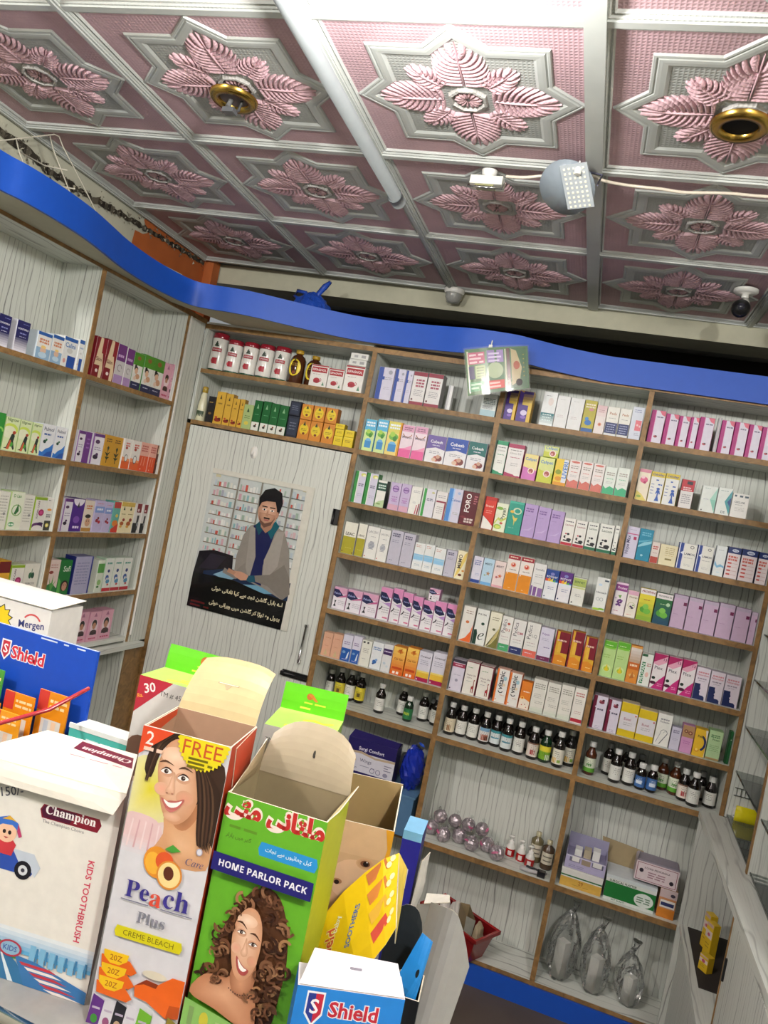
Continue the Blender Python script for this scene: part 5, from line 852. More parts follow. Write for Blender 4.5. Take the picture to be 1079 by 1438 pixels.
ROWS=[
('B', 0, 2.1716, 0.02, [(-0.262, 0.0702, 0.1378, 'bluestripe'), (-0.1902, 0.0459, 0.1394, 'bluestripe'), (-0.1426, 0.0318, 0.1375, 'bluestripe'), (-0.1092, 0.0605, 0.1385, 'maroonband'), (-0.0472, 0.0646, 0.1394, 'maroonband'), (0.0458, 0.0202, 0.1014, 'whitethin'), (0.1893, 0.0625, 0.0911, 'tealtext')]),
('B', 1, 1.9522, 0.02, [(-0.2752, 0.0489, 0.1343, 'skygreen'), (-0.2229, 0.0477, 0.1403, 'skygreen'), (-0.1736, 0.059, 0.1397, 'orangegreen'), (-0.1121, 0.0529, 0.1354, 'pinkwave'), (-0.0576, 0.0548, 0.138, 'pinkwave'), (0.0014, 0.0805, 0.1123, 'milkpurple'), (0.0835, 0.0892, 0.1139, 'milkblue'), (0.1743, 0.0752, 0.1131, 'milkteal')]),
('B', 2, 1.7317, 0.02, [(-0.2752, 0.0501, 0.1339, 'greenstripe'), (-0.2235, 0.0515, 0.1341, 'greenstripe'), (-0.1704, 0.0413, 0.1133, 'darkgreentop'), (-0.1138, 0.0458, 0.114, 'lilaccircle'), (-0.0666, 0.0422, 0.116, 'lilaccircle'), (-0.0228, 0.0452, 0.1141, 'redticks'), (0.0258, 0.0559, 0.1166, 'greenstripe2'), (0.0833, 0.0465, 0.1139, 'redframe'), (0.1315, 0.0581, 0.1359, 'skystripe'), (0.1909, 0.0673, 0.1342, 'foro')]),
('B', 3, 1.5147, 0.02, [(-0.2752, 0.0574, 0.1345, 'leac'), (-0.2164, 0.039, 0.1375, 'leac'), (-0.1758, 0.0548, 0.1354, 'globe'), (-0.1194, 0.0466, 0.1334, 'globe'), (-0.0712, 0.0531, 0.1398, 'greylav'), (-0.016, 0.0509, 0.1379, 'greylav'), (0.0365, 0.0438, 0.109, 'bluemist'), (0.0819, 0.0401, 0.1119, 'bluemist'), (0.1236, 0.0458, 0.1075, 'bluemist'), (0.171, 0.044, 0.1077, 'greylav'), (0.2166, 0.0416, 0.114, 'creamcurl')]),
('B', 4, 1.278, 0.04, [(-0.2752, 0.0605, 0.0922, 'navyoval'), (-0.2132, 0.0667, 0.0944, 'navyoval'), (-0.1451, 0.0694, 0.0963, 'navyoval'), (-0.0722, 0.0511, 0.1363, 'navyoval2'), (-0.0198, 0.0432, 0.1414, 'navyoval2'), (0.025, 0.0431, 0.1348, 'navyoval2'), (0.0697, 0.0427, 0.1297, 'navyoval2'), (0.114, 0.0475, 0.1221, 'navyoval2'), (0.1629, 0.0489, 0.1301, 'navyoval2'), (0.2131, 0.0451, 0.1319, 'navyoval2')]),
('B', 5, 1.0775, 0.02, [(-0.2752, 0.0422, 0.0995, 'peach'), (-0.2314, 0.0434, 0.103, 'peach'), (-0.1863, 0.0431, 0.1104, 'bluehalf'), (-0.1417, 0.0376, 0.1143, 'bluehalf'), (-0.1025, 0.0438, 0.1064, 'blackdash'), (-0.0571, 0.0482, 0.1107, 'bluesplash'), (-0.0074, 0.0406, 0.1127, 'purpleband'), (0.0348, 0.0545, 0.1161, 'orangegrad'), (0.0907, 0.0516, 0.1233, 'orangegrad'), (0.1437, 0.0545, 0.1228, 'yellowmaroon'), (0.2003, 0.0579, 0.1302, 'yellowmaroon')]),
('C', 0, 2.1716, 0.02, [(0.2838, 0.0467, 0.1203, 'purpleyellow'), (0.3328, 0.057, 0.1238, 'purpleyellow'), (0.4268, 0.0542, 0.1345, 'tealwhite'), (0.4826, 0.0492, 0.125, 'plainwhite'), (0.5334, 0.0527, 0.1243, 'plainwhite'), (0.5878, 0.0462, 0.1232, 'yellowblue'), (0.6356, 0.0379, 0.112, 'pinkdots'), (0.6751, 0.0454, 0.1108, 'navybottom'), (0.7221, 0.042, 0.112, 'navybottom'), (0.7657, 0.0428, 0.1247, 'pinksquare')]),
('C', 1, 1.9522, 0.02, [(0.2838, 0.0455, 0.1359, 'greenends'), (0.3309, 0.065, 0.1319, 'maroonends'), (0.4012, 0.0551, 0.1017, 'pinkyellow'), (0.46, 0.0597, 0.1004, 'limeyellow'), (0.5238, 0.0501, 0.104, 'yellowsun'), (0.5754, 0.0447, 0.1091, 'salmonwave'), (0.6217, 0.0431, 0.1094, 'salmonwave'), (0.6665, 0.0427, 0.1095, 'salmonwave'), (0.7108, 0.0438, 0.1059, 'greenwave'), (0.7562, 0.0445, 0.1101, 'greenwave')]),
('C', 2, 1.7317, 0.02, [(0.2838, 0.0462, 0.1287, 'redwhite'), (0.3316, 0.0475, 0.1126, 'greenleaf'), (0.3807, 0.0588, 0.1299, 'tealflower'), (0.4411, 0.0523, 0.1303, 'lilac'), (0.495, 0.0492, 0.1275, 'lilac'), (0.5458, 0.0506, 0.1243, 'lilac'), (0.598, 0.0442, 0.1053, 'cowred'), (0.6435, 0.0431, 0.1047, 'cowred'), (0.6878, 0.0427, 0.1071, 'cowgreen'), (0.7329, 0.0539, 0.1097, 'cowgreen'), (0.7886, 0.0176, 0.1112, 'cowgreen')]),
('C', 3, 1.5147, 0.02, [(0.2838, 0.0391, 0.1051, 'navyfoot'), (0.3242, 0.0441, 0.1054, 'bluestar'), (0.3697, 0.0451, 0.1051, 'pinkstar'), (0.4161, 0.0505, 0.1401, 'orangehalf'), (0.4679, 0.052, 0.1406, 'orangehalf'), (0.5211, 0.0482, 0.1278, 'purplefoot'), (0.5706, 0.0509, 0.1156, 'bluerainbow'), (0.6228, 0.0504, 0.1173, 'purplerainbow'), (0.6757, 0.0505, 0.1063, 'greentop'), (0.762, 0.0465, 0.1253, 'limefoot')]),
('C', 4, 1.278, 0.02, [(0.2838, 0.0502, 0.1418, 'orangecurve'), (0.3387, 0.0509, 0.1421, 'darkgreene'), (0.3923, 0.0478, 0.1413, 'olivecurve'), (0.4417, 0.0435, 0.1356, 'pedgreen'), (0.4865, 0.0508, 0.1342, 'pednavy'), (0.5399, 0.0534, 0.1358, 'pedsalmon'), (0.5946, 0.0522, 0.1293, 'lavpurple'), (0.6532, 0.0548, 0.1273, 'maroongold'), (0.7111, 0.0486, 0.1413, 'maroongold'), (0.7627, 0.0458, 0.1314, 'maroongold')]),
('C', 5, 1.0775, 0.02, [(0.2838, 0.053, 0.1269, 'lilacmaroon'), (0.3381, 0.0539, 0.1313, 'giraffe'), (0.394, 0.0553, 0.1289, 'giraffe'), (0.4625, 0.05, 0.1332, 'orangeside'), (0.5138, 0.0482, 0.1299, 'orangeside'), (0.5639, 0.0419, 0.1069, 'orangewhite'), (0.6071, 0.053, 0.128, 'creamtext'), (0.6614, 0.0506, 0.1293, 'creamtext'), (0.7132, 0.0488, 0.1332, 'creamtext'), (0.7638, 0.0447, 0.1337, 'redfoot')]),
('D', 0, 2.1716, 0.02, [(0.8335, 0.0511, 0.1243, 'magentastripe'), (0.8867, 0.0457, 0.1176, 'magentastripe'), (0.9338, 0.0383, 0.1175, 'magentastripe'), (0.9735, 0.0304, 0.1185, 'magentastripe'), (1.0059, 0.0507, 0.1251, 'magentastripe'), (1.0668, 0.0129, 0.1295, 'silveredge'), (1.0811, 0.0432, 0.123, 'magentastripe'), (1.1256, 0.0468, 0.1242, 'magentastripe'), (1.1743, 0.043, 0.1233, 'magentastripe'), (1.2187, 0.0459, 0.121, 'magentastripe')]),
('D', 1, 1.9522, 0.02, [(0.8325, 0.0435, 0.1196, 'creampink'), (0.8774, 0.0495, 0.1166, 'caldree'), (0.9284, 0.0497, 0.1183, 'caldree'), (0.9871, 0.0463, 0.1065, 'redtop'), (1.0609, 0.0531, 0.0979, 'tealtri'), (1.1153, 0.0491, 0.1006, 'tealtri2'), (1.1658, 0.0566, 0.088, 'ceclor')]),
('D', 2, 1.7317, 0.02, [(0.8325, 0.0441, 0.1196, 'lavvert'), (0.8782, 0.0488, 0.1197, 'tealblue'), (0.9286, 0.029, 0.0787, 'smallred'), (0.9591, 0.0612, 0.0769, 'creamyellow'), (1.022, 0.0633, 0.0961, 'lamox'), (1.0869, 0.0565, 0.1003, 'lamox'), (1.1489, 0.0362, 0.1102, 'bluewave'), (1.1867, 0.0456, 0.115, 'navytopbars'), (1.234, 0.0536, 0.1158, 'navytopbars'), (1.2903, 0.0374, 0.1157, 'navytopbars')]),
('D', 3, 1.5147, 0.02, [(0.8325, 0.0451, 0.1223, 'grape'), (0.8792, 0.0401, 0.1016, 'grape2'), (0.921, 0.0568, 0.1204, 'prospan'), (0.9794, 0.0596, 0.1149, 'trospan'), (1.0406, 0.0502, 0.1226, 'mauve'), (1.0924, 0.0508, 0.1221, 'mauve'), (1.1448, 0.051, 0.1218, 'mauve'), (1.1975, 0.0532, 0.1249, 'mauve'), (1.2523, 0.0515, 0.1224, 'mauve'), (1.306, 0.0217, 0.1169, 'mauve')]),
('D', 4, 1.278, 0.02, [(0.833, 0.0472, 0.1352, 'greenlemon'), (0.8814, 0.0465, 0.1408, 'greenlemon'), (0.9295, 0.041, 0.1401, 'orangesilver'), (0.9721, 0.0421, 0.1199, 'greenvert'), (1.0155, 0.0485, 0.1323, 'plex'), (1.0652, 0.0486, 0.1315, 'plex'), (1.115, 0.0487, 0.1341, 'plex'), (1.1656, 0.0482, 0.1171, 'navysil'), (1.2155, 0.0495, 0.1148, 'navysil'), (1.2662, 0.0525, 0.1135, 'navysil')]),
('D', 5, 1.0775, 0.02, [(0.8349, 0.0525, 0.1268, 'maroonstripe'), (0.8894, 0.0468, 0.1243, 'maroonstripe'), (0.9375, 0.0636, 0.1271, 'yellowends'), (1.0023, 0.0646, 0.1177, 'yellowends'), (1.0688, 0.0525, 0.1191, 'scurve'), (1.1232, 0.0347, 0.0842, 'lavsmall'), (1.1591, 0.0424, 0.1009, 'pinkbears'), (1.2027, 0.0438, 0.0999, 'yellownavy'), (1.2489, 0.0482, 0.1063, 'lightgreen'), (1.315, 0.0127, 0.1184, 'darkgreenside')]),
('A', 0, 2.1716, 0.02, [(-0.5669, 0.0808, 0.0953, 'ispaghol'), (-0.4833, 0.0705, 0.0897, 'ispaghol'), (-0.41, 0.0858, 0.1127, 'ispaghol')]),
('A', 1, 1.9522, 0.02, [(-1.0274, 0.0356, 0.1166, 'blacksmall'), (-0.9897, 0.0451, 0.1446, 'goldbox'), (-0.943, 0.0365, 0.1425, 'goldbox'), (-0.9049, 0.0333, 0.1259, 'goldbox'), (-0.8701, 0.0232, 0.1267, 'goldbox'), (-0.8453, 0.0457, 0.1083, 'palegreen'), (-0.798, 0.0394, 0.1332, 'greenwhite'), (-0.757, 0.0391, 0.135, 'greenwhite'), (-0.7163, 0.0401, 0.1324, 'greenwhite'), (-0.6742, 0.043, 0.1301, 'greenwhite'), (-0.6293, 0.053, 0.0935, 'darknavy'), (-0.5744, 0.0544, 0.0848, 'honeybox'), (-0.5182, 0.0557, 0.0851, 'honeybox'), (-0.4606, 0.0551, 0.0857, 'honeybox'), (-0.4037, 0.0419, 0.0394, 'yellowbox'), (-0.36, 0.046, 0.0424, 'yellowbox')]),
('LB', 0, 2.0032, 0.015, [(-0.6644, 0.0604, 0.147, 'redcream'), (-0.6024, 0.0639, 0.1529, 'redcream'), (-0.537, 0.0552, 0.1522, 'purplegrey'), (-0.4802, 0.0478, 0.1486, 'purplegrey'), (-0.4308, 0.0631, 0.1462, 'greenperson'), (-0.3664, 0.0685, 0.1508, 'greenperson'), (-0.2966, 0.0743, 0.1523, 'greenperson'), (-0.221, 0.058, 0.1506, 'pinkoval'), (-0.1616, 0.0126, 0.1564, 'pinkoval')]),
('LB', 1, 1.6836, 0.015, [(-0.6639, 0.0421, 0.1167, 'whitepurple'), (-0.6202, 0.0347, 0.1162, 'purpleplain'), (-0.5839, 0.0682, 0.1179, 'whitepurple'), (-0.514, 0.0544, 0.1207, 'goldplant'), (-0.458, 0.0602, 0.1213, 'goldplant'), (-0.3955, 0.0543, 0.1225, 'whiteorange'), (-0.34, 0.0613, 0.1225, 'whiteorange'), (-0.2775, 0.0636, 0.1231, 'pinkorange'), (-0.2125, 0.0525, 0.1238, 'pinkorange'), (-0.1587, 0.01, 0.1227, 'brownalmond')]),
('LB', 2, 1.4226, 0.015, [(-0.6738, 0.0489, 0.1244, 'whitepurple'), (-0.6233, 0.0701, 0.124, 'purplearch'), (-0.5516, 0.0572, 0.1212, 'creamface'), (-0.4929, 0.0595, 0.1246, 'lavcherry'), (-0.4318, 0.0478, 0.1208, 'lavcherry'), (-0.3824, 0.046, 0.1273, 'tealred'), (-0.3352, 0.0439, 0.13, 'creamfruit'), (-0.2901, 0.0502, 0.1287, 'creamfruit'), (-0.2386, 0.0491, 0.1276, 'blackred'), (-0.1882, 0.0392, 0.1264, 'blackred')]),
('LB', 3, 1.1785, 0.015, [(-0.685, 0.0621, 0.1348, 'pinkgreen'), (-0.6213, 0.0638, 0.1336, 'greenface'), (-0.5503, 0.1042, 0.1467, 'lavback'), (-0.4071, 0.042, 0.1298, 'whitegreen'), (-0.3635, 0.0549, 0.1382, 'bluefigure'), (-0.3071, 0.0595, 0.1389, 'bluefigure'), (-0.2463, 0.062, 0.1388, 'bluefigure')]),
('LB', 4, 0.972, 0.02, [(-0.593, 0.0499, 0.0974, 'yellowgreen'), (-0.539, 0.0517, 0.103, 'tealplain'), (-0.463, 0.0687, 0.1255, 'pinkoval'), (-0.3921, 0.0707, 0.1233, 'pinkoval'), (-0.319, 0.0788, 0.1249, 'pinkoval')]),
('LA', 0, 2.0032, 0.015, [(-1.1134, 0.0526, 0.1001, 'navyfade'), (-1.0392, 0.0574, 0.1011, 'navyfade'), (-0.9445, 0.0662, 0.0911, 'bluebaby'), (-0.8765, 0.0549, 0.0969, 'bluebaby'), (-0.8198, 0.0688, 0.1057, 'whiteblue'), (-0.749, 0.028, 0.1112, 'whiteblue')]),
('LA', 1, 1.6836, 0.015, [(-1.044, 0.0329, 0.1176, 'greensolid'), (-1.0095, 0.062, 0.1113, 'hairgreen'), (-0.9459, 0.054, 0.1094, 'hairgreen'), (-0.8902, 0.0458, 0.1088, 'hairgreen'), (-0.8426, 0.0638, 0.113, 'bluepeak'), (-0.777, 0.056, 0.1133, 'bluepeak')]),
('LA', 2, 1.4226, 0.015, [(-0.9812, 0.049, 0.127, 'plaintext'), (-0.9298, 0.0618, 0.1306, 'greencircle'), (-0.8663, 0.0499, 0.1222, 'plaintext'), (-0.8147, 0.0573, 0.119, 'sugarcare'), (-0.7547, 0.0337, 0.1194, 'orangeyellow')]),
('LA', 3, 1.1785, 0.015, [(-0.9225, 0.0543, 0.1358, 'yellowred'), (-0.8641, 0.061, 0.1218, 'sugarcare'), (-0.8014, 0.0748, 0.1236, 'lungs')]),
]
BOTS=[
('B', 6, 0.8921, [(-0.2765, 0.161, 0.104, 'dw'), (-0.1997, 0.1148, 0.1309, 'dy'), (-0.1556, 0.1201, 0.1305, 'dw'), (-0.1117, 0.1254, 0.1301, 'dy'), (-0.111, 0.2387, 0.1084, 'dk'), (0.0029, 0.0632, 0.1226, 'dw'), (0.0859, 0.1274, 0.1204, 'dw'), (0.1302, 0.0617, 0.1034, 'gg'), (0.1778, 0.1244, 0.1219, 'dw'), (0.2409, 0.1158, 0.125, 'dw'), (0.1945, 0.2165, 0.0971, 'dk')]),
('C', 6, 0.8921, [(0.3108, 0.0472, 0.1295, 'db'), (0.3554, 0.0633, 0.1247, 'dw'), (0.4032, 0.0636, 0.1261, 'dw'), (0.4525, 0.0528, 0.1263, 'dr'), (0.4974, 0.0643, 0.1228, 'dt'), (0.5443, 0.0395, 0.1278, 'dt'), (0.5929, 0.0431, 0.1272, 'dw'), (0.6488, 0.0356, 0.1248, 'dp'), (0.6964, 0.0391, 0.1236, 'gy'), (0.7482, 0.0265, 0.1352, 'dc'), (0.7978, 0.0835, 0.1378, 'dc')]),
('D', 6, 0.8921, [(0.867, 0.0486, 0.1256, 'ag'), (0.9625, 0.0414, 0.1259, 'dw'), (1.0125, 0.0577, 0.1224, 'dw'), (1.0561, 0.05, 0.0976, 'bl'), (1.0957, 0.0519, 0.1006, 'bl'), (1.1372, 0.1255, 0.1201, 'ag'), (1.1794, 0.1012, 0.1239, 'ag'), (1.2093, 0.0605, 0.1169, 'dp'), (1.2411, 0.0258, 0.1229, 'dw'), (1.3024, 0.0676, 0.1119, 'dw'), (1.0558, 0.1871, 0.1025, 'dk'), (1.2769, 0.1356, 0.1068, 'dk')]),
]
rg = random.Random(11)
ROWSPAN = {}
for bay, si, zz, yf, items in ROWS:
    if bay == 'A': zz = ZS[0]+.012 if si == 0 else ZS[1]
    n = len(items)
    for k, (x, w, h, key) in enumerate(items):
        desc = D[key][0]; left = bay[0] == 'L'
        dep = min(.058, max(.03, w)); dy = rg.uniform(-.003, .003)
        if left: dep = min(dep, .05)
        h *= (1+rg.uniform(-.006, .006)); w2 = w-.0006
        me = carton(w2, h, dep, key)
        o = place(me, 'medicine_box', x+w/2, zz+.0003, yf+dy, left)
        if bay == 'A': lab = f'{desc}, {ORD[k]} box on {"upper" if si == 0 else "lower"} shelf above door'
        elif (bay, si) == ('LB', 4): lab = f'{desc}, {ORD[k]} box on lowest ledge, left wall'
        else: lab = f'{desc}, {ORD[k]} from left, {SHELF[si]} shelf, {BAYN[bay]}'
        if len(lab.split()) > 16: print('LONG', lab)
        tag(o, lab, 'box', f'boxes on the {SHELF[si]} shelf of the {BAYN.get(bay, "over-door cabinet")}')
# boxes stacked on others
def stacked(x, y, z, w, h, d, key, label, rz=0.0, group='boxes stacked on other boxes'):
    o = link('medicine_box', carton(w, h, d, key), None, (x, y, z), rz); tag(o, label, 'box', group); return o
ispz = ZS[0]+.012+.1127+.001
rowA = [r for r in ROWS if r[0] == 'A']
def rowitem(bay, si, k):
    r = [r for r in ROWS if r[0] == bay and r[1] == si][0]; x, w, h, key = r[4][k]; z = r[2]
    if bay == 'A': z = ZS[0]+.012 if si == 0 else ZS[1]
    return x+w/2, z+h*1.0065+.0006, w
x, z, w = rowitem('A', 0, 2)
q('quilt', 'low white box with grey code squares', '#dcdcd6', ('R',.2,.3,.42,.7,'#a8a8a8'), ('R',.62,.25,.88,.75,'#a0a0a0'))
stacked(x+.004, .02, z, w*.92, .026, .05, 'quilt', 'low white box, lower of two on third cup box above door')
stacked(x+.007, .02, z+.0268, w*.92, .026, .05, 'quilt', 'low white box, uppermost of two on third cup box above door')
x, z, w = rowitem('A', 1, 10); stacked(x-.002, .02, z, w*.95, .062, .04, 'darknavy', 'dark navy box stacked on its twin beside orange boxes above door')
for k, nm in ((11, 'left'), (12, 'middle'), (13, 'right')):
    x, z, w = rowitem('A', 1, k); stacked(x, .02, z, w-.002, .066, .04, 'honeybox', f'orange box with yellow oval, {nm} one of the upper row above door')
for k, hh, nm in ((14, .030, 'left'), (15, .030, 'right')):
    x, z, w = rowitem('A', 1, k); stacked(x, .02, z, w-.002, hh, .04, 'yellowbox', f'small bright yellow box, {nm} one of middle yellow layer above door')
x, z, w = rowitem('A', 1, 14); stacked(x-.002, .02, z+.031, w*1.1-.004, .022, .035, 'yellowbox', 'small bright yellow box topmost of the yellow stack above door')
x, z, w = rowitem('B', 4, 7); stacked(x+.012, .045, z, w-.002, .052, .04, 'navyoval', 'short pink white box standing on tall navy oval box, fifth shelf')
x, z, w = rowitem('C', 1, 3); stacked(x+.008, .02, z, w*.95, .044, .045, 'limeyellow', 'lime yellow box lying on top of another, second shelf, middle bay')
# ------------------------------------------------------------------ bottles
BG = mat_plain('brown_black_glass', '#120b08', .08, noise=.1, spec=.7); AG = mat_plain('amber_glass', '#4a2410', .08, noise=.1, spec=.7); GG = mat_plain('green_glass', '#0e2c18', .1, spec=.7)
BC = mat_print('bottle_label', .45)
def bottle_parts(h, kind):
    r = .0215 if h > .11 else .019
    nk = .0095; ch = .019
    sh = h*.60; prof = [(.0, .001), (r*.86, .0), (r, .003), (r, sh), (r*.94, sh+.006), (r*.66, sh+.016), (nk, sh+.026), (nk, h-ch+.002)]
    mb = MB(); mb.lathe(prof, 18); body = mb.data('body', {'a': AG, 'g': GG}.get(kind[0], BG))
    mb = MB(); mb.lathe([(nk+.0025, h-ch), (nk+.0035, h-ch+.002), (nk+.0035, h-.002), (nk+.0022, h), (0, h)], 16, '#d9d9d4' if kind != 'dk' else '#9a9a98'); cap = mb.data('cap', MAT['gloss'])
    # wrap-around paper label with print
    col = dict(w='#dcdcd4', y='#d8c83c', k='#c0beb4', g='#d4dcc4', b='#d8ccb0', r='#dcd8d4', t='#d4dcdc', p='#dcd0c4', c='#e0dccc', l='#3c66a0')[kind[1]]
    mb = MB(); z0, z1 = h*.10, h*.52; R = r+.0004; n = 20
    def seg(a0, a1, v0, v1, c, off):
        k = max(2, int(abs(a1-a0)/.3)); vs = []
        for i in range(k+1):
            a = a0+(a1-a0)*i/k
            for v in (v0, v1): vs.append(((R+off)*math.sin(a), -(R+off)*math.cos(a), z0+(z1-z0)*v))
        mb.mesh(vs, [(2*i, 2*i+2, 2*i+3, 2*i+1) for i in range(k)], c, 0, True)
    seg(-2.3, 2.3, 0, 1, col, 0)
    k1 = kind[1]
    for i in range(4): seg(-.5+rg.uniform(-.1, .1), .5+rg.uniform(-.2, .2), .78-.13*i, .82-.13*i, '#77776f' if k1 != 'l' else '#c8d4e4', .0001)
    if k1 == 'y': seg(-.6, .6, .1, .7, '#b8a420', .0002); seg(-.3, .3, .25, .55, '#5c4c1c', .0003)
    if k1 == 'g': seg(-2.3, 2.3, 0, .3, '#5c9c34', .0002); seg(-.4, .4, .45, .6, '#3c7c2c', .0003)
    if k1 == 'b': seg(-.1, .6, .1, .5, '#8c5c34', .0002)
    if k1 == 'r': seg(-.6, .8, .08, .5, '#a8604c', .0002); seg(0, .7, .1, .4, '#3c2c28', .0003); seg(-1, 1, .75, 1, '#7ca8c8', .0003)
    if k1 == 't': seg(-2.3, 2.3, .82, 1, '#3c8c94', .0002); seg(-.8, .8, .4, .5, '#4c8ca0', .0002)
    if k1 == 'p': seg(-.5, .3, .15, .5, '#a83c3c', .0002); seg(-2.3, 2.3, .9, 1, '#7c5c4c', .0002)
    if k1 == 'c': seg(-.8, 0, .05, .4, '#d8a83c', .0002); seg(.2, .8, .1, .3, '#8cac4c', .0002)
    if k1 == 'l': seg(-.7, .5, .3, .6, '#d4dce8', .0002)
    if kind == 'gg': seg(-2.3, 2.3, 0, 1, '#2c7444', .0004); seg(-.7, .7, .4, .65, '#b8c83c', .0005)
    if kind == 'gy': seg(-2.3, 2.3, 0, .6, '#6ca42c', .0004); seg(-2.3, 2.3, .6, 1, '#d8cc3c', .0004); seg(.2, 1.0, .0, .4, '#e0e0d8', .0006)
    lab = mb.data('label', BC); return body, cap, lab, r
KD = dict(dw='dark bottle with white label', dy='dark bottle with yellow label patch', dk='dark bottle with grey cap', gg='green bottle with green label', db='dark bottle with beige label', dr='dark bottle with picture label', dt='dark bottle with teal edged label', dp='dark bottle with red marked label', gy='dark bottle with lime green label', dc='dark bottle with cream and yellow label', ag='amber bottle with green label', bl='dark bottle with blue label')
def put_bottle(x, y, z, h, kind, label, group):
    body, cap, lab, r = bottle_parts(h, kind); t = thing('syrup_bottle', label, 'bottle', (x, y, z+.0003), rg.uniform(-.25, .25)+.0, group)
    link('body', body, t); link('cap', cap, t); link('label', lab, t)
for bay, si, zz, items in BOTS:
    pos = []
    items = sorted(items, key=lambda b: b[0])
    lo, hi = BAY[bay]
    for x, y, h, kind in items:
        r = .0225 if h > .11 else .020
        x = min(max(x, lo+r+.002), hi-r-.002); y = min(max(y+r, r+.004), DEP-r-.008)
        for _ in range(60):
            for (a, b, rr) in pos:
                d = math.hypot(x-a, y-b)
                if d < r+rr+.0006:
                    k = (r+rr+.001-d); ux, uy = ((x-a)/d, (y-b)/d) if d > 1e-5 else (1, 0); x += ux*k; y += uy*k
            x = min(max(x, lo+r+.002), hi-r-.002); y = min(max(y, r+.004), DEP-r-.008)
        pos.append((x, y, r)); h = max(h, .095)
        put_bottle(x, y, zz, h, kind, f'{KD[kind]}, {ORD[len(pos)-1]} from left, bottle shelf, {BAYN[bay]}', f'bottles on the bottle shelf of the {BAYN[bay]}')
    # second row seen between the front bottles
    extra = {'C': [(.335, .15), (.385, .155), (.437, .15), (.487, .155), (.533, .15), (.583, .155), (.63, .15), (.682, .155), (.735, .15), (.783, .155)], 'D': [(.935, .14), (1.00, .155), (1.05, .165), (1.10, .17), (1.235, .165), (1.29, .16)], 'B': [(-.235, .165), (.06, .17), (.235, .165)]}[bay]
    c = 0
    for x, y in extra:
        if any(math.hypot(x-a, y-b) < .045 for a, b, _ in pos): continue
        pos.append((x, y, .0225)); put_bottle(x, y, zz, .122, 'dk', f'grey capped dark bottle, {ORD[c]} of the back row, bottle shelf, {BAYN[bay]}', f'bottles on the bottle shelf of the {BAYN[bay]}'); c += 1
# ------------------------------------------------------------------ jars and bottles above the door
ZA0, ZA1 = ZS[0]+.012, ZS[1]
def jar(x, y, z, r, h, label):
    t = thing('husk_jar', label, 'jar', (x, y, z+.0003), .15, 'white jars above the door')
    mb = MB(); mb.lathe([(0, .001), (r*.92, 0), (r*.94, .004), (r*.94, .010)], 22, '#1f4a34'); mb.lathe([(r*.95, .009), (r, .014), (r*.97, h*.45), (r*.90, h*.66), (r*.96, h*.84), (r*.9, h*.86)], 22, '#e2dfd8'); b = mb.build('body', MAT['gloss'], t)
    mb = MB(); mb.lathe([(r*.93, h*.855), (r*.95, h*.87), (r*.93, h*.985), (r*.84, h), (0, h)], 22, '#8c1c2c'); mb.build('lid', MAT['gloss'], t)
    mb = MB(); R = r+.0008
    def seg(a0, a1, z0, z1, c, off=0.0):
        k = 6; vs = []
        for i in range(k+1):
            a = a0+(a1-a0)*i/k
            for zz in (z0, z1): vs.append(((R+off)*math.sin(a), -(R+off)*math.cos(a), zz))
        mb.mesh(vs, [(2*i, 2*i+2, 2*i+3, 2*i+1) for i in range(k)], c, 0, True)
    seg(-.55, .65, h*.50, h*.60, '#9c2030'); seg(-.3, .3, h*.18, h*.34, '#a82834', .0002); seg(-.42, -.25, h*.22, h*.30, '#b03c44', .0002); seg(-.25, .25, h*.64, h*.68, '#2c3c2c', .0001); seg(-.16, .16, h*.68, h*.73, '#2c3c2c', .0001); seg(-.07, .07, h*.73, h*.77, '#2c3c2c', .0001)
    vs, fs, tw, th = glyphs('ISPAGHOL', 'b'); k = .95*R/tw
    mb.mesh([((R+.0006)*math.sin(px*k/R+.05), -(R+.0006)*math.cos(px*k/R+.05), h*.55+py*k) for px, py in vs], fs, '#ecdcd8')
    mb.build('label', MAT['card'], t)
jar(-1.043, .055, ZA0, .0385, .172, 'tallest white jar with red lid, leftmost above the door')
for k, (x, nm) in enumerate(((-.960, 'second'), (-.880, 'third'), (-.802, 'fourth'), (-.724, 'fifth'))):
    jar(x, .05, ZA0, .037, .150, f'white jar with red lid and red title, {nm} from left above door')
def honey(x, y, z, h, label):
    t = thing('honey_bottle', label, 'bottle', (x, y, z+.0003), 0, 'dark honey bottles above the door')
    mb = MB(); mb.lathe([(0, .001), (.030, 0), (.034, .006), (.033, h*.45), (.034, h*.7), (.026, h*.8), (.014, h*.86), (.014, h*.9)], 20); o = mb.build('body', AG, t)
    mb = MB(); mb.lathe([(.016, h*.88), (.018, h*.89), (.018, h*.99), (.0, h)], 16, '#b08c2c'); mb.build('cap', MAT['gloss'], t)
    mb = MB(); f = Face(mb, (-.03, -.0352, h*.1), (1, 0, 0), (0, 0, 1), .06, h*.72); f.E(.5,.5,.46,.62,'#e2c21c',22); f.E(.5,.5,.42,.57,'#e8d040',22); f.L(.3,.72,.68,2,.07,'#8c6c10',.6); f.E(.52,.3,.13,.12,'#7c3a1c'); f.P([(.42,.8),(.58,.8),(.5,.92)],'#2c3820')
    # bend the label round the bottle
    mb.v = [(px*1.0, -math.sqrt(max(.0346**2-px*px*.8, 1e-6))+(py+.0352), pz) for px, py, pz in mb.v]; mb.build('label', MAT['card'], t)
honey(-.648, .055, ZA0, .150, 'dark honey bottle with yellow oval label, left one above door')
honey(-.577, .075, ZA0, .138, 'dark honey bottle with yellow oval label, right one above door')
t = thing('tonic_bottle', 'slim cream bottle with gold cap at left end above door', 'bottle', (-1.060, .032, ZA1+.0003))
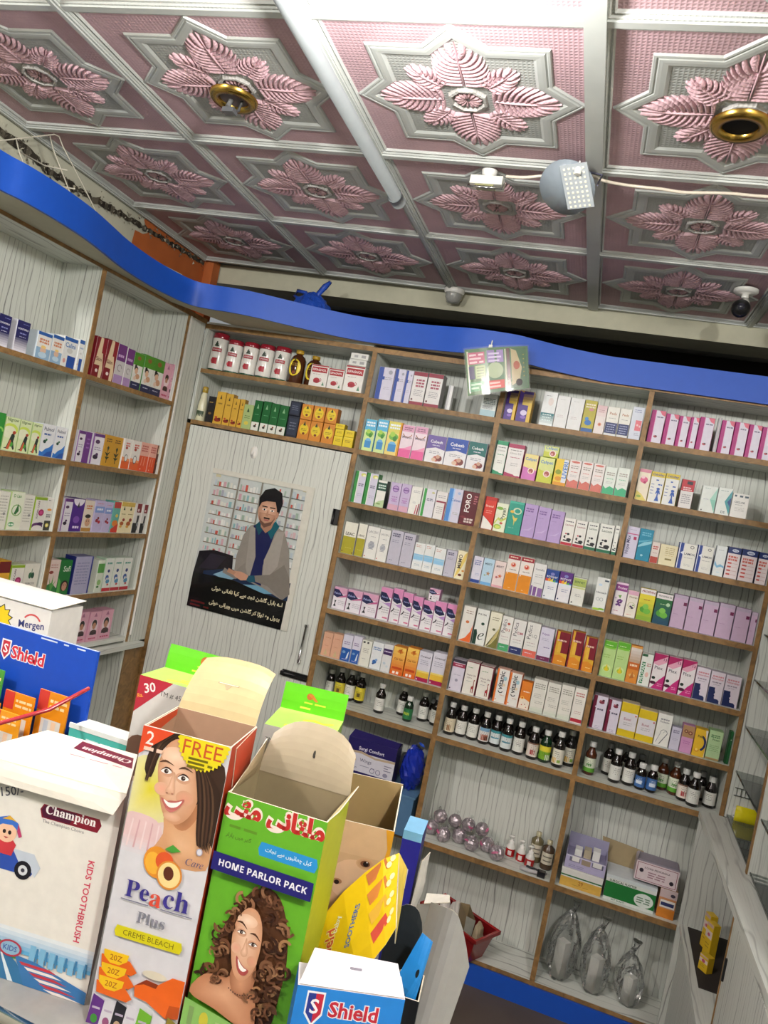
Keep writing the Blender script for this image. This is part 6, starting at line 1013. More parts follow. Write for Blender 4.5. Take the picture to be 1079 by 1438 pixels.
mb = MB(); mb.lathe([(0, .001), (.019, 0), (.021, .004), (.020, .07), (.013, .118), (.010, .13)], 18, '#d8d4b4'); mb.build('body', MAT['gloss'], t)
mb = MB(); mb.lathe([(.011, .128), (.013, .13), (.013, .152), (.010, .156), (0, .157)], 16, '#a88c34'); mb.build('cap', MAT['gloss'], t)
mb = MB(); mb.lathe([(.0205, .02), (.0207, .045)], 18, '#3c4c34', a0=-2.6, a1=-.5); mb.build('label', MAT['card'], t)
# small white bottle lying on the third left-wall shelf boxes
t = thing('white_bottle', 'small white bottle lying above boxes, third shelf, far left-wall bay', 'bottle', (XL-.045, -.664, LZ[2]+.1265))
mb = MB(); mb.lathe([(0, 0), (.014, .0), (.015, .004), (.014, .045), (.007, .055)], 14, '#e0dfdc'); mb.build('body', MAT['gloss'], t)
mb = MB(); mb.lathe([(.008, .054), (.008, .068), (0, .07)], 12, '#d4d4d8'); mb.build('cap', MAT['gloss'], t)
# ------------------------------------------------------------------ poster on the door
pt_ = thing('wall_poster', 'photo poster of seated man in grey blazer on cabinet door', 'poster', (-.921, -.0042, 1.142))
mb = MB(); PW, PH = .490, .617
mb.box(0, -.0006, 0, PW, 0, PH, '#dcdad0')
f = Face(mb, (0, -.0007, 0), (1, 0, 0), (0, 0, 1), PW, PH, .00002)
pr = random.Random(21)
f.R(0, .0, .93, .97, '#c6cdca')
for (a, b) in ((.03, .27), (.29, .50), (.62, .78), (.80, .98)):                      # shelves in the photograph
    for k in range(8):
        v = .40+k*.068+(.02 if a > .5 else 0)
        f.R(a, v, b, v+.006, '#6d7370' if a > .5 else '#7c6a58')
        u = a+.01
        while u < b-.03:
            w = pr.uniform(.012, .03); hh = pr.uniform(.02, .045); f.R(u, v+.006, u+w*.9, v+.006+hh, pr.choice(['#c8a0a8', '#b8c4cc', '#dfe0dc', '#9cb0a0', '#d0b0b4', '#a8aab8', '#c0584c', '#e4e4de', '#8cb4b8', '#d8d8cc'])); u += w+pr.uniform(0, .014)
for a in (.27, .50, .785): f.R(a, .34, a+.016, .97, '#8a857a')
f.R(.93, 0, 1, 1, '#d6d4c8'); f.R(0, .965, 1, 1, '#d6d4c8')
f.R(.0, .30, .12, .42, '#c4c8c6'); f.P([(.0, .24), (.02, .40), (.16, .43), (.36, .42), (.38, .30), (.3, .24)], '#201c22'); f.P([(.04, .28), (.14, .40), (.3, .40), (.22, .3)], '#2c2630')
f.P([(.1, .27), (.36, .33), (.82, .26), (.95, .33), (.95, .2), (.1, .2)], '#1c2c48'); f.P([(.2, .26), (.32, .315), (.44, .28), (.36, .24)], '#7fa6bc'); f.P([(.5, .24), (.72, .27), (.9, .24), (.7, .21)], '#6fa0b8')
# blazer, shirt, head
f.P([(.40, .30), (.39, .42), (.42, .58), (.47, .655), (.56, .69), (.60, .66), (.70, .69), (.80, .66), (.875, .55), (.93, .36), (.96, .25), (.90, .20), (.70, .25), (.55, .27)], '#8e8880')
f.P([(.40, .30), (.30, .325), (.285, .29), (.42, .265), (.52, .30), (.50, .40), (.45, .36)], '#857f78')
f.P([(.555, .69), (.50, .66), (.54, .40), (.56, .28), (.68, .26), (.66, .40), (.72, .66), (.70, .70)], '#1a2050')
f.P([(.55, .70), (.515, .665), (.565, .60), (.60, .655)], '#134a5c'); f.P([(.70, .72), (.745, .69), (.69, .59), (.625, .655)], '#135a68')
f.P([(.47, .655), (.52, .645), (.575, .45), (.555, .29), (.50, .36)], '#9a948c'); f.P([(.80, .66), (.735, .655), (.66, .44), (.69, .28), (.80, .42)], '#a09a92')
f.P([(.93, .36), (.96, .25), (.90, .20), (.74, .27), (.62, .28), (.60, .32), (.74, .35), (.86, .44)], '#7d776f')
f.P([(.60, .32), (.62, .28), (.57, .265), (.53, .275), (.54, .31)], '#1f5468')
f.P([(.53, .275), (.545, .31), (.47, .325), (.40, .32), (.375, .30), (.42, .28), (.48, .265)], '#c2937a'); f.P([(.34, .33), (.42, .315), (.40, .29), (.33, .30)], '#b4866c')
f.P([(.56, .70), (.57, .66), (.625, .625), (.67, .66), (.695, .73), (.66, .76)], '#a87c64')
f.SE(.612, .775, .098, .128, '#d8ae94', '#b98a70', 28); f.S([(.53, .76), (.535, .72), (.565, .685), (.605, .665), (.65, .685), (.685, .73), (.69, .76)], (.61, .745), '#d0a488', '#a87a62')
f.P([(.515, .79), (.505, .86), (.545, .92), (.63, .945), (.71, .92), (.735, .85), (.72, .78), (.705, .735), (.69, .80), (.665, .85), (.58, .845), (.535, .83)], '#15131a')
f.E(.703, .765, .014, .026, '#b48870'); f.P([(.535, .735), (.55, .69), (.60, .66), (.66, .685), (.695, .75), (.66, .71), (.60, .69), (.56, .705)], '#6b4c40')
for u in (.572, .648): f.E(u, .785, .020, .008, '#efe9e2'); f.E(u, .785, .008, .008, '#241814'); f.R(u-.026, .802, u+.026, .809, '#1c1414')
f.P([(.604, .785), (.592, .742), (.62, .74), (.614, .785)], '#b3856c'); f.R(.582, .722, .638, .733, '#2c1e1a'); f.E(.61, .714, .026, .008, '#a4605c')
f.P([(0, 0), (.94, 0), (.945, .20), (.7, .215), (.4, .255), (.0, .245)], '#0b0b0d')
URD1 = '\ufbfd\ufe8b\ufeee\ufbac \ufbfd\ufee7\ufe8d\ufea9\ufe8e\ufee7 \ufe8e\ufbff\ufb90 \ufbaf\ufeb3 \ufbab\ufea0\ufe97 \ufee6\ufeb8\ufee0\ufb94 \ufede\ufe92\ufee0\ufe91 \ufbae\ufe8d'
URD2 = '\ufbfd\ufe8b\ufeee\ufbac \ufbfd\ufee7\ufe8d\ufeae\ufbfe\ufeed \ufb9f\ufbff\ufee3 \ufee6\ufeb8\ufee0\ufb94 \ufeae\ufb90 \ufe8d\ufb8c\ufeee\ufe97 \ufee9\ufeed \ufedd\ufeee\ufbad\ufb58'
f.T(URD1, .565, .165, .70, '#e0d8b4', 0, '', .03); f.T(URD2, .565, .065, .70, '#e0d8b4', 0, '', .03); f.L(.03, .22, .05, 2, .025, '#5c1c1c', .5)
mb.build('print', MAT['gloss'], pt_)
mb = MB()
for (u, v) in ((.03, PH-.03), (PW-.04, PH-.02)): mb.box(u-.012, -.0012, v-.006, u+.012, -.0008, v+.006, '#c8c2a0')
mb.build('tape', MAT['gloss'], pt_)
# ------------------------------------------------------------------ card hanging from the fascia
t = thing('hanging_card', 'green bordered printed leaflet in plastic hanging from blue fascia', 'card', (.262, -.118, 2.325), 0)
P4 = [(-.100, .105-.21+.0), (.124, -.041), (.086, .114), (-.150, .069)]
A, B_, C_, D_ = [Vector((x, 0, z)) for x, z in ((-.100, -.105), (.124, -.041), (.086, .114), (-.150, .069))]
mb = MB()
def bil(u, v, off): p = (A*(1-u)+B_*u)*(1-v)+(D_*(1-u)+C_*u)*v; return Vector((p.x, -off-.012*math.sin(math.pi*u), p.z))
def bsheet(mb, off, col, n=8):
    vs = [bil(i/n, j, off) for i in range(n+1) for j in (0, 1)]; mb.mesh(vs, [(2*i, 2*i+2, 2*i+3, 2*i+1) for i in range(n)], col)
bsheet(mb, 0, '#4c7a50'); bsheet(mb, -.0015, '#3c6444')
f = Face(mb, (0, 0, 0), (1, 0, 0), (0, 0, 1), .236, .17); f.bend = lambda u, v, k: bil(u, v, k+.0004); f.step = .00015
f.R(.03, .05, .66, .95, '#c9c6a8'); f.R(.05, .66, .32, .92, '#c4587c'); f.R(.36, .66, .62, .94, '#a48cc0'); f.L(.07, .3, .88, 3, .08, '#ecd0d8', .5); f.L(.38, .6, .88, 3, .08, '#dccfe8', .5)
f.R(.05, .34, .14, .62, '#4c3c78'); f.R(.16, .34, .32, .62, '#b8c490'); f.L(.18, .3, .58, 4, .06, '#6c7c4c', .4); f.E(.48, .48, .13, .13, '#b4c0a0'); f.R(.05, .07, .32, .28, '#4c9c70'); f.R(.36, .07, .62, .26, '#d85c58'); f.L(.07, .3, .24, 2, .08, '#cfe4d4', .5); f.L(.38, .6, .22, 2, .08, '#f0d0cc', .5)
f.R(.67, .04, .72, .96, '#5c2c30'); f.R(.72, .04, .97, .96, '#3c6a44'); f.P([(.74, .1), (.86, .2), (.9, .5), (.82, .9), (.74, .95)], '#b8a880'); f.E(.82, .56, .05, .07, '#a8604c'); f.E(.85, .16, .05, .06, '#1c1c1c')
for k in range(6): f.E(.93, .3+.1*k, .008, .008, '#c8b84c', 6)
mb.build('leaflet', MAT['gloss'], t)
mb = MB(); vs = [bil(i/8*1.04-.02, j*1.06-.03, .003) for i in range(9) for j in (0, 1)]; mb.mesh(vs, [(2*i, 2*i+2, 2*i+3, 2*i+1) for i in range(8)]); mb.build('plastic_sleeve', MAT['bag'], t)
mb = MB(); mb.tube([(-.05, -.004, .085), (-.052, .012, .12)], .0025, 6, '#ddd'); mb.box(-.058, -.006, .07, -.044, -.002, .10, '#e8e8e8'); mb.build('clip', MAT['white'], t)
# ------------------------------------------------------------------ crumpled bags
def blob(rx, ry, rz, seed, amp=.25, nu=18, nv=12, freq=3.0, flat=True):
    r_ = random.Random(seed); ks = [(r_.uniform(-1, 1), r_.uniform(-1, 1), r_.uniform(-1, 1), r_.uniform(0, 6.3), r_.uniform(.5, 1.4)) for _ in range(14)]
    vs = []; fs = []
    for j in range(nv+1):
        th = math.pi*j/nv
        for i in range(nu):
            ph = 2*math.pi*i/nu; d = Vector((math.sin(th)*math.cos(ph), math.sin(th)*math.sin(ph), math.cos(th)))
            n = sum(w*abs(math.sin(freq*(a*d.x+b*d.y+c*d.z)*2+p)) for a, b, c, p, w in ks)/14-.5
            k = 1+amp*n*2; z = d.z*rz*k
            vs.append((d.x*rx*k, d.y*ry*k, z))
    for j in range(nv):
        for i in range(nu): fs.append((j*nu+i, (j+1)*nu+i, (j+1)*nu+(i+1) % nu, j*nu+(i+1) % nu))
    zmin = min(v[2] for v in vs)
    vs = [(x, y, max(z-zmin*.9, 0) if flat else z) for x, y, z in vs]
    return vs, fs
MAT['bluebag'] = mat_glass('blue_plastic_bag', (.02, .09, .55), .25, .75)
t = thing('blue_bag', 'knotted blue plastic bag lying on top of the shelves', 'bag', (-.655, .09, TOPZ+.031))
mb = MB(); vs, fs = blob(.085, .075, .098, 4, .3, 28, 18, 4); mb.mesh(vs, fs, smooth=False); mb.build('bag_body', MAT['bluebag'], t)
mb = MB()
mb.tube([(.02, 0, .16), (.025, -.01, .20), (.05, -.01, .235), (.075, -.015, .258)], [.022, .012, .014, .008], 7); mb.tube([(-.01, 0, .15), (-.035, -.01, .20), (-.075, -.01, .205), (-.088, -.01, .18), (-.06, -.01, .17), (-.03, -.01, .185)], .009, 7); mb.build('tied_handles', MAT['bluebag'], t)
mb = MB(); vs, fs = blob(.07, .05, .02, 9, .2); mb.mesh(vs, fs)
o = mb.build('paper_scrap', MAT['white'], None, (-.43, .08, TOPZ+.031)); tag(o, 'white crumpled scrap on shelf top beside the blue bag', 'paper')
# ------------------------------------------------------------------ devices on the ceiling
t = thing('ceiling_sensor', 'round white sensor fixed where ceiling meets the beam', 'sensor', (-.058, .196, CZ-.014))
mb = MB(); mb.lathe([(.044, 0), (.044, -.012), (.040, -.020)], 24, cap=True); mb.build('base', MAT['white'], t)
mb = MB(); mb.lathe([(.036, -.02), (.036, -.036), (.030, -.046), (.028, -.056), (0, -.060)], 24, '#9c9c98'); mb.build('dome', MAT['gloss'], t)
t = thing('security_camera', 'white bracket security camera with black ball on ceiling', 'camera', (1.055, -.165, CZ-.012))
mb = MB(); mb.lathe([(.040, .0), (.040, -.008), (.030, -.014), (.012, -.016), (.012, -.03)], 22); mb.tube([(0, 0, -.026), (.012, .01, -.045), (.004, .012, -.06)], .010, 10); mb.build('bracket', MAT['white'], t)
mb = MB(); vs, fs = blob(.031, .031, .031, 1, 0, 22, 14, 1, False); mb.mesh([(x-.006, y+.004, z-.064) for x, y, z in vs], fs, smooth=True); mb.build('ball', MAT['black'], t)
mb = MB(); mb.lathe([(.012, 0), (.012, .004), (0, .005)], 14, '#30303a'); mb.build('lens', MAT['gloss'], t, (-.008, -.027, -.066), (math.pi/2, 0, 0))
t = thing('hanging_led_plate', 'round grey plate with LED dot board dangling from ceiling', 'lamp', (.533, -1.00, 2.668), 0)
R0 = Matrix.Rotation(math.radians(-38), 4, 'X') @ Matrix.Rotation(math.radians(8), 4, 'Y') @ Matrix.Rotation(math.radians(-15), 4, 'Z')
mb = MB(); mb.lathe([(.074, 0), (.074, -.004), (0, -.0045)], 30, '#7d868e'); mb.lathe([(0, .0005), (.074, 0)], 30, '#8a9198'); o = mb.build('plate', MAT['gloss'], t); o.matrix_local = Matrix.Translation((-.022, 0, -.012)) @ R0
mb = MB(); mb.box(-.01, -.062, -.009, .062, .055, -.0055, '#a7adb2')
for i in range(5):
    for j in range(9): mb.box(-.002+.0125*i, -.054+.0125*j, -.0105, .003+.0125*i, -.049+.0125*j, -.009, '#efe9d0')
o = mb.build('led_board', MAT['gloss'], t); o.matrix_local = Matrix.Translation((-.018, 0, -.012)) @ R0
mb = MB(); mb.lathe([(.008, 0), (.009, .012), (.002, .034), (0, .036)], 10, '#eee'); mb.build('wire_nut', MAT['white'], t, (.004, -.05, .0))
mb = MB(); mb.tube([(-.02, .02, -.005), (-.03, .02, .025), (0, .01, .04), (.03, .0, .03), (.06, .0, .025), (.055, -.02, -.01)], .003, 6, '#556'); mb.tube([(-.03, .02, .025), (-.01, -.01, .045), (.02, -.02, .02)], .0025, 6, '#99a'); mb.build('wires', MAT['gloss'], t)
t = thing('small_spotlight', 'small white lamp fixture on ceiling left of the LED plate', 'lamp', (.285, -.945, CZ-.015))
mb = MB(); mb.lathe([(.022, 0), (.020, -.012), (.008, -.018), (.008, -.022)], 14); mb.build('rose', MAT['white'], t)
mb = MB(); mb.box(-.045, -.022, -.045, .045, .022, -.022, '#c9c8be'); mb.box(-.030, -.018, -.048, .022, .016, -.045, '#8c8a62'); o = mb.build('lamp_head', MAT['gloss'], t)
mb = MB(); mb.tube([(.045, 0, -.03), (.048, -.015, -.052), (-.01, -.024, -.056), (-.05, -.014, -.05), (-.046, 0, -.03)], .003, 6); mb.build('yoke', MAT['chrome'], t)
mb = MB(); cp = [(.334, -.945, 2.699), (.39, -.962, 2.692), (.45, -.966, 2.700), (.53, -.985, 2.703), (.60, -.965, 2.694), (.66, -.935, 2.700), (.74, -.92, 2.703), (.80, -.918, 2.699), (.90, -.922, 2.702), (1.0, -.922, 2.700), (1.2, -.93, 2.702), (1.5, -.93, 2.700), (1.749, -.93, 2.700)]
mb.tube(smooth(cp, 4), .0042, 7, '#cfc4b4'); o = mb.build('ceiling_cable', MAT['gloss']); tag(o, 'pale cable running under ceiling from lamp to right wall', 'cable')
# bent wire frame leaning on the plaster strip
t = thing('wire_frame', 'bent thin white wire frame above the blue fascia at left', 'wire')
mb = MB(); r = .0022
def wr(*P): mb.tube([(-1.13, y, z) for y, z in P], r, 6, '#cfc9b8')
wr((-1.36, 2.52), (-1.217, 2.587), (-1.02, 2.708), (-1.00, 2.712), (-.977, 2.692), (-.86, 2.62), (-.758, 2.553), (-.70, 2.50)); wr((-1.164, 2.624), (-1.142, 2.592), (-1.10, 2.55), (-.98, 2.50)); wr((-1.037, 2.696), (-1.015, 2.665), (-.92, 2.58), (-.83, 2.50)); wr((-1.142, 2.592), (-1.035, 2.60), (-.94, 2.63)); wr((-1.10, 2.55), (-.98, 2.56), (-.89, 2.59))
mb.tube([(-1.13, -.70, 2.50), (-1.12, -.69, 2.402)], r, 6, '#cfc9b8')
mb.build('wires', MAT['gloss'], t)
mb = MB(); mb.tube([(-1.12, -.55, 2.50), (-1.10, -.45, 2.505), (-1.05, -.33, 2.497), (-1.045, -.31, 2.49)], .004, 6, '#c8c4b4'); mb.tube([(-1.12, -.55, 2.50), (-1.16, -.6, 2.403)], .004, 6, '#c8c4b4'); o = mb.build('cable_duct', MAT['gloss']); tag(o, 'short cream cable strip lying along the fascia top at corner', 'cable')
# ------------------------------------------------------------------ low shelf of the middle bay: wrapped toys, dispensers
foil = mat_plain('crinkled_foil', '#c8bcc2', .22, .6, noise=.5, scale=60, bump=.6)
TOY = [(.322, .09, .582), (.325, .085, .521), (.385, .11, .570), (.403, .075, .505), (.447, .13, .583), (.505, .11, .575), (.467, .075, .514), (.528, .068, .512), (.556, .11, .575), (.584, .08, .508)]
low = [(.318, .10), (.372, .055), (.372, .135), (.434, .058), (.434, .132), (.493, .052), (.495, .128), (.548, .060), (.556, .135), (.345, .045)]
hi_ = [(.322, .085), (.39, .11), (.45, .11), (.505, .105), (.555, .10)]
tn = 0
def toy(x, y, z, r, label):
    global tn
    t = thing('wrapped_toy', label, 'toy', (x, y, z), random.Random(tn).uniform(0, 3), 'foil wrapped toys on the low shelf')
    mb = MB(); vs, fs = blob(r, r, r, 30+tn, .18, 16, 10, 4); mb.mesh(vs, fs); mb.build('foil_ball', foil, t)
    rr = random.Random(60+tn); a = rr.uniform(0, 6.28); mb = MB(); mb.lathe([(r*.62, -.002), (r*.62, .004), (r*.5, .006)], 16, '#b85c80'); o = mb.build('pink_ring', MAT['gloss'], t, (r*.5*math.cos(a), r*.5*math.sin(a), r*1.1), (rr.uniform(-.6, .6), rr.uniform(-.6, .6), 0))
    mb = MB(); mb.tube([(0, 0, r*1.7), (r*.2, 0, r*2.0), (r*.5, .2*r, r*2.2)], [r*.16, r*.1, r*.3], 7); mb.build('wrapper_end', MAT['bag'], t); tn += 1
for k, (x, y) in enumerate(((.318, .088), (.376, .055), (.434, .090), (.492, .055), (.550, .090), (.596, .045))): toy(x, y, ZS[7]+.0004, .0285, f'foil wrapped pink and silver toy, {ORD[k]} from left in bottom row, low shelf')
for k, (x, y) in enumerate(((.345, .095), (.405, .10), (.461, .10), (.518, .10))): toy(x, y, ZS[7]+.052, .0265, f'foil wrapped pink and silver toy, {ORD[k]} from left in upper row, low shelf')
for k, (x, y, nm) in enumerate(((.640, .115, 'left'), (.684, .10, 'middle'), (.722, .075, 'right'))):
    t = thing('pump_dispenser', f'small white pump dispenser with red band, {nm} one on low shelf', 'dispenser', (x, y, ZS[7]+.0003), 0, 'pump dispensers on the low shelf')
    mb = MB(); mb.lathe([(0, .001), (.017, 0), (.018, .003), (.018, .040), (.012, .052), (.009, .056)], 16, '#dcdad4'); mb.build('body', MAT['gloss'], t)
    mb = MB(); mb.lathe([(.0184, .006), (.0184, .036)], 16, '#b01c20', cap=False); mb.lathe([(.0188, .012), (.0188, .030)], 6, '#e6d8d4', a0=-2.0, a1=-1.2); mb.build('label', MAT['gloss'], t)
    mb = MB(); mb.lathe([(.010, .054), (.010, .064), (.004, .066), (.004, .078), (.009, .079), (.009, .084), (0, .085)], 12, '#e6e4de'); mb.tube([(0, 0, .081), (-.016, -.004, .080)], .0035, 6, '#e6e4de'); mb.build('pump', MAT['gloss'], t)
for x, y, h, c, nm in ((.735, .155, .118, '#6c6244', 'olive square'), (.783, .118, .112, '#4c3828', 'brown labelled')):
    t = thing('lotion_bottle', f'{nm} bottle with cream cap behind the pump dispensers', 'bottle', (x, y, ZS[7]+.0003))
    mb = MB(); mb.lathe([(0, .001), (.023, 0), (.024, .004), (.024, h*.72), (.010, h*.82), (.009, h*.86)], 20, c); mb.build('body', MAT['gloss'], t)
    mb = MB(); mb.lathe([(.011, h*.85), (.011, h*.98), (0, h)], 14, '#b4ac8c'); mb.build('cap', MAT['gloss'], t)
    mb = MB(); mb.lathe([(.0244, h*.2), (.0244, h*.6)], 14, '#cfc8b4', a0=-2.6, a1=-.5); mb.lathe([(.0247, h*.3), (.0247, h*.34)], 10, '#6c6458', a0=-2.2, a1=-.9); mb.lathe([(.0247, h*.44), (.0247, h*.48)], 10, '#6c6458', a0=-2.3, a1=-.8); mb.build('label', MAT['card'], t)
t = thing('strap_bundle', 'folded grey and black strap lying in front of lotion bottle', 'strap', (.745, .028, ZS[7]+.0004))
mb = MB(); mb.tube([(-.05, 0, .008), (-.02, -.008, .010), (.02, 0, .012), (.045, .012, .010), (.01, .016, .014), (-.03, .012, .010), (-.05, 0, .008)], .0075, 8, '#b4b0b0'); mb.build('strap', MAT['card'], t)
mb = MB(); mb.box(.015, -.012, 0, .045, .010, .022, '#1c1c20'); mb.tube([(-.03, .006, .020), (.02, -.004, .022)], .004, 6, '#2c2c30'); mb.build('buckle', MAT['gloss'], t)
# ------------------------------------------------------------------ low shelf of the right bay: cartons and trays
def plain_carton(name, x0, y0, z0, w, d, h, front, side, fn, label, cat='box', rz=0.0, parts=None, group=None):
    t = thing(name, label, cat, (x0+w/2, y0, z0+.0004), rz, group); mb = MB()
    mb.box(-w/2, 0, 0, w/2, d, h, side, cols=dict(front=front)); f = Face(mb, (-w/2, 0, 0), (1, 0, 0), (0, 0, 1), w, h); fn(f); mb.build('body', MAT['card'], t)
    if parts: parts(t, w, d, h)
    return t
z7 = ZS[7]
def lid_(c, hh=.006):
    def p(t, w, d, h):
        mb = MB(); mb.box(-w/2-.001, -.001, h+.0002, w/2+.001, d, h+hh, c); mb.build('lid', MAT['card'], t)
    return p
plain_carton('flat_carton', .845, .022, z7, .152, .10, .062, '#dcdcd6', '#c8c8c0', lambda f: (f.R(0,0,1,.55,'#d2a84c'), f.R(.0,.62,1,.70,'#2c6c3c'), f.T('29',.5,.36,.12,'#a8702c'), f.L(.3,.7,.2,1,.08,'#a88838')), 'flat white and ochre carton under lavender tray, low shelf, right bay', parts=lid_('#e2e2dc'))
def trayparts(t, w, d, h):
    mb = MB(); mb.box(-w/2, -.004, h, -w/2+.003, d, h+.020, '#a29cb8'); mb.box(w/2-.003, -.004, h, w/2, d, h+.02, '#a29cb8'); mb.box(-w/2, d-.003, h, w/2, d, h+.055, '#9a98b4'); mb.build('tray_rim', MAT['card'], t)
    mb = MB()
    for k, (a, b) in enumerate(((-.045, '#e2e2de'), (-.012, '#b4a890'), (.020, '#e4e4e0'))): mb.box(a, .01, h-.004, a+.026, .05, h+.024+.006*k, b)
    mb.build('vials', MAT['card'], t)
plain_carton('open_tray', .850, .024, z7+.0692, .148, .095, .048, '#b2accc', '#8c88a4', lambda f: (f.R(0,.9,1,1,'#c8c4d8'), f.R(.1,.55,.36,.9,'#6c6a80'), f.R(.40,.5,.62,.9,'#9c8c78'), f.R(.66,.55,.94,.9,'#5c5a70'), f.R(.16,.6,.34,.98,'#e4e4e0'), f.R(.68,.6,.9,.96,'#e0e0dc'), f.L(.1,.5,.3,2,.12,'#8c88a8')), 'open lavender tray of small vials on white ochre carton', 'tray', parts=trayparts)
def greenparts(t, w, d, h):
    mb = MB(); mb.box(-w/2-.001, .0, h+.0002, w/2, d, h+.012, '#cfd6d8'); mb.build('lid', MAT['card'], t)
    mb = MB(); mb.face([(-w/2-.02, d, h), (w/2-.05, d, h), (w/2-.06, d+.015, h+.085), (-w/2-.035, d+.015, h+.095)], '#9a8a68'); mb.face([(-w/2-.02, d+.002, h), (-w/2-.035, d+.017, h+.095), (w/2-.06, d+.017, h+.085), (w/2-.05, d+.002, h)], '#8a7c60'); mb.build('kraft_flap', MAT['card'], t)
plain_carton('glove_carton', 1.006, .022, z7, .180, .115, .082, '#d8dcd6', '#b8c0b8', lambda f: (f.R(0,.14,1,.84,'#1f7434'), f.E(.78,.44,.19,.14,'#dce4dc',20), f.T('SURGICAL PLASTER',.34,.91,.58,'#26402c',mh=.1), f.T('BEST QUALITY',.3,.07,.4,'#2c6c3c',mh=.08), f.L(.64,.9,.56,3,.1,'#6c8c70',.5)), 'long green and white carton with oval label, low shelf, right bay', parts=greenparts)
plain_carton('small_carton', 1.196, .024, z7, .060, .085, .104, '#c88a5c', '#b07c50', lambda f: (f.R(0,0,1,.32,'#d0802c'), f.R(.1,.36,.95,.62,'#e0e0dc'), f.R(.15,.42,.9,.54,'#2c3464'), f.R(0,.7,1,1,'#c8b4b4'), f.E(.75,.82,.14,.1,'#3c3444')), 'small orange and brown carton at right end of low shelf')
def pinkparts(t, w, d, h):
    mb = MB(); mb.box(-w/2+.004, .004, h+.0002, w/2-.004, d, h+.005, '#8c8490'); mb.face([(-w/2, 0, h), (-w/2, d, h), (-w/2+.01, d*.6, h+.02), (-w/2+.004, .01, h+.018)], '#c0b4bc'); mb.face([(w/2, 0, h), (w/2-.004, .01, h+.016), (w/2-.006, d*.7, h+.018), (w/2, d, h)], '#b4a8b0'); mb.build('torn_lid', MAT['card'], t)
plain_carton('catheter_carton', 1.098, .026, z7+.1052, .150, .08, .070, '#dccdd0', '#b8a8ac', lambda f: (f.R(.03,.05,.97,.08,'#8c4c5c'), f.R(.03,.92,.97,.95,'#8c4c5c'), f.R(.03,.05,.045,.95,'#8c4c5c'), f.R(.955,.05,.97,.95,'#8c4c5c'), f.T('3 CORD PEDISURGICA',.5,.72,.6,'#4c3440',mh=.12), f.L(.3,.7,.55,3,.12,'#a07c88',.5), f.E(.14,.55,.05,.05,'#2c2430'), f.E(.86,.3,.05,.05,'#2c2430')), 'pinkish white carton on green carton and orange carton, low shelf', parts=pinkparts)
# ------------------------------------------------------------------ red basket with rubbish on the floor shelf
t = thing('red_basket', 'red plastic basket of paper scraps on bottom shelf, middle bay', 'basket', (.505, .050, .0955), -.50)
mb = MB(); a0, b0, a1, b1, hh = .105, .045, .135, .066, .115
def rect(a, b, z): return [(-a, -b, z), (a, -b, z), (a, b, z), (-a, b, z)]
def hoop(R1, R2, col): 
    for i in range(4):
        j = (i+1) % 4; mb.face([R1[i], R1[j], R2[j], R2[i]], col)
hoop(rect(a0, b0, 0), rect(a1, b1, hh), '#8c1418'); mb.face(rect(a0, b0, 0)[::-1], '#7c1014'); hoop(rect(a1, b1, hh)[::-1], rect(a0-.003, b0-.003, .003)[::-1], '#6c0e12'); mb.face(rect(a0-.003, b0-.003, .003), '#6c0e12')
mb.build('tub', MAT['gloss'], t)
mb = MB(); hoop(rect(a1, b1, hh), rect(a1+.012, b1+.012, hh+.002), '#a01c20'); hoop(rect(a1+.012, b1+.012, hh+.002), rect(a1+.012, b1+.012, hh-.012), '#8c1418'); hoop(rect(a1+.012, b1+.012, hh-.012), rect(a1+.009, b1+.009, hh-.012), '#8c1418'); mb.build('rim', MAT['gloss'], t)
cs = math.cos(-.50); sn = math.sin(-.50)
def inb(x, y): return (.505+x*cs-y*sn, .050+x*sn+y*cs)
for k, (x, y, z, rx, ry, rz, c, nm, tilt) in enumerate(((-.078, .0, .045, .022, .026, .066, '#d8d4ce', 'crumpled white tissue at left in red basket', .3), (-.028, .002, .05, .018, .026, .070, '#d0ccc4', 'crumpled white tissue in middle of red basket', -.2), (.094, .004, .05, .016, .024, .066, '#a8987c', 'crumpled tan paper at right in red basket', .2))):
    X, Y = inb(x, y); mb = MB(); vs, fs = blob(rx, ry, rz, 80+k, .45, 16, 11, 5); mb.mesh(vs, fs, c); o = mb.build('paper_scrap', MAT['matte'], None, (X, Y, .099), k*1.3); tag(o, nm, 'paper', 'scraps in the red basket')
X, Y = inb(.036, -.006)
t = thing('torn_carton', 'open brown cardboard sleeve sticking out of red basket', 'box', (X, Y, .102), -.9)
mb = MB(); q4 = [(-.024, -.016), (.024, -.016), (.024, .016), (-.024, .016)]
for i in range(4):
    j = (i+1) % 4; p, r_ = q4[i], q4[j]; hh1 = (.17, .15, .13, .16)[i]; hh2 = (.15, .13, .16, .17)[i]
    mb.face([(*p, 0), (*r_, 0), (r_[0]*1.25, r_[1]*1.4, hh2), (p[0]*1.25, p[1]*1.4, hh1)], ('#8c7a5c', '#a8a89c', '#7c6c50', '#9c8a68')[i])
mb.build('sleeve', MAT['card'], t)
mb = MB(); mb.face([(-.018, -.022, .02), (.016, -.022, .02), (.02, -.03, .11), (-.014, -.03, .12)], '#5c7478'); mb.face([(-.018, -.0225, .02), (-.014, -.0305, .12), (.02, -.0305, .11), (.016, -.0225, .02)], '#8c9c98'); mb.build('printed_flap', MAT['card'], t)
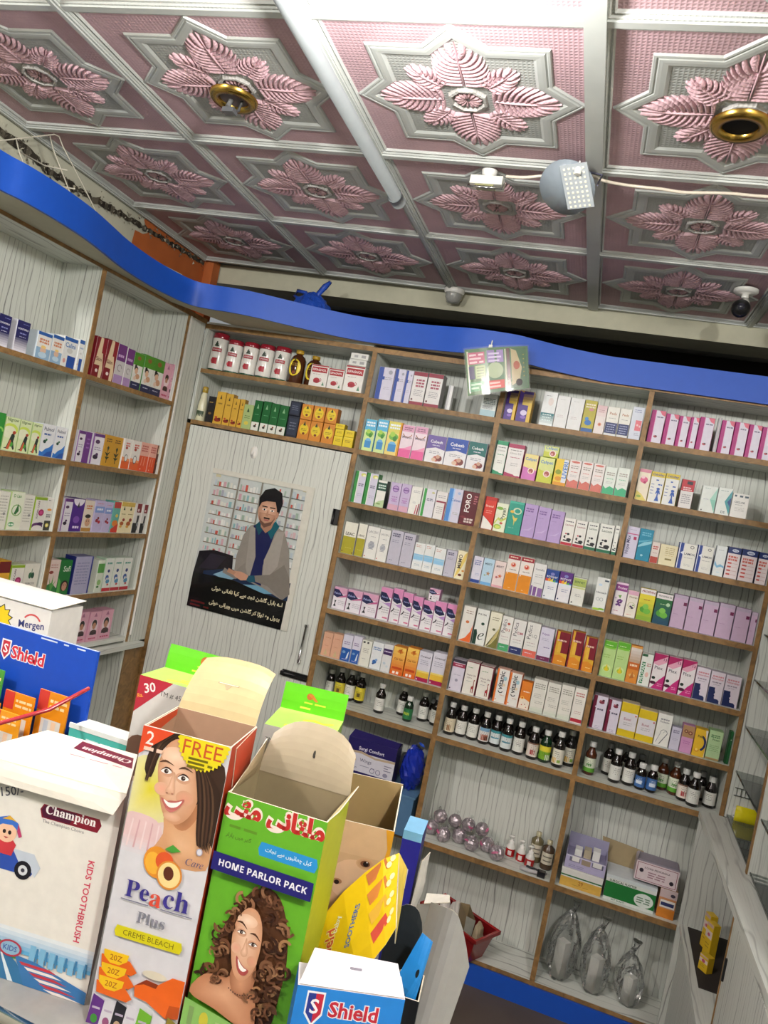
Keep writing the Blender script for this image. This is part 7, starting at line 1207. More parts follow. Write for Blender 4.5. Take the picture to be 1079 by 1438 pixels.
# ------------------------------------------------------------------ clear bags on the bottom shelf of the right bay
for k, (x, y, rx, ry, rz, seed, lean, nm) in enumerate(((.908, .095, .056, .058, .132, 5, .006, 'tall clear plastic bag of packs, left one on bottom shelf'), (1.038, .085, .054, .056, .122, 8, -.010, 'clear plastic bag of white packs, middle one on bottom shelf'), (1.166, .085, .052, .054, .098, 12, -.016, 'slumped clear plastic bag, right one on bottom shelf'))):
    t = thing('plastic_bag', nm, 'bag', (x, y, .0955), 0, 'clear plastic bags on the bottom shelf')
    mb = MB(); vs, fs = blob(rx, ry, rz, seed, .20, 40, 30, 2.6); zt = max(v[2] for v in vs)
    vs = [(vx*(1.08-.35*(vz/zt)**2)+lean*vz/zt, vy*(1.1-.4*(vz/zt)**2), vz) for vx, vy, vz in vs]
    mb.mesh(vs, fs, smooth=False); mb.build('clear_film', MAT['bag'], t)
    mb = MB(); mb.tube([(lean, 0, zt*.97), (lean+.01, -.01, zt+.02), (lean+.012, -.012, zt+.045)], [.012, .008, .018], 8); mb.build('gathered_top', MAT['bag'], t)
    r_ = random.Random(seed); mb = MB()
    mb.prism([(-rx*.5, -ry*.2), (rx*.1, -ry*.5), (rx*.45, -ry*.1), (-rx*.1, ry*.35)], .004, rz*1.1, '#d2d2cb'); mb.prism([(-rx*.1, ry*.1), (rx*.5, -ry*.1), (rx*.55, ry*.3), (0, ry*.5)], .004, rz*.7, '#c4c8c6')
    mb.build('packs', MAT['card'], t)
# ------------------------------------------------------------------ lower part of the bay beside the door
t = thing('blue_crate', 'dull blue plastic crate on low shelf beside the door', 'crate', (.077, .0, z7+.0004), 0)
mb = MB(); mb.prism([(-.165, -.02), (.165, -.02), (.165, .16), (-.165, .16)], 0, .004, '#4a6c8c')
ins = '#3c5a78'
for (x0, y0, x1, y1) in ((-.17, -.025, .17, -.020), (-.17, .16, .17, .165), (-.17, -.02, -.165, .16), (.165, -.02, .17, .16)): mb.box(x0, y0, 0, x1, y1, .155, '#54789a')
mb.build('walls', MAT['gloss'], t)
mb = MB(); mb.prism([(-.176, -.031), (.176, -.031), (.176, .171), (-.176, .171)], .1555, .163, '#5c82a4'); mb.build('lid', MAT['gloss'], t)
cz = z7+.1636
def comfort(f): f.R(0,.0,1,.16,'#241c5c'); f.R(0,.66,1,1,'#241c5c'); f.P([(0,.66),(.3,.70),(.6,.62),(1,.66),(1,.60),(.6,.57),(.3,.64),(0,.61)],'#b8a488'); f.T('Surgi Comfort',.5,.76,.52,'#e4e0ee',mh=.13); f.E(.15,.45,.07,.05,'#c8a858'); f.T('Wings',.42,.46,.24,'#5c5c74',0,'i'); f.L(.32,.62,.34,1,.05,'#8c8ca0'); f.T('DERMACO',.16,.25,.2,'#33305c',mh=.07); f.E(.58,.27,.05,.05,'#4c4874'); f.E(.58,.27,.04,.04,'#cdcad6'); f.E(.7,.27,.05,.05,'#4c4874'); f.E(.7,.27,.04,.04,'#cdcad6'); f.E(.85,.25,.05,.04,'#8c8aa0'); f.L(.8,.95,.5,3,.06,'#77758c'); f.L(.15,.85,.09,1,.06,'#8c88b8')
def cparts(t, w, d, h):
    mb = MB(); mb.face([(-w/2, 0, h), (w/2, 0, h), (w/2-.002, .05, h+.012), (-w/2+.004, .055, h+.018)], '#2c2464'); mb.face([(-w/2+.004, .055, h+.018), (w/2-.002, .05, h+.012), (w/2-.004, .075, h+.004), (-w/2+.01, .08, h+.006)], '#cfccd4'); mb.build('lid', MAT['card'], t)
plain_carton('pad_carton', -.070, -.005, cz, .208, .09, .155, '#d2d0da', '#1f1850', comfort, 'dark purple and white carton on blue crate beside the door', parts=cparts, rz=.03)
t = thing('blue_bag', 'shiny dark blue plastic bag on crate beside purple carton', 'bag', (.200, .055, cz+.0005), 0)
mb = MB(); vs, fs = blob(.042, .060, .082, 17, .35, 24, 16, 4); mb.mesh(vs, fs); mb.build('bag_body', mat_glass('dark_blue_bag', (.01, .03, .38), .2, .85), t)
mb = MB(); mb.tube([(0, 0, .13), (.01, -.01, .165), (.02, -.02, .185)], [.02, .010, .018], 7); mb.build('knot', MAT['bluebag'], t)
# yellow boxes in the counter recess, packet on the counter glass
q('yellowpack', 'slim yellow pack', '#d8b424', ('R',0,.55,1,.78,'#d8c8c4'), ('E',.5,.66,.2,.16,'#b84c6c'), ('R',0,.9,1,1,'#c8a89c'), ('L',.2,.8,.4,2,.1,'#a8841c'))
for k, (x, y, h, rz, nm) in enumerate(((1.335, -.150, .115, -1.2, 'rear'), (1.338, -.205, .110, -1.1, 'middle'), (1.318, -.315, .050, -.9, 'front short'))):
    stacked(x, y, .4955, .036, h, .026, 'yellowpack', f'{nm} yellow pack in the counter recess at right', rz, 'yellow packs in the counter recess')
mb = MB(); vs = []; fs = []
for i in range(9):
    for j in range(7):
        u, v = i/4-1, j/3-1; k_ = (1-u**4)*(1-v**4); vs += [(.043*u, .012*k_, .027*(v+1)), (.043*u, -.012*k_, .027*(v+1))]
for i in range(8):
    for j in range(6):
        a_ = 2*(i*7+j); b_ = a_+14; fs += [(a_, b_, b_+2, a_+2), (a_+1, a_+3, b_+3, b_+1)]
mb.mesh(vs, fs, '#dccf1c', smooth=True); o = mb.build('yellow_packet', MAT['gloss'], None, (1.412, -.050, .9115), .05); tag(o, 'bright yellow packet on glass shelf above the counter', 'packet')
mb = MB(); mb.box(1.37, -.019, .94, 1.46, -.0005, .972, '#e4e4e0'); mb.face([(1.37, -.0195, .945), (1.46, -.0195, .945), (1.46, -.0195, .950), (1.37, -.0195, .950)], '#9ab'); o = mb.build('paper_pack', MAT['card']); o.location.z = -.0283; tag(o, 'small white pack behind the yellow packet', 'box')
mb = MB()
for k in range(7): mb.tube([(1.37+.014*k, -.004, .985), (1.37+.014*k, -.004, 1.012)], .0012, 5)
for z in (.985, 1.012): mb.tube([(1.362, -.004, z), (1.462, -.004, z)], .0015, 5)
o = mb.build('wire_clip_rail', MAT['chrome'], dn)
# ------------------------------------------------------------------ front counter with display cartons
FC = 1.05
fc = thing('front_counter', 'grey topped front counter with silver edge under the display cartons', 'counter')
cpl = [(-1.04, -2.165), (.69, -2.222), (.69, -1.72), (.25, -1.56), (-1.04, -1.56)]
mb = MB(); mb.prism(cpl, FC-.02, FC, '#8c8c88'); mb.build('worktop', MAT['gloss'], fc)
mb = MB(); mb.prism([(-1.02, -2.14), (.67, -2.19), (.67, -1.74), (.24, -1.58), (-1.02, -1.58)], .0, FC-.0205); mb.build('cabinet_body', MAT['lam'], fc)
mb = MB(); mb.tube([(-1.04, -2.167, FC-.008), (.69, -2.224, FC-.008)], .010, 10); mb.build('silver_edge', MAT['chrome'], fc)
def xform(o, X, Y, yaw): o.location = (X, Y, FC+.0004); o.rotation_euler = (0, 0, yaw)
def walls(t, w, d, h, col, inside, fn=None, hb=None, hl=None, hr=None, side=None, th=.0018, mat='card', torn=0.0):
    """open carton: front_panel with print, two side_panels, back_panel, base; heights of back / left / right may differ"""
    hb = hb or h; hl = hl or h; hr = hr or h; side = side or col
    mb = MB(); mb.box(0, 0, 0, w, th, h, col, cols=dict(back=inside, top='#cfc8b4'))
    if fn: fn(Face(mb, (0, 0, 0), (1, 0, 0), (0, 0, 1), w, h, .00003))
    mb.build('front_panel', MAT[mat], t)
    rr = random.Random(int(w*9999))
    for x0, x1, hs, hn in ((0, th, hl, 'left'), (w-th, w, hr, 'right')):
        mb = MB(); a, b = (x0, x1); n = 7; vs = []
        for i in range(n+1):
            y = th+(d-2*th)*i/n; zt = h+(hs-h)*i/n if hs != h else h
            zt += torn*rr.uniform(-1, 1)
            vs += [(a, y, 0), (b, y, 0), (b, y, zt), (a, y, zt)]
        out_left = x0 == 0
        for i in range(n):
            k = i*4
            mb.mesh([vs[k+j] for j in range(8)], [(0, 3, 7, 4)], side if out_left else inside); mb.mesh([vs[k+j] for j in range(8)], [(1, 5, 6, 2)], inside if out_left else side); mb.mesh([vs[k+j] for j in range(8)], [(3, 2, 6, 7)], '#cfc8b4')
        mb.build('side_panel', MAT[mat], t)
    mb = MB(); mb.box(0, d-th, 0, w, d, hb, side, cols=dict(front=inside, top='#cfc8b4')); mb.build('back_panel', MAT[mat], t)
    mb = MB(); mb.box(th, th, 0, w-th, d-th, th, inside); mb.build('base', MAT[mat], t)
def sheet(t, name, grid, cf, cb, mat='card', th=.0012, fn=None, w=.1, h=.1):
    """bent card: grid[i][j] of points, front colour and back colour; optional print over it"""
    G = [[Vector(p) for p in row] for row in grid]; n, m = len(G), len(G[0])
    def nrm(i, j):
        a = G[min(i+1, n-1)][j]-G[max(i-1, 0)][j]; b = G[i][min(j+1, m-1)]-G[i][max(j-1, 0)]; c = a.cross(b); return c.normalized() if c.length > 1e-9 else Vector((0, -1, 0))
    mb = MB(); F = [[G[i][j]+nrm(i, j)*th/2 for j in range(m)] for i in range(n)]; K = [[G[i][j]-nrm(i, j)*th/2 for j in range(m)] for i in range(n)]
    for i in range(n-1):
        for j in range(m-1):
            mb.face([F[i][j], F[i+1][j], F[i+1][j+1], F[i][j+1]], cf, 0, False); mb.face([K[i][j], K[i][j+1], K[i+1][j+1], K[i+1][j]], cb)
    ed = [(i, 0) for i in range(n)]+[(n-1, j) for j in range(1, m)]+[(i, m-1) for i in range(n-2, -1, -1)]+[(0, j) for j in range(m-2, 0, -1)]
    for a, b in zip(ed, ed[1:]+ed[:1]): mb.face([F[a[0]][a[1]], K[a[0]][a[1]], K[b[0]][b[1]], F[b[0]][b[1]]], '#d6d0bc')
    if fn:
        f = Face(mb, (0, 0, 0), (1, 0, 0), (0, 0, 1), w, h, .00003)
        def bend(u, v, k):
            x = min(max(u, 0), .9999)*(n-1); y = min(max(v, 0), .9999)*(m-1); i, j = int(x), int(y); a, b = x-i, y-j
            p = F[i][j]*(1-a)*(1-b)+F[i+1][j]*a*(1-b)+F[i][j+1]*(1-a)*b+F[i+1][j+1]*a*b; return p+nrm(i, j)*(k+.0004)
        f.bend = bend; fn(f)
    return mb.build(name, MAT[mat], t)
def flapgrid(x0, x1, y, z, ln, ang, curve=0.0, n=6, m=6, taper=0.0, rnd=0.0):
    """flap hinged on the line y, z from x0 to x1, rising at `ang` degrees from vertical towards +y"""
    g = []
    for i in range(n+1):
        u = i/n; row = []
        for j in range(m+1):
            v = j/m; s = v*ln*(1-rnd*abs(2*u-1)**3); a = math.radians(ang+curve*v); k = 1-taper*v
            row.append(((x0+x1)/2+(u-.5)*(x1-x0)*k, y+s*math.sin(a), z+s*math.cos(a)))
        g.append(row)
    return g
def quadgrid(A, B, C, D, n=6, m=4, bulge=(0, 0, 0)):
    A, B, C, D, bu = map(Vector, (A, B, C, D, bulge))
    return [[(A*(1-i/n)+B*(i/n))*(1-j/m)+(D*(1-i/n)+C*(i/n))*(j/m)+bu*math.sin(math.pi*i/n)*math.sin(math.pi*j/m) for j in range(m+1)] for i in range(n+1)]
def outline(f, txt, u, v, w, c, oc, st='b', rot=0, o=.05): f.T(txt, u, v, w*1.03, oc, rot, st, o); f.T(txt, u, v, w, c, rot, st, .008)
# --- face portraits made of flat ink
def curls(f, pts, cols, n, r0, r1, seed, sp=.03):
    rr = random.Random(seed); qn = f.w/f.h
    for i in range(n):
        u, v = rr.choice(pts); u += rr.gauss(0, sp); v += rr.gauss(0, sp*qn); a = rr.uniform(0, 360); r = rr.uniform(r0, r1); f.arc(u, v, r, r*.62, a, a+rr.uniform(110, 240), rr.choice(cols), 8)
def spline(P, k=3):
    n = len(P); out = []
    for i in range(n):
        p0, p1, p2, p3 = P[i-1], P[i], P[(i+1) % n], P[(i+2) % n]
        for j in range(k):
            t = j/k; out.append(tuple(.5*((2*b_)+(-a_+c_)*t+(2*a_-5*b_+4*c_-d_)*t*t+(-a_+3*b_-3*c_+d_)*t**3) for a_, b_, c_, d_ in zip(p0, p1, p2, p3)))
    return out
def eye(f, u, v, w, a, iris='#4a3226'):
    h = w*.46; f.SE(u, v, w*1.35, h*2.0, '#c08c70', '#d3a283', 18, a); f.P(spline([(u-w, v-.002), (u-w*.3, v+h*.30), (u+w*.5, v+h*.28), (u+w, v), (u+w*.3, v-h*.26), (u-w*.4, v-h*.24)]), '#f0ebe6'); f.SE(u, v+.0005, w*.40, w*.40, '#1c1210', iris, 16); f.E(u+w*.12, v+h*.07, w*.09, w*.09, '#f4f0ec', 8)
    f.P(spline([(u-w*1.1, v-.002), (u-w*.3, v+h*.32), (u+w*.5, v+h*.30), (u+w*1.15, v+.002), (u+w*.5, v+h*.46), (u-w*.3, v+h*.48)]), '#2a1a16')
def lady_a(f):                                   # smiling woman with long brown hair, head tilted
    f.G(0, .56, 1, .74, '#d6d5da', '#e0c4bc', 8); f.SE(.20, .80, .42, .36, '#d8cc30', '#ddd9a0', 26); f.P(spline([(-.0, .70), (.10, .715), (.34, .705), (.44, .66), (.40, .60), (.0, .62)]), '#dfc0c0'); f.G(0, .585, .45, .645, '#d8d3d8', '#dfc0c0', 6)
    for k in range(5): f.P([(.05+.08*k, .60), (.07+.08*k, .60), (.09+.075*k, .69), (.075+.075*k, .695)], '#cfa4a8' if k % 2 else '#e8d2d2')
    f.P(spline([(.10, .86), (.12, .93), (.22, .985), (.40, 1.0), (.62, .995), (.86, .95), (1.0, .90), (1.0, .655), (.93, .66), (.84, .70), (.76, .76), (.70, .84), (.56, .95), (.34, .96), (.24, .92), (.19, .84)]), '#3d2b20')
    f.P(spline([(.42, .735), (.44, .67), (.36, .60), (.60, .575), (.98, .59), (1, .665), (.84, .715), (.77, .79), (.6, .75)]), '#cf9c72'); f.S(spline([(.46, .70), (.50, .64), (.70, .60), (.92, .62), (.90, .67), (.74, .72), (.6, .72)]), (.66, .65), '#e0b48c', '#cf9c72'); f.S(spline([(.50, .735), (.56, .70), (.68, .70), (.78, .75), (.77, .80), (.66, .75)]), (.64, .725), '#9c6a4a', '#b98058')
    face = spline([(.245, .90), (.30, .955), (.42, .985), (.55, .970), (.65, .925), (.725, .855), (.745, .800), (.70, .752), (.62, .720), (.53, .708), (.44, .718), (.36, .755), (.295, .815), (.255, .860)])
    f.S(face, (.44, .865), '#ecc6aa', '#c9946f'); f.SE(.42, .925, .17, .10, '#f0d0b6', '#e4bb9c'); f.SE(.33, .812, .085, .07, '#e2a48a', '#dcae90'); f.SE(.60, .800, .10, .08, '#dc9c80', '#d2a080'); f.SE(.50, .732, .10, .05, '#e2b698', '#d2a180')
    eye(f, .345, .871, .062, -.10); eye(f, .545, .862, .064, -.10)
    for u, v in ((.335, .899), (.56, .892)): f.P(spline([(u-.085, v-.004), (u-.02, v+.009), (u+.09, v-.004), (u-.01, v+.002)]), '#5c4030')
    f.S(spline([(.425, .872), (.40, .83), (.375, .812), (.40, .800), (.44, .803), (.48, .806), (.465, .832), (.45, .87)]), (.425, .825), '#ecc4a8', '#d0a080'); f.SE(.398, .8035, .016, .010, '#8c5844', '#c08c70', 10); f.SE(.458, .8045, .016, .010, '#8c5844', '#c08c70', 10)
    f.P(spline([(.345, .785), (.41, .779), (.45, .782), (.52, .786), (.605, .797), (.57, .768), (.50, .749), (.43, .752), (.38, .767)]), '#b8645e'); f.P(spline([(.375, .7815), (.44, .775), (.52, .780), (.582, .790), (.545, .770), (.48, .760), (.42, .765)]), '#f6f3ee'); f.P(spline([(.40, .757), (.47, .744), (.54, .757), (.47, .752)]), '#c87870')
    for k in range(9):                              # strands over the cheek and shoulder
        o_ = .028*k; f.P(spline([(.56+o_*.8, .975-o_*.25), (.66+o_, .90-o_*.2), (.75+o_*.9, .80-o_*.1), (.80+o_*.75, .70), (.84+o_*.6, .66-.002*k), (.85+o_*.6, .70), (.80+o_*.9, .80), (.71+o_, .91-o_*.2)]), ('#34241a', '#4a3426', '#2c1e16', '#57402e')[k % 4])
    for k in range(5): o_ = .018*k; f.P(spline([(.40-o_, .995), (.26-o_, .955), (.17-o_*.4, .88), (.16-o_*.4, .82), (.20-o_*.4, .90), (.29-o_, .965)]), ('#4a3426', '#34241a', '#5c4432')[k % 3])
def lady_b(f):                                   # woman with long curly brown hair
    mass = [(.12, .26), (.16, .34), (.2, .42), (.22, .5), (.3, .56), (.4, .62), (.5, .66), (.6, .67), (.7, .64), (.78, .58), (.82, .5), (.84, .42), (.82, .34), (.8, .27), (.74, .22), (.68, .18), (.62, .22), (.3, .28), (.22, .3), (.7, .3), (.74, .4), (.72, .5), (.66, .58), (.26, .44)]
    f.P(spline([(.06, .235), (.10, .30), (.19, .36), (.18, .45), (.28, .57), (.42, .665), (.56, .695), (.70, .675), (.82, .58), (.88, .45), (.87, .32), (.85, .22), (.80, .145), (.45, .19), (.2, .225)]), '#55341f')
    curls(f, mass, ['#4a2c1c', '#6c4630', '#7c553b', '#8c6448', '#3a2218', '#70492f', '#a07850'], 190, .03, .08, 5, .032)
    f.S(spline([(.02, .235), (.14, .32), (.34, .335), (.44, .36), (.62, .34), (.70, .22), (.66, .165), (.3, .205)]), (.36, .27), '#dba682', '#b87c58'); f.S(spline([(.39, .38), (.42, .30), (.56, .28), (.63, .36), (.58, .43)]), (.5, .33), '#cf9874', '#a46c4c')
    f.S(spline([(.330, .51), (.355, .565), (.43, .612), (.53, .610), (.60, .56), (.622, .485), (.605, .41), (.555, .362), (.48, .340), (.405, .365), (.352, .43)]), (.46, .50), '#f0cbae', '#cd9672'); f.SE(.45, .565, .10, .06, '#f4d6be', '#e8bf9f'); f.SE(.39, .455, .05, .05, '#e4a68c', '#deb092'); f.SE(.565, .425, .05, .05, '#dc9c80', '#d4a080')
    eye(f, .412, .517, .040, -.18); eye(f, .545, .486, .041, -.22)
    for u, v in ((.405, .548), (.55, .520)): f.P(spline([(u-.055, v+.004), (u, v+.010), (u+.06, v-.014), (u, v+.002)]), '#5a3c2c')
    f.S(spline([(.475, .505), (.455, .465), (.440, .445), (.465, .432), (.50, .436), (.51, .448), (.495, .475)]), (.475, .455), '#f0c8ac', '#d0a080')
    f.P(spline([(.410, .428), (.45, .412), (.50, .396), (.552, .388), (.52, .366), (.465, .368), (.425, .395)]), '#b0504c'); f.P(spline([(.428, .419), (.46, .405), (.50, .393), (.532, .389), (.50, .378), (.455, .388)]), '#f6f2ec')
    curls(f, [(.33, .59), (.295, .52), (.275, .43), (.32, .35), (.64, .60), (.69, .50), (.67, .39), (.63, .30), (.72, .24), (.24, .32)], ['#4a2c1c', '#6c4630', '#7c553b', '#946c4c'], 50, .03, .06, 9, .016)
    for k in range(9): f.E(.40+.024*k, .305-.012*math.sin(k*.4), .008, .008, '#5c3c34', 6)
# --- kids toothbrush carton
def champ(f):
    f.R(.28, .845, .885, .925, '#f4ecec') if False else None
    f.P([(.44, .895), (.46, .925), (.86, .925), (.88, .895), (.86, .855), (.46, .855)], '#7c1c2c'); f.P([(.45, .895), (.47, .92), (.70, .92), (.66, .86), (.47, .86)], '#4c1430'); f.T('Champion', .66, .897, .36, '#f0ece8', 0, 's', .01); f.T('The Champion Choice', .62, .838, .30, '#8c8c8c', 0, '')
    f.T('KIDS TOOTHBRUSH', .86, .50, .42, '#d0405c', -90, 'b')
    f.T('150/-', .22, .945, .16, '#50505c', 18, 'i'); f.T('E', .06, .955, .04, '#c03c54')
    # soapbox car with two children
    f.P([(.0, .60), (.05, .66), (.30, .65), (.44, .645), (.50, .60), (.46, .545), (.05, .54), (0, .57)], '#3050a8'); f.P([(.30, .66), (.46, .66), (.52, .60), (.49, .545), (.42, .60), (.36, .60)], '#c2ccd8')
    f.E(.40, .565, .062, .062, '#1c1c24', 20); f.E(.40, .565, .034, .034, '#d4d8dc', 16); f.E(.40, .565, .014, .014, '#3c3c48'); f.E(.06, .565, .055, .055, '#1c1c24', 20); f.E(.06, .565, .028, .028, '#d4d8dc')
    f.P([(.18, .62), (.30, .62), (.32, .68), (.28, .71), (.18, .70)], '#c83c44'); f.E(.235, .735, .075, .07, '#f0c4a4', 20); f.P([(.15, .745), (.17, .80), (.24, .82), (.31, .79), (.33, .745), (.27, .775), (.2, .77)], '#3c70c8'); f.P([(.19, .795), (.24, .82), (.30, .795), (.26, .80)], '#e0b03c'); f.P([(.31, .79), (.35, .73), (.33, .72), (.31, .75)], '#b83c6c')
    f.E(.06, .74, .075, .065, '#f0c4a4', 20); f.P([(-.0, .745), (.0, .80), (.06, .815), (.13, .78), (.13, .75), (.06, .775)], '#c8702c'); f.E(.22, .735, .012, .014, '#2c2020'); f.E(.26, .735, .012, .014, '#2c2020'); f.P([(.22, .71), (.26, .71), (.24, .70)], '#b84c4c'); f.E(.08, .735, .012, .014, '#2c2020'); f.R(.0, .655, .14, .70, '#2c2c38')
    # racing road
    f.G(0, .15, 1, .27, '#5aa4d0', '#dfe6ea', 6); f.P([(0, .19), (.22, .22), (.42, .17), (.5, .12), (.3, .1), (0, .1)], '#4c8c4c'); f.P([(0, .22), (.10, .26), (.22, .22), (.3, .2), (.0, .17)], '#3c7448')
    f.P([(0, .0), (.60, 0), (.48, .1), (.36, .16), (.28, .185), (0, .14)], '#2f6f9c'); f.P([(0, .04), (.34, .17), (.36, .168), (.03, .0), (0, 0)], '#4c90b8')
    f.P([(.20, 0), (.23, 0), (.275, .16), (.265, .16)], '#d8e4ea'); f.P([(.44, 0), (.48, 0), (.37, .13), (.355, .13)], '#d8e4ea'); f.P([(0, .10), (.16, .165), (.17, .162), (0, .085)], '#c8c04c')
    for k in range(6): f.R(.56+.07*k, .12, .60+.07*k, .21-.004*k, '#7cb4d4'); f.R(.605+.07*k, .13, .62+.07*k, .20, '#3c7ca8')
    f.P([(.56, 0), (1, 0), (1, .06), (.62, .13), (.46, .14)], '#3470a8')
    for k in range(6): f.P([(.52+.05*k, .025*(5-k)*.8), (.78+.04*k, .025*(5-k)*.8), (.72+.02*k, .025*(5-k)*.8+.014), (.50+.04*k, .025*(5-k)*.8+.014)], '#b8303c' if k % 2 == 0 else '#e4dcd4')
    f.E(.42, .165, .085, .055, '#b03044', 18); f.E(.42, .165, .07, .043, '#8cb4cc', 18); f.T('KIDS', .42, .165, .1, '#3c5ca0')
CHX = [(.083, -2.174), (.281, -2.145), (.214, -2.027), (.069, -2.046), (.062, -2.13)]
t = thing('toothbrush_carton', 'white toothbrush display carton with racing car picture at lower left', 'box', (.083, -2.174, FC+.0004), math.atan2(.029, .198))
ca, sa = math.cos(-t.rotation_euler[2]), math.sin(-t.rotation_euler[2])
LP = [((x-.083)*ca-(y+2.174)*sa, (x-.083)*sa+(y+2.174)*ca) for x, y in CHX]; hC = .279; wC = LP[1][0]
mb = MB(); mb.prism(LP, 0, hC, '#e6e3da', cap=False)
for i in range(len(LP)):
    pass
mb.c[1] = lin('#6c4c44'); mb.face([(x, y, 0) for x, y in LP][::-1], '#d8d4c8'); champ(Face(mb, (0, -.0002, 0), (1, 0, 0), (0, 0, 1), wC, hC*.925, .00003)); mb.build('body', MAT['card'], t)
mb = MB(); zl = hC+.0015; LT = [(LP[0][0]-.002, LP[0][1]-.002), (LP[1][0]+.002, LP[1][1]-.002), (LP[2][0]+.001, LP[2][1]), LP[3], LP[4]]; mb.prism(LT, hC+.0003, zl+.001, '#e6e2d2')
f = Face(mb, (LT[0][0], LT[0][1], zl+.001), (1, 0, 0), (0, 1, 0), .2, .2, .00004); f.P([(.36, .46), (.86, .38), (.78, .56), (.34, .62)], '#6c2438'); f.T('Champion', .60, .50, .40, '#e4d4d0', 176, 's', .008); f.L(.4, .8, .36, 1, .04, '#c88c94')
mb.build('lid', MAT['card'], t)
sheet(t, 'tuck_flap', quadgrid((LT[0][0], -.003, hC+.001), (LT[1][0]+.001, -.003, hC+.001), (LT[1][0]-.008, -.012, hC-.024), (LT[0][0], -.010, hC-.024), 6, 3, (0, -.002, 0)), '#e4e0d2', '#dcd8cc')
# --- peach bleach carton
def peachf(f):
    lady_a(f)
    f.P([(0, 1), (.36, 1), (0, .905)], '#d84c28'); f.T('2', .10, .965, .09, '#f4e4dc', 0, 's'); f.L(.05, .26, .935, 1, .02, '#f0c8b4', .6)
    rr = []; cx, cy = .70, 1.0
    for k in range(41):
        a = math.pi+math.pi*k/40; r = .30 if k % 2 else .275; rr.append((cx+r*math.cos(a), cy+r*math.sin(a)*f.w/f.h*1.12))
    f.P([(min(x, 1), y) for x, y in rr], '#e0d020'); f.T('FREE', .70, .968, .44, '#c0502c', 0, ''); f.L(.56, .84, .938, 3, .013, '#6c6410', .6)
    f.E(.44, .575, .15, .17, '#e0902c', 22, .3); f.E(.40, .57, .09, .12, '#ecb03c', 18, .3); f.E(.52, .585, .10, .10, '#d8582c', 18); f.E(.60, .545, .145, .155, '#d88a34', 24, .2); f.E(.60, .545, .125, .135, '#f0d894', 24, .2); f.E(.59, .55, .058, .075, '#5c2c1c', 18, .2); f.P([(.50, .625), (.58, .645), (.68, .63), (.58, .618)], '#4c9c3c')
    f.T('Care', .85, .605, .20, '#5c5c7c', 0, 'i'); f.E(.88, .645, .035, .04, '#a8a8bc', 12); f.E(.88, .645, .025, .03, '#d6d5da', 12)
    L1 = 'Pe'; f.T('Pe', .29, .468, .27, '#3c3488', 0, 's', 0.0); f.T('a', .505, .452, .13, '#d8503c', 0, 's', 0.0, ); f.T('ch', .735, .470, .29, '#3c3488', 0, 's', 0.0); f.R(.12, .428, .44, .4315, '#77778c'); f.R(.58, .428, .94, .4315, '#77778c')
    f.T('Plus', .50, .385, .32, '#82828e', 0, 's')
    f.P([(.14, .305), (.12, .322), (.14, .342), (.88, .342), (.90, .322), (.88, .305)], '#d6cc1c'); f.T('CREME BLEACH', .51, .3235, .58, '#6c6414', 0, '')
    for k, (v, c) in enumerate(((.235, 1), (.19, 1), (.147, 1))):
        f.P([(.03, v), (.36, v), (.46, v-.03), (.40, v-.045), (.05, v-.04)], '#e0641c'); f.P([(.05, v+.018), (.34, v+.018), (.33, v-.004), (.25, v-.022), (.14, v-.022), (.06, v-.004)], '#ecc020'); f.T('20Z', .20, v-.002, .14, '#a85c14', 0, 'i')
    f.P([(.46, .165), (.58, .195), (.72, .19), (.86, .225), (1, .225), (1, .10), (.86, .09), (.62, .125), (.48, .13)], '#e4641c'); f.P([(.46, .165), (.58, .195), (.72, .19), (.70, .175), (.56, .178)], '#8c3414'); f.P([(.86, .09), (1, .10), (1, .14), (.88, .135)], '#b84c14'); f.E(.66, .215, .14, .045, '#d8d0bc', 16)
    for k, (u, c) in enumerate(((.0, '#5c2c7c'), (.14, '#cfcdd4'), (.27, '#1c1c24'), (.40, '#cfcdd4'), (.54, '#6cac2c'), (.70, '#cfccd2'), (.86, '#8c7c2c'))): f.P([(u, 0), (u+.15, 0), (u+.18, .085), (u+.03, .10)], c); f.L(u+.04, u+.13, .06, 1, .012, '#b4a8bc', .6); f.E(u+.08, .02, .04, .05, ('#3c8c34', '#8c4c74', '#b89c7c')[k % 3], 10)
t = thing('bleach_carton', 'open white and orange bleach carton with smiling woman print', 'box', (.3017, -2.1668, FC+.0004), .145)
walls(t, .117, .099, .382, '#d6d5da', '#a98a72', peachf, side='#a83418')
sheet(t, 'red_inner_flap', quadgrid((.0025, .003, .36), (.0025, .095, .372), (.0025, .095, .381), (.0025, .003, .381), 3, 2), '#b8401c', '#b8401c')
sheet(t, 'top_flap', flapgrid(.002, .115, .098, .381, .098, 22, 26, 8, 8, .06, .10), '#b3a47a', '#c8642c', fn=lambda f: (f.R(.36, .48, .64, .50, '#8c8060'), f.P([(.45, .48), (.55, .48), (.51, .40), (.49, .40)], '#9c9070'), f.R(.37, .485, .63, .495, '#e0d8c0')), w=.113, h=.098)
sheet(t, 'torn_side_flap', quadgrid((.1175, .02, .375), (.1175, .096, .382), (.1195, .085, .335), (.1188, .03, .315), 6, 4, (.0015, 0, 0)), '#a89c90', '#b8432a')
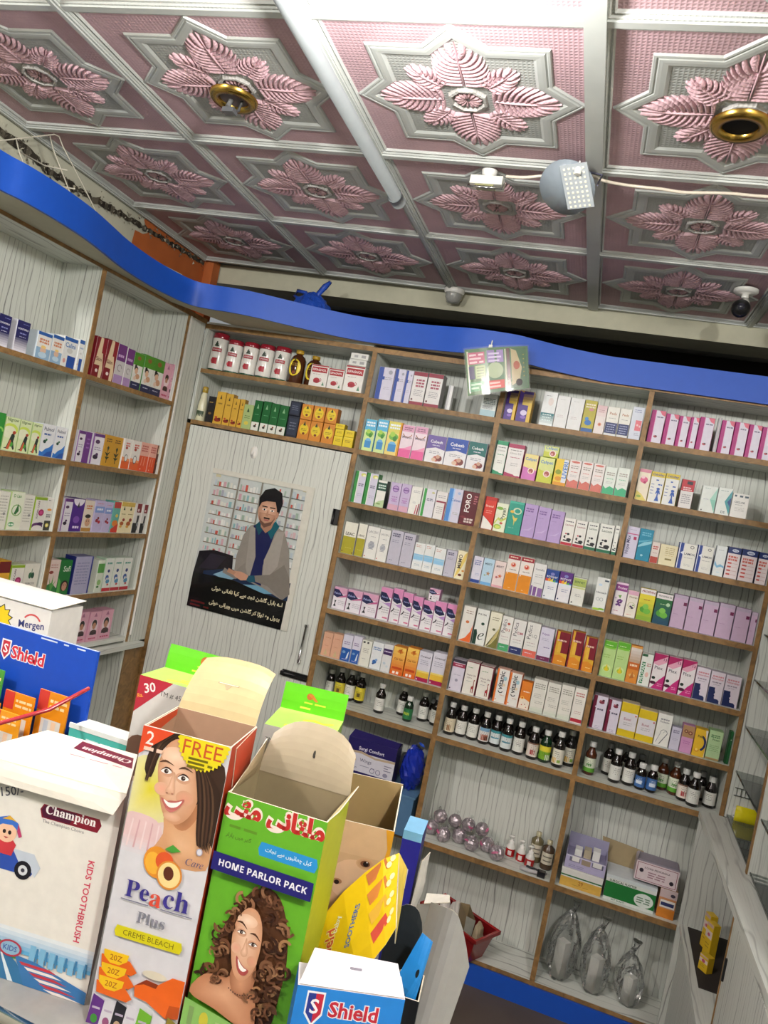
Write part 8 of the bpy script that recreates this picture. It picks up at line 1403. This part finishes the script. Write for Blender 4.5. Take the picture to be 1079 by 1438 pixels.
# --- green home parlor carton
URD3 = '\ufbfd\ufb69\ufee3 \ufbfd\ufee7\ufe8e\ufe98\ufee0\ufee3'
URD4 = '\ufe95\ufe8e\ufea0\ufee7 \ufbaf\ufeb3 \ufb9e\ufeee\ufbff\ufe8b\ufe8e\ufbad\ufb7c \ufede\ufbff\ufb90'
URD5 = '\ufeae\ufedf\ufead\ufe8e\ufb58 \ufb9f\ufbff\ufee3 \ufeae\ufbad\ufb94'
def parlor(f):
    f.T(URD3, .50, .955, 1.0, '#ecdcd0', 0, '', .10); f.T(URD3, .50, .955, 1.0, '#b82c28', 0, '', .05)
    f.P([(.42, .805), (.40, .83), (.42, .857), (.97, .857), (.99, .83), (.97, .805)], '#2c90d0'); f.T(URD4, .70, .832, .46, '#e8f0f4', 0, '', .01); f.T(URD5, .19, .845, .26, '#4c7424', 0, '', .02); f.L(.08, .36, .885, 1, .02, '#5c8c24', .5)
    lady_b(f)
    f.R(-.0, .712, 1, .782, '#23206c'); f.T('HOME PARLOR PACK', .51, .747, .88, '#ecebf0', 0, 'b', .004)
    f.P([(0, .065), (1, .065), (1, .155), (.85, .15), (.45, .185), (0, .215)], '#86b860'); f.E(.22, .155, .045, .075, '#c8c03c', 16); f.R(.34, .10, .60, .165, '#a4c07c'); f.L(.36, .58, .155, 3, .018, '#6c8c4c'); f.E(.78, .13, .10, .08, '#b88458', 14); f.E(.78, .13, .08, .06, '#86b860', 14); f.R(.06, .12, .11, .19, '#7c9c5c'); f.E(.93, .10, .05, .06, '#7cb4b4'); f.E(.10, .085, .05, .04, '#c8c83c')
    f.R(.46, .070, .52, .092, '#3c3c34'); f.G(0, 0, 1, .062, '#6cac2c', '#9ccc50', 4); f.R(0, .052, 1, .066, '#c2dc8c'); f.T('HERBAL MULTANI', .42, .035, .62, '#24381c', 0, 's')
t = thing('facial_pack_carton', 'open green carton with curly haired woman print', 'box', (.4218, -2.145, FC+.0004), .058)
walls(t, .132, .096, .326, '#62aa2a', '#8c8064', parlor, side='#a4b02c')
sheet(t, 'top_flap', flapgrid(.0, .132, .094, .326, .078, 6, 14, 10, 8, .10, .34), '#a0957e', '#62aa2a', fn=lambda f: (f.E(.54, .50, .014, .045, '#38342c', 10), f.E(.55, .46, .007, .02, '#1c1a16', 8)), w=.132, h=.09)
sheet(t, 'side_flap', quadgrid((.002, .004, .325), (.002, .092, .325), (.006, .088, .372), (.004, .040, .345), 6, 4, (.004, 0, 0)), '#8c7c60', '#8c7c60')
sheet(t, 'side_flap', quadgrid((.130, .004, .325), (.130, .092, .325), (.142, .088, .345), (.139, .02, .335), 6, 3, (.002, 0, 0)), '#a89c7c', '#b8ac84')
# --- two tall white and green cartons behind
def herb(f, left):
    f.R(0, .0, 1, 1, '#d0cfca')
    if left: f.P([(0, 1), (.36, 1), (0, .84)], '#b02438'); f.T('30', .125, .957, .12, '#f0e8e4', 20, 'b'); f.T('Rs.', .04, .915, .06, '#e8a834', 20, 'b'); f.G(.0, .55, .4, .80, '#c8b09c', '#d0cfca', 4); f.E(.12, .66, .16, .2, '#6c5040', 18)
    f.T('TM # 454232', .42 if left else .26, .945, .36 if left else .42, '#3c3c3c', 0, '')
    if not left: f.P([(.62, .90), (.74, .94), (.76, .92), (.66, .88)], '#2c2420'); f.P([(.74, .97), (.80, .985), (.80, .93), (.76, .90)], '#c8b488'); f.P([(.64, .93), (.72, .91), (.78, .90), (.70, .90)], '#5c5040'); f.E(.70, .90, .06, .03, '#b89c5c', 10)
def herbal(X, Y, yaw, w, d, h, left, label):
    t = thing('herbal_carton', label, 'box', (X, Y, FC+.0004), yaw, 'tall white and green cartons on the counter')
    mb = MB(); mb.box(0, 0, 0, w, d, h, '#d0cfca', cols=dict(top='#a8d464', right='#7c9c4c', left='#d0cfca')); herb(Face(mb, (0, 0, 0), (1, 0, 0), (0, 0, 1), w, h, .00003), left)
    f = Face(mb, (0, 0, h), (1, 0, 0), (0, 1, 0), w, d, .00004)
    for k in range(3): f.P([(.25+.1*k, .2+.2*k), (.4+.1*k, .3+.2*k), (.55+.1*k, .22+.2*k), (.8+.05*k, .30+.2*k), (.8+.05*k, .24+.2*k), (.55+.1*k, .14+.2*k), (.4+.1*k, .22+.2*k), (.25+.1*k, .12+.2*k)], '#d4dc3c')
    mb.build('body', MAT['card'], t)
    sheet(t, 'green_flap', flapgrid(0, w, d-.001, h, .040, 4, 6, 6, 3), '#5cb81c', '#4c9c1c', fn=lambda f: (f.E(.42, .62, .05, .05, '#a8602c'), f.P([(.38, .7), (.46, .72), (.56, .48), (.52, .46)], '#b8702c'), f.L(.35, .7, .4, 1, .12, '#b8d83c', .5), f.L(.3, .5, .2, 1, .12, '#c8e04c', .6)), w=w, h=.04)
herbal(.144, -1.948, .05, .165, .076, .37, True, 'white and green carton with red price corner behind bleach carton')
herbal(.390, -1.998, .201, .101, .099, .37, False, 'white and green carton behind the green parlor carton')
# --- small teal carton between
t = thing('teal_carton', 'teal carton with white rim behind the toothbrush carton', 'box', (.020, -1.930, FC+.0004), .02)
mb = MB(); mb.box(0, 0, 0, .115, .05, .248, '#4cb4a8', cols=dict(top='#dfe4e0')); f = Face(mb, (0, 0, 0), (1, 0, 0), (0, 0, 1), .115, .248); f.P([(0, .9), (.3, .93), (.6, .9), (1, .92), (1, .88), (.6, .86), (.3, .89), (0, .86)], '#a4dcd4'); f.L(.3, .8, .95, 1, .02, '#d4ece8', .5); mb.build('body', MAT['card'], t)
mb = MB(); mb.box(-.001, -.001, .246, .116, .002, .254, '#e2e6e2'); mb.build('rim', MAT['card'], t)
# --- blue toothbrush display stand at the left
t = thing('toothbrush_stand', 'blue cardboard display stand holding orange and green toothbrush packs', 'display', (-.330, -1.893, FC+.0004), .0)
mb = MB(); BW, BH = .350, .368; mb.box(0, 0, 0, BW, .006, BH, '#1648b4', cols=dict(top='#a8b8d8'))
f = Face(mb, (0, 0, 0), (1, 0, 0), (0, 0, 1), BW, BH, .00006); outline(f, 'Shield', .60, .885, .205, '#c8283c', '#eceaf0', 'b', 0, .06); f.P([(.43, .935), (.49, .935), (.49, .87), (.46, .835), (.43, .87)], '#eceaf0'); f.P([(.438, .928), (.482, .928), (.482, .874), (.46, .845), (.438, .874)], '#b8283c'); f.T('S', .46, .892, .027, '#f0f0f4')
for k, (a, b) in enumerate(((.66, .76), (.80, .83), (.88, .93))): f.R(a, .985, b, .992, '#c8d4ec')
mb.build('back_board', MAT['card'], t)
mb = MB(); mb.box(0, -.15, 0, .33, -.001, .16, '#1648b4', cols=dict(top='#10203c')); mb.build('tray', MAT['card'], t)
mb = MB(); mb.face([(0, -.153, .0), (.33, -.153, 0), (.345, -.110, .235), (0, -.153, .205)]); mb.build('clear_front', MAT['bag'], t)
mb = MB(); mb.tube([(0, -.153, .206), (.17, -.152, .212), (.26, -.135, .240), (.345, -.09, .285), (.348, -.004, .305)], .0035, 7, '#a83038'); mb.tube([(0, -.153, .209), (.17, -.152, .215), (.26, -.135, .243)], .003, 6, '#d8b8ac'); mb.build('red_rim', MAT['gloss'], t)
cardsp = [(.155, -.022, .296, '#4c9c3c', 0), (.235, -.030, .270, '#e08c1c', 0), (.295, -.018, .285, '#e08c1c', 0), (.190, -.058, .255, '#e08c1c', 1), (.130, -.062, .262, '#4c9c3c', 1), (.245, -.068, .250, '#e89c24', 1), (.150, -.100, .228, '#e89c24', 2), (.210, -.104, .222, '#e89c24', 2), (.095, -.108, .232, '#58a43c', 2)]
for k, (x, y, h, c, row) in enumerate(cardsp):
    mb = MB(); w = .062; lean = .012
    def cq(z0, z1, a0, a1, col, off=0): mb.face([(x-w/2+w*a0, y-off, z0), (x-w/2+w*a1, y-off, z0), (x-w/2+w*a1, y+lean*(z1-z0)/h-off, z1), (x-w/2+w*a0, y+lean*(z1-z0)/h-off, z1)], col)
    mb.box(x-w/2, y, .162, x+w/2, y+.003, h, c); f = Face(mb, (x-w/2, y-.0002, .162), (1, 0, 0), (0, 0, 1), w, h-.162); f.R(0, .72, .34, 1, '#c83c34'); f.L(.4, .95, .9, 2, .08, '#f0d8a0', .5); f.R(.2, .25, .85, .62, '#d8d4cc'); f.R(.3, .3, .45, .6, '#b8c4d0'); f.R(.55, .3, .7, .6, '#e8c8a8')
    o = mb.build('toothbrush_pack', MAT['gloss'], None, (t.location[0], t.location[1], t.location[2]-.0)); tag(o, f'{"green" if c[1] in "45" else "orange"} toothbrush pack, {ORD[k]} in the blue display stand', 'toothbrush', 'toothbrush packs in the blue stand')
# --- white carton far left behind the stand
t = thing('soap_carton', 'white crumpled carton with yellow burst behind the blue stand', 'box', (-.515, -1.722, FC+.0004), .04)
mb = MB(); mb.box(0, 0, 0, .280, .10, .366, '#dcdad4', cols=dict(top='#e6e4de')); f = Face(mb, (0, 0, 0), (1, 0, 0), (0, 0, 1), .28, .366); f.T('Mergen', .85, .885, .22, '#2c3470', 6, 'b', .0); f.arc(.85, .885, .075, .088, 35, 145, '#c84c4c'); f.arc(.85, .885, .075, .088, 215, 325, '#c84c4c')
st_ = [(.56+(.13 if i % 2 else .095)*math.cos(2*math.pi*i/24), .88+(.13 if i % 2 else .095)*math.sin(2*math.pi*i/24)*.7) for i in range(24)]; f.P(st_, '#2c2c2c'); f.P([(.56+(x-.56)*.9, .88+(y-.88)*.9) for x, y in st_], '#e0c41c'); mb.build('body', MAT['card'], t)
sheet(t, 'lid', quadgrid((-.002, -.004, .368), (.284, -.004, .368), (.284, .102, .378), (-.002, .102, .380), 8, 4, (0, 0, .010)), '#e6e4de', '#d0cec8')
# --- kraft carton with baby face
def babyf(f):
    f.G(0, 0, 1, 1, '#b08058', '#d8b48c', 6); f.E(.45, .62, .46, .55, '#d8ac84', 26); f.E(.46, .70, .40, .36, '#e2bc98', 24); f.SE(.62, .80, .16, .10, '#a8744c', '#d8ac84', 16); f.E(.62, .80, .085, .055, '#7c4c34', 14); f.E(.63, .80, .05, .045, '#1c1210', 12); f.E(.645, .81, .014, .012, '#e8e0dc', 8); f.E(.20, .68, .09, .05, '#b88460', 14); f.E(.20, .675, .045, .04, '#2c1c18', 12); f.E(.42, .52, .08, .05, '#c8946c', 12); f.E(.42, .40, .16, .05, '#b8605c', 12); f.P([(.86, 1), (1, 1), (1, .74), (.9, .80), (.94, .9)], '#e0a02c'); f.P([(.92, .72), (1, .74), (1, .6)], '#d8c49c')
t = thing('baby_carton', 'torn open kraft carton with baby face print', 'box', (.520, -1.985, FC+.0004), .22)
walls(t, .082, .085, .268, '#d8b48c', '#9c865c', babyf, hb=.305, hl=.302, hr=.302, side='#b8a03c', torn=.002)
# --- yellow carton with curved lid, dark inside
t = thing('yellow_carton', 'yellow carton with curved lid lifted open over dark inside', 'box', (.562, -2.088, FC+.0004), .10)
walls(t, .085, .070, .100, '#dcb81c', '#15110f', None, side='#c8a41c')
def ylid(f):
    outline(f, 'Shield', .30, .55, .40, '#c84c2c', '#e8dc9c', 'b', 62, .05); f.P([(.02, .10), (.12, .13), (.10, .22), (.03, .24), (-.01, .18)], '#3c4c8c')
    f.T('baby', .42, .72, .16, '#e4e0c8', 62, 'b'); f.T('SOOTHERS', .53, .55, .40, '#3c64a8', 62, 'b'); f.T('nipple shaped', .44, .18, .2, '#3c3c3c', 62, '')
    for k, c in enumerate(('#c84c3c', '#d8a83c', '#c87c3c', '#b86c3c')): f.P([(.70, .16+.22*k), (.90, .22+.22*k), (.86, .36+.22*k), (.68, .30+.22*k)], c); f.E(.94, .30+.22*k, .03, .03, '#ecdca4', 10); f.E(.90, .24+.22*k, .03, .03, '#ecdca4', 10)
    f.P([(.36, .02), (.58, .06), (.56, .14), (.36, .10)], '#c8543c')
# lid grid from the front-left hinge rising to the right
lg = []
Lw = [(-.030, .050, .090), (-.024, .050, .128), (-.012, .052, .164), (.006, .055, .198), (.028, .060, .228), (.048, .066, .250), (.066, .074, .260)]
Rw = [(-.012, .040, .092), (.010, .022, .100), (.032, .006, .112), (.052, .000, .134), (.067, .002, .154), (.078, .008, .174), (.086, .016, .194)]
for a, b in zip(Lw, Rw): lg.append([Vector(b)*(1-j/5)+Vector(a)*(j/5)+Vector((0, -.006*math.sin(math.pi*j/5), 0)) for j in range(6)])
sheet(t, 'curved_lid', lg, '#e2bd14', '#2a2420', fn=ylid, w=.13, h=.10)
sheet(t, 'lid_edge', quadgrid(Rw[-1], (.088, .024, .170), (.080, .080, .240), Lw[-1], 3, 3), '#c8b04c', '#c8b04c')
mb = MB(); mb.box(.012, .012, .003, .05, .05, .085, '#8c2c1c'); mb.build('red_pack', MAT['card'], t)
# --- blue baby-shield carton in front
def sbaby(f):
    f.P([(.10, .97), (.27, .97), (.27, .80), (.185, .71), (.10, .80)], '#f0f0f4'); f.P([(.115, .955), (.255, .955), (.255, .81), (.185, .735), (.115, .81)], '#2c3c90'); f.P([(.185, .955), (.255, .955), (.255, .81), (.185, .735)], '#c02c40'); f.T('S', .185, .86, .08, '#f4f4f8', 0, 'b'); outline(f, 'Shield', .55, .855, .46, '#c02c3c', '#ecebf2', 'b', 0, .06); outline(f, 'baby', .66, .715, .24, '#f4f4f6', '#b8c8e4', 'b', 0, .03); f.T('the language of babies', .46, .62, .62, '#b8d4ec', 0, ''); f.T('NIPPLES', .5, .46, .6, '#2040a0', 0, 'b')
t = thing('baby_care_carton', 'bright blue carton with white tuck flap at the bottom of picture', 'box', (.570, -2.182, FC+.0004), .387)
mb = MB(); w, d, h = .125, .042, .158; mb.box(0, 0, 0, w, d, h, '#2a84d8', cols=dict(top='#d0ccd4', right='#1c60a8', left='#1c60a8')); sbaby(Face(mb, (0, 0, 0), (1, 0, 0), (0, 0, 1), w, h, .00003)); mb.build('body', MAT['card'], t)
sheet(t, 'tuck_flap', quadgrid((.001, .001, h+.001), (w-.001, .001, h+.001), (w-.010, .030, h+.022), (.014, .030, h+.027), 6, 4, (0, .004, .004)), '#cfcbd6', '#d8d0bc', fn=lambda f: f.L(.45, .62, .5, 1, .12, '#6c6874', .5), w=w, h=.04)
# --- black carton with a cyan flap
t = thing('cyan_flap_carton', 'dark carton with bright cyan flap folded out', 'box', (.607, -1.992, FC+.0004), .12)
t.location = (.652, -2.018, FC+.0004)
walls(t, .034, .060, .085, '#16181c', '#0c0d10', None, side='#1c2024')
sheet(t, 'cyan_flap', quadgrid((-.006, .010, .084), (.026, .006, .058), (.036, .030, .150), (.020, .030, .158), 6, 5, (.006, -.006, 0)), '#2484d0', '#0c0f14', fn=lambda f: (f.E(.5, .5, .08, .14, '#0c1014', 10), f.G(0, 0, .5, .3, '#14243c', '#2484d0', 4)), w=.04, h=.09)
sheet(t, 'dark_round_flap', flapgrid(-.030, .022, .058, .084, .085, 4, 6, 8, 5, .0, .5), '#1c2226', '#14181c')
# --- grey rounded display flap at the right end
t = thing('grey_display_box', 'grey rounded cardboard display box at right end of counter', 'box', (.664, -1.918, FC+.0004), .0)
mb = MB(); mb.box(0, 0, 0, .024, .10, .060, '#8a8880'); mb.build('body', MAT['cardboard'], t)
g = []
for i in range(9):
    u = i/8; x = -.016+.072*u; top = .152+.010*math.sin(math.pi*u)-.055*max(0, u-.55)**1.5*4
    g.append([(x+.010*(j/7)+.0*u, .000-.022*math.sin(math.pi*u*.9)+.030*(j/7), .002+(top-.002)*(j/7)) for j in range(8)])
sheet(t, 'curved_front', g, '#9c9c99', '#8e8e8a', 'card')
sheet(t, 'inner_fold', quadgrid((-.046, .006, .002), (-.017, -.001, .002), (-.002, .030, .152), (-.026, .034, .140), 4, 5, (-.004, 0, 0)), '#868682', '#8a8a86')
sheet(t, 'top_tab', quadgrid((-.016, .030, .146), (.020, .030, .160), (.016, .052, .160), (-.018, .050, .152), 4, 2), '#c4c2b8', '#a8a69c')
# --- blue-purple carton with white flap
t = thing('violet_carton', 'narrow violet blue carton with white side flap', 'box', (.588, -1.842, FC+.0004), .10)
mb = MB(); mb.box(0, 0, 0, .030, .06, .222, '#2c2c94', cols=dict(top='#7cb4d8', right='#20206c')); f = Face(mb, (0, 0, 0), (1, 0, 0), (0, 0, 1), .030, .222); f.R(0, .94, 1, 1, '#7cb8dc'); f.R(.2, .60, .62, .74, '#e0e0ec'); f.T('D', .4, .67, .3, '#2c2c94'); f.P([(.55, 0), (1, 0), (1, .45), (.7, .3)], '#101430'); mb.build('body', MAT['card'], t)
sheet(t, 'white_flap', quadgrid((.031, .004, .075), (.031, .058, .075), (.044, .040, .182), (.036, .004, .180), 5, 5, (.010, 0, 0)), '#c8c6c0', '#d4d2cc')
bpy.data.scenes.remove(_ls)
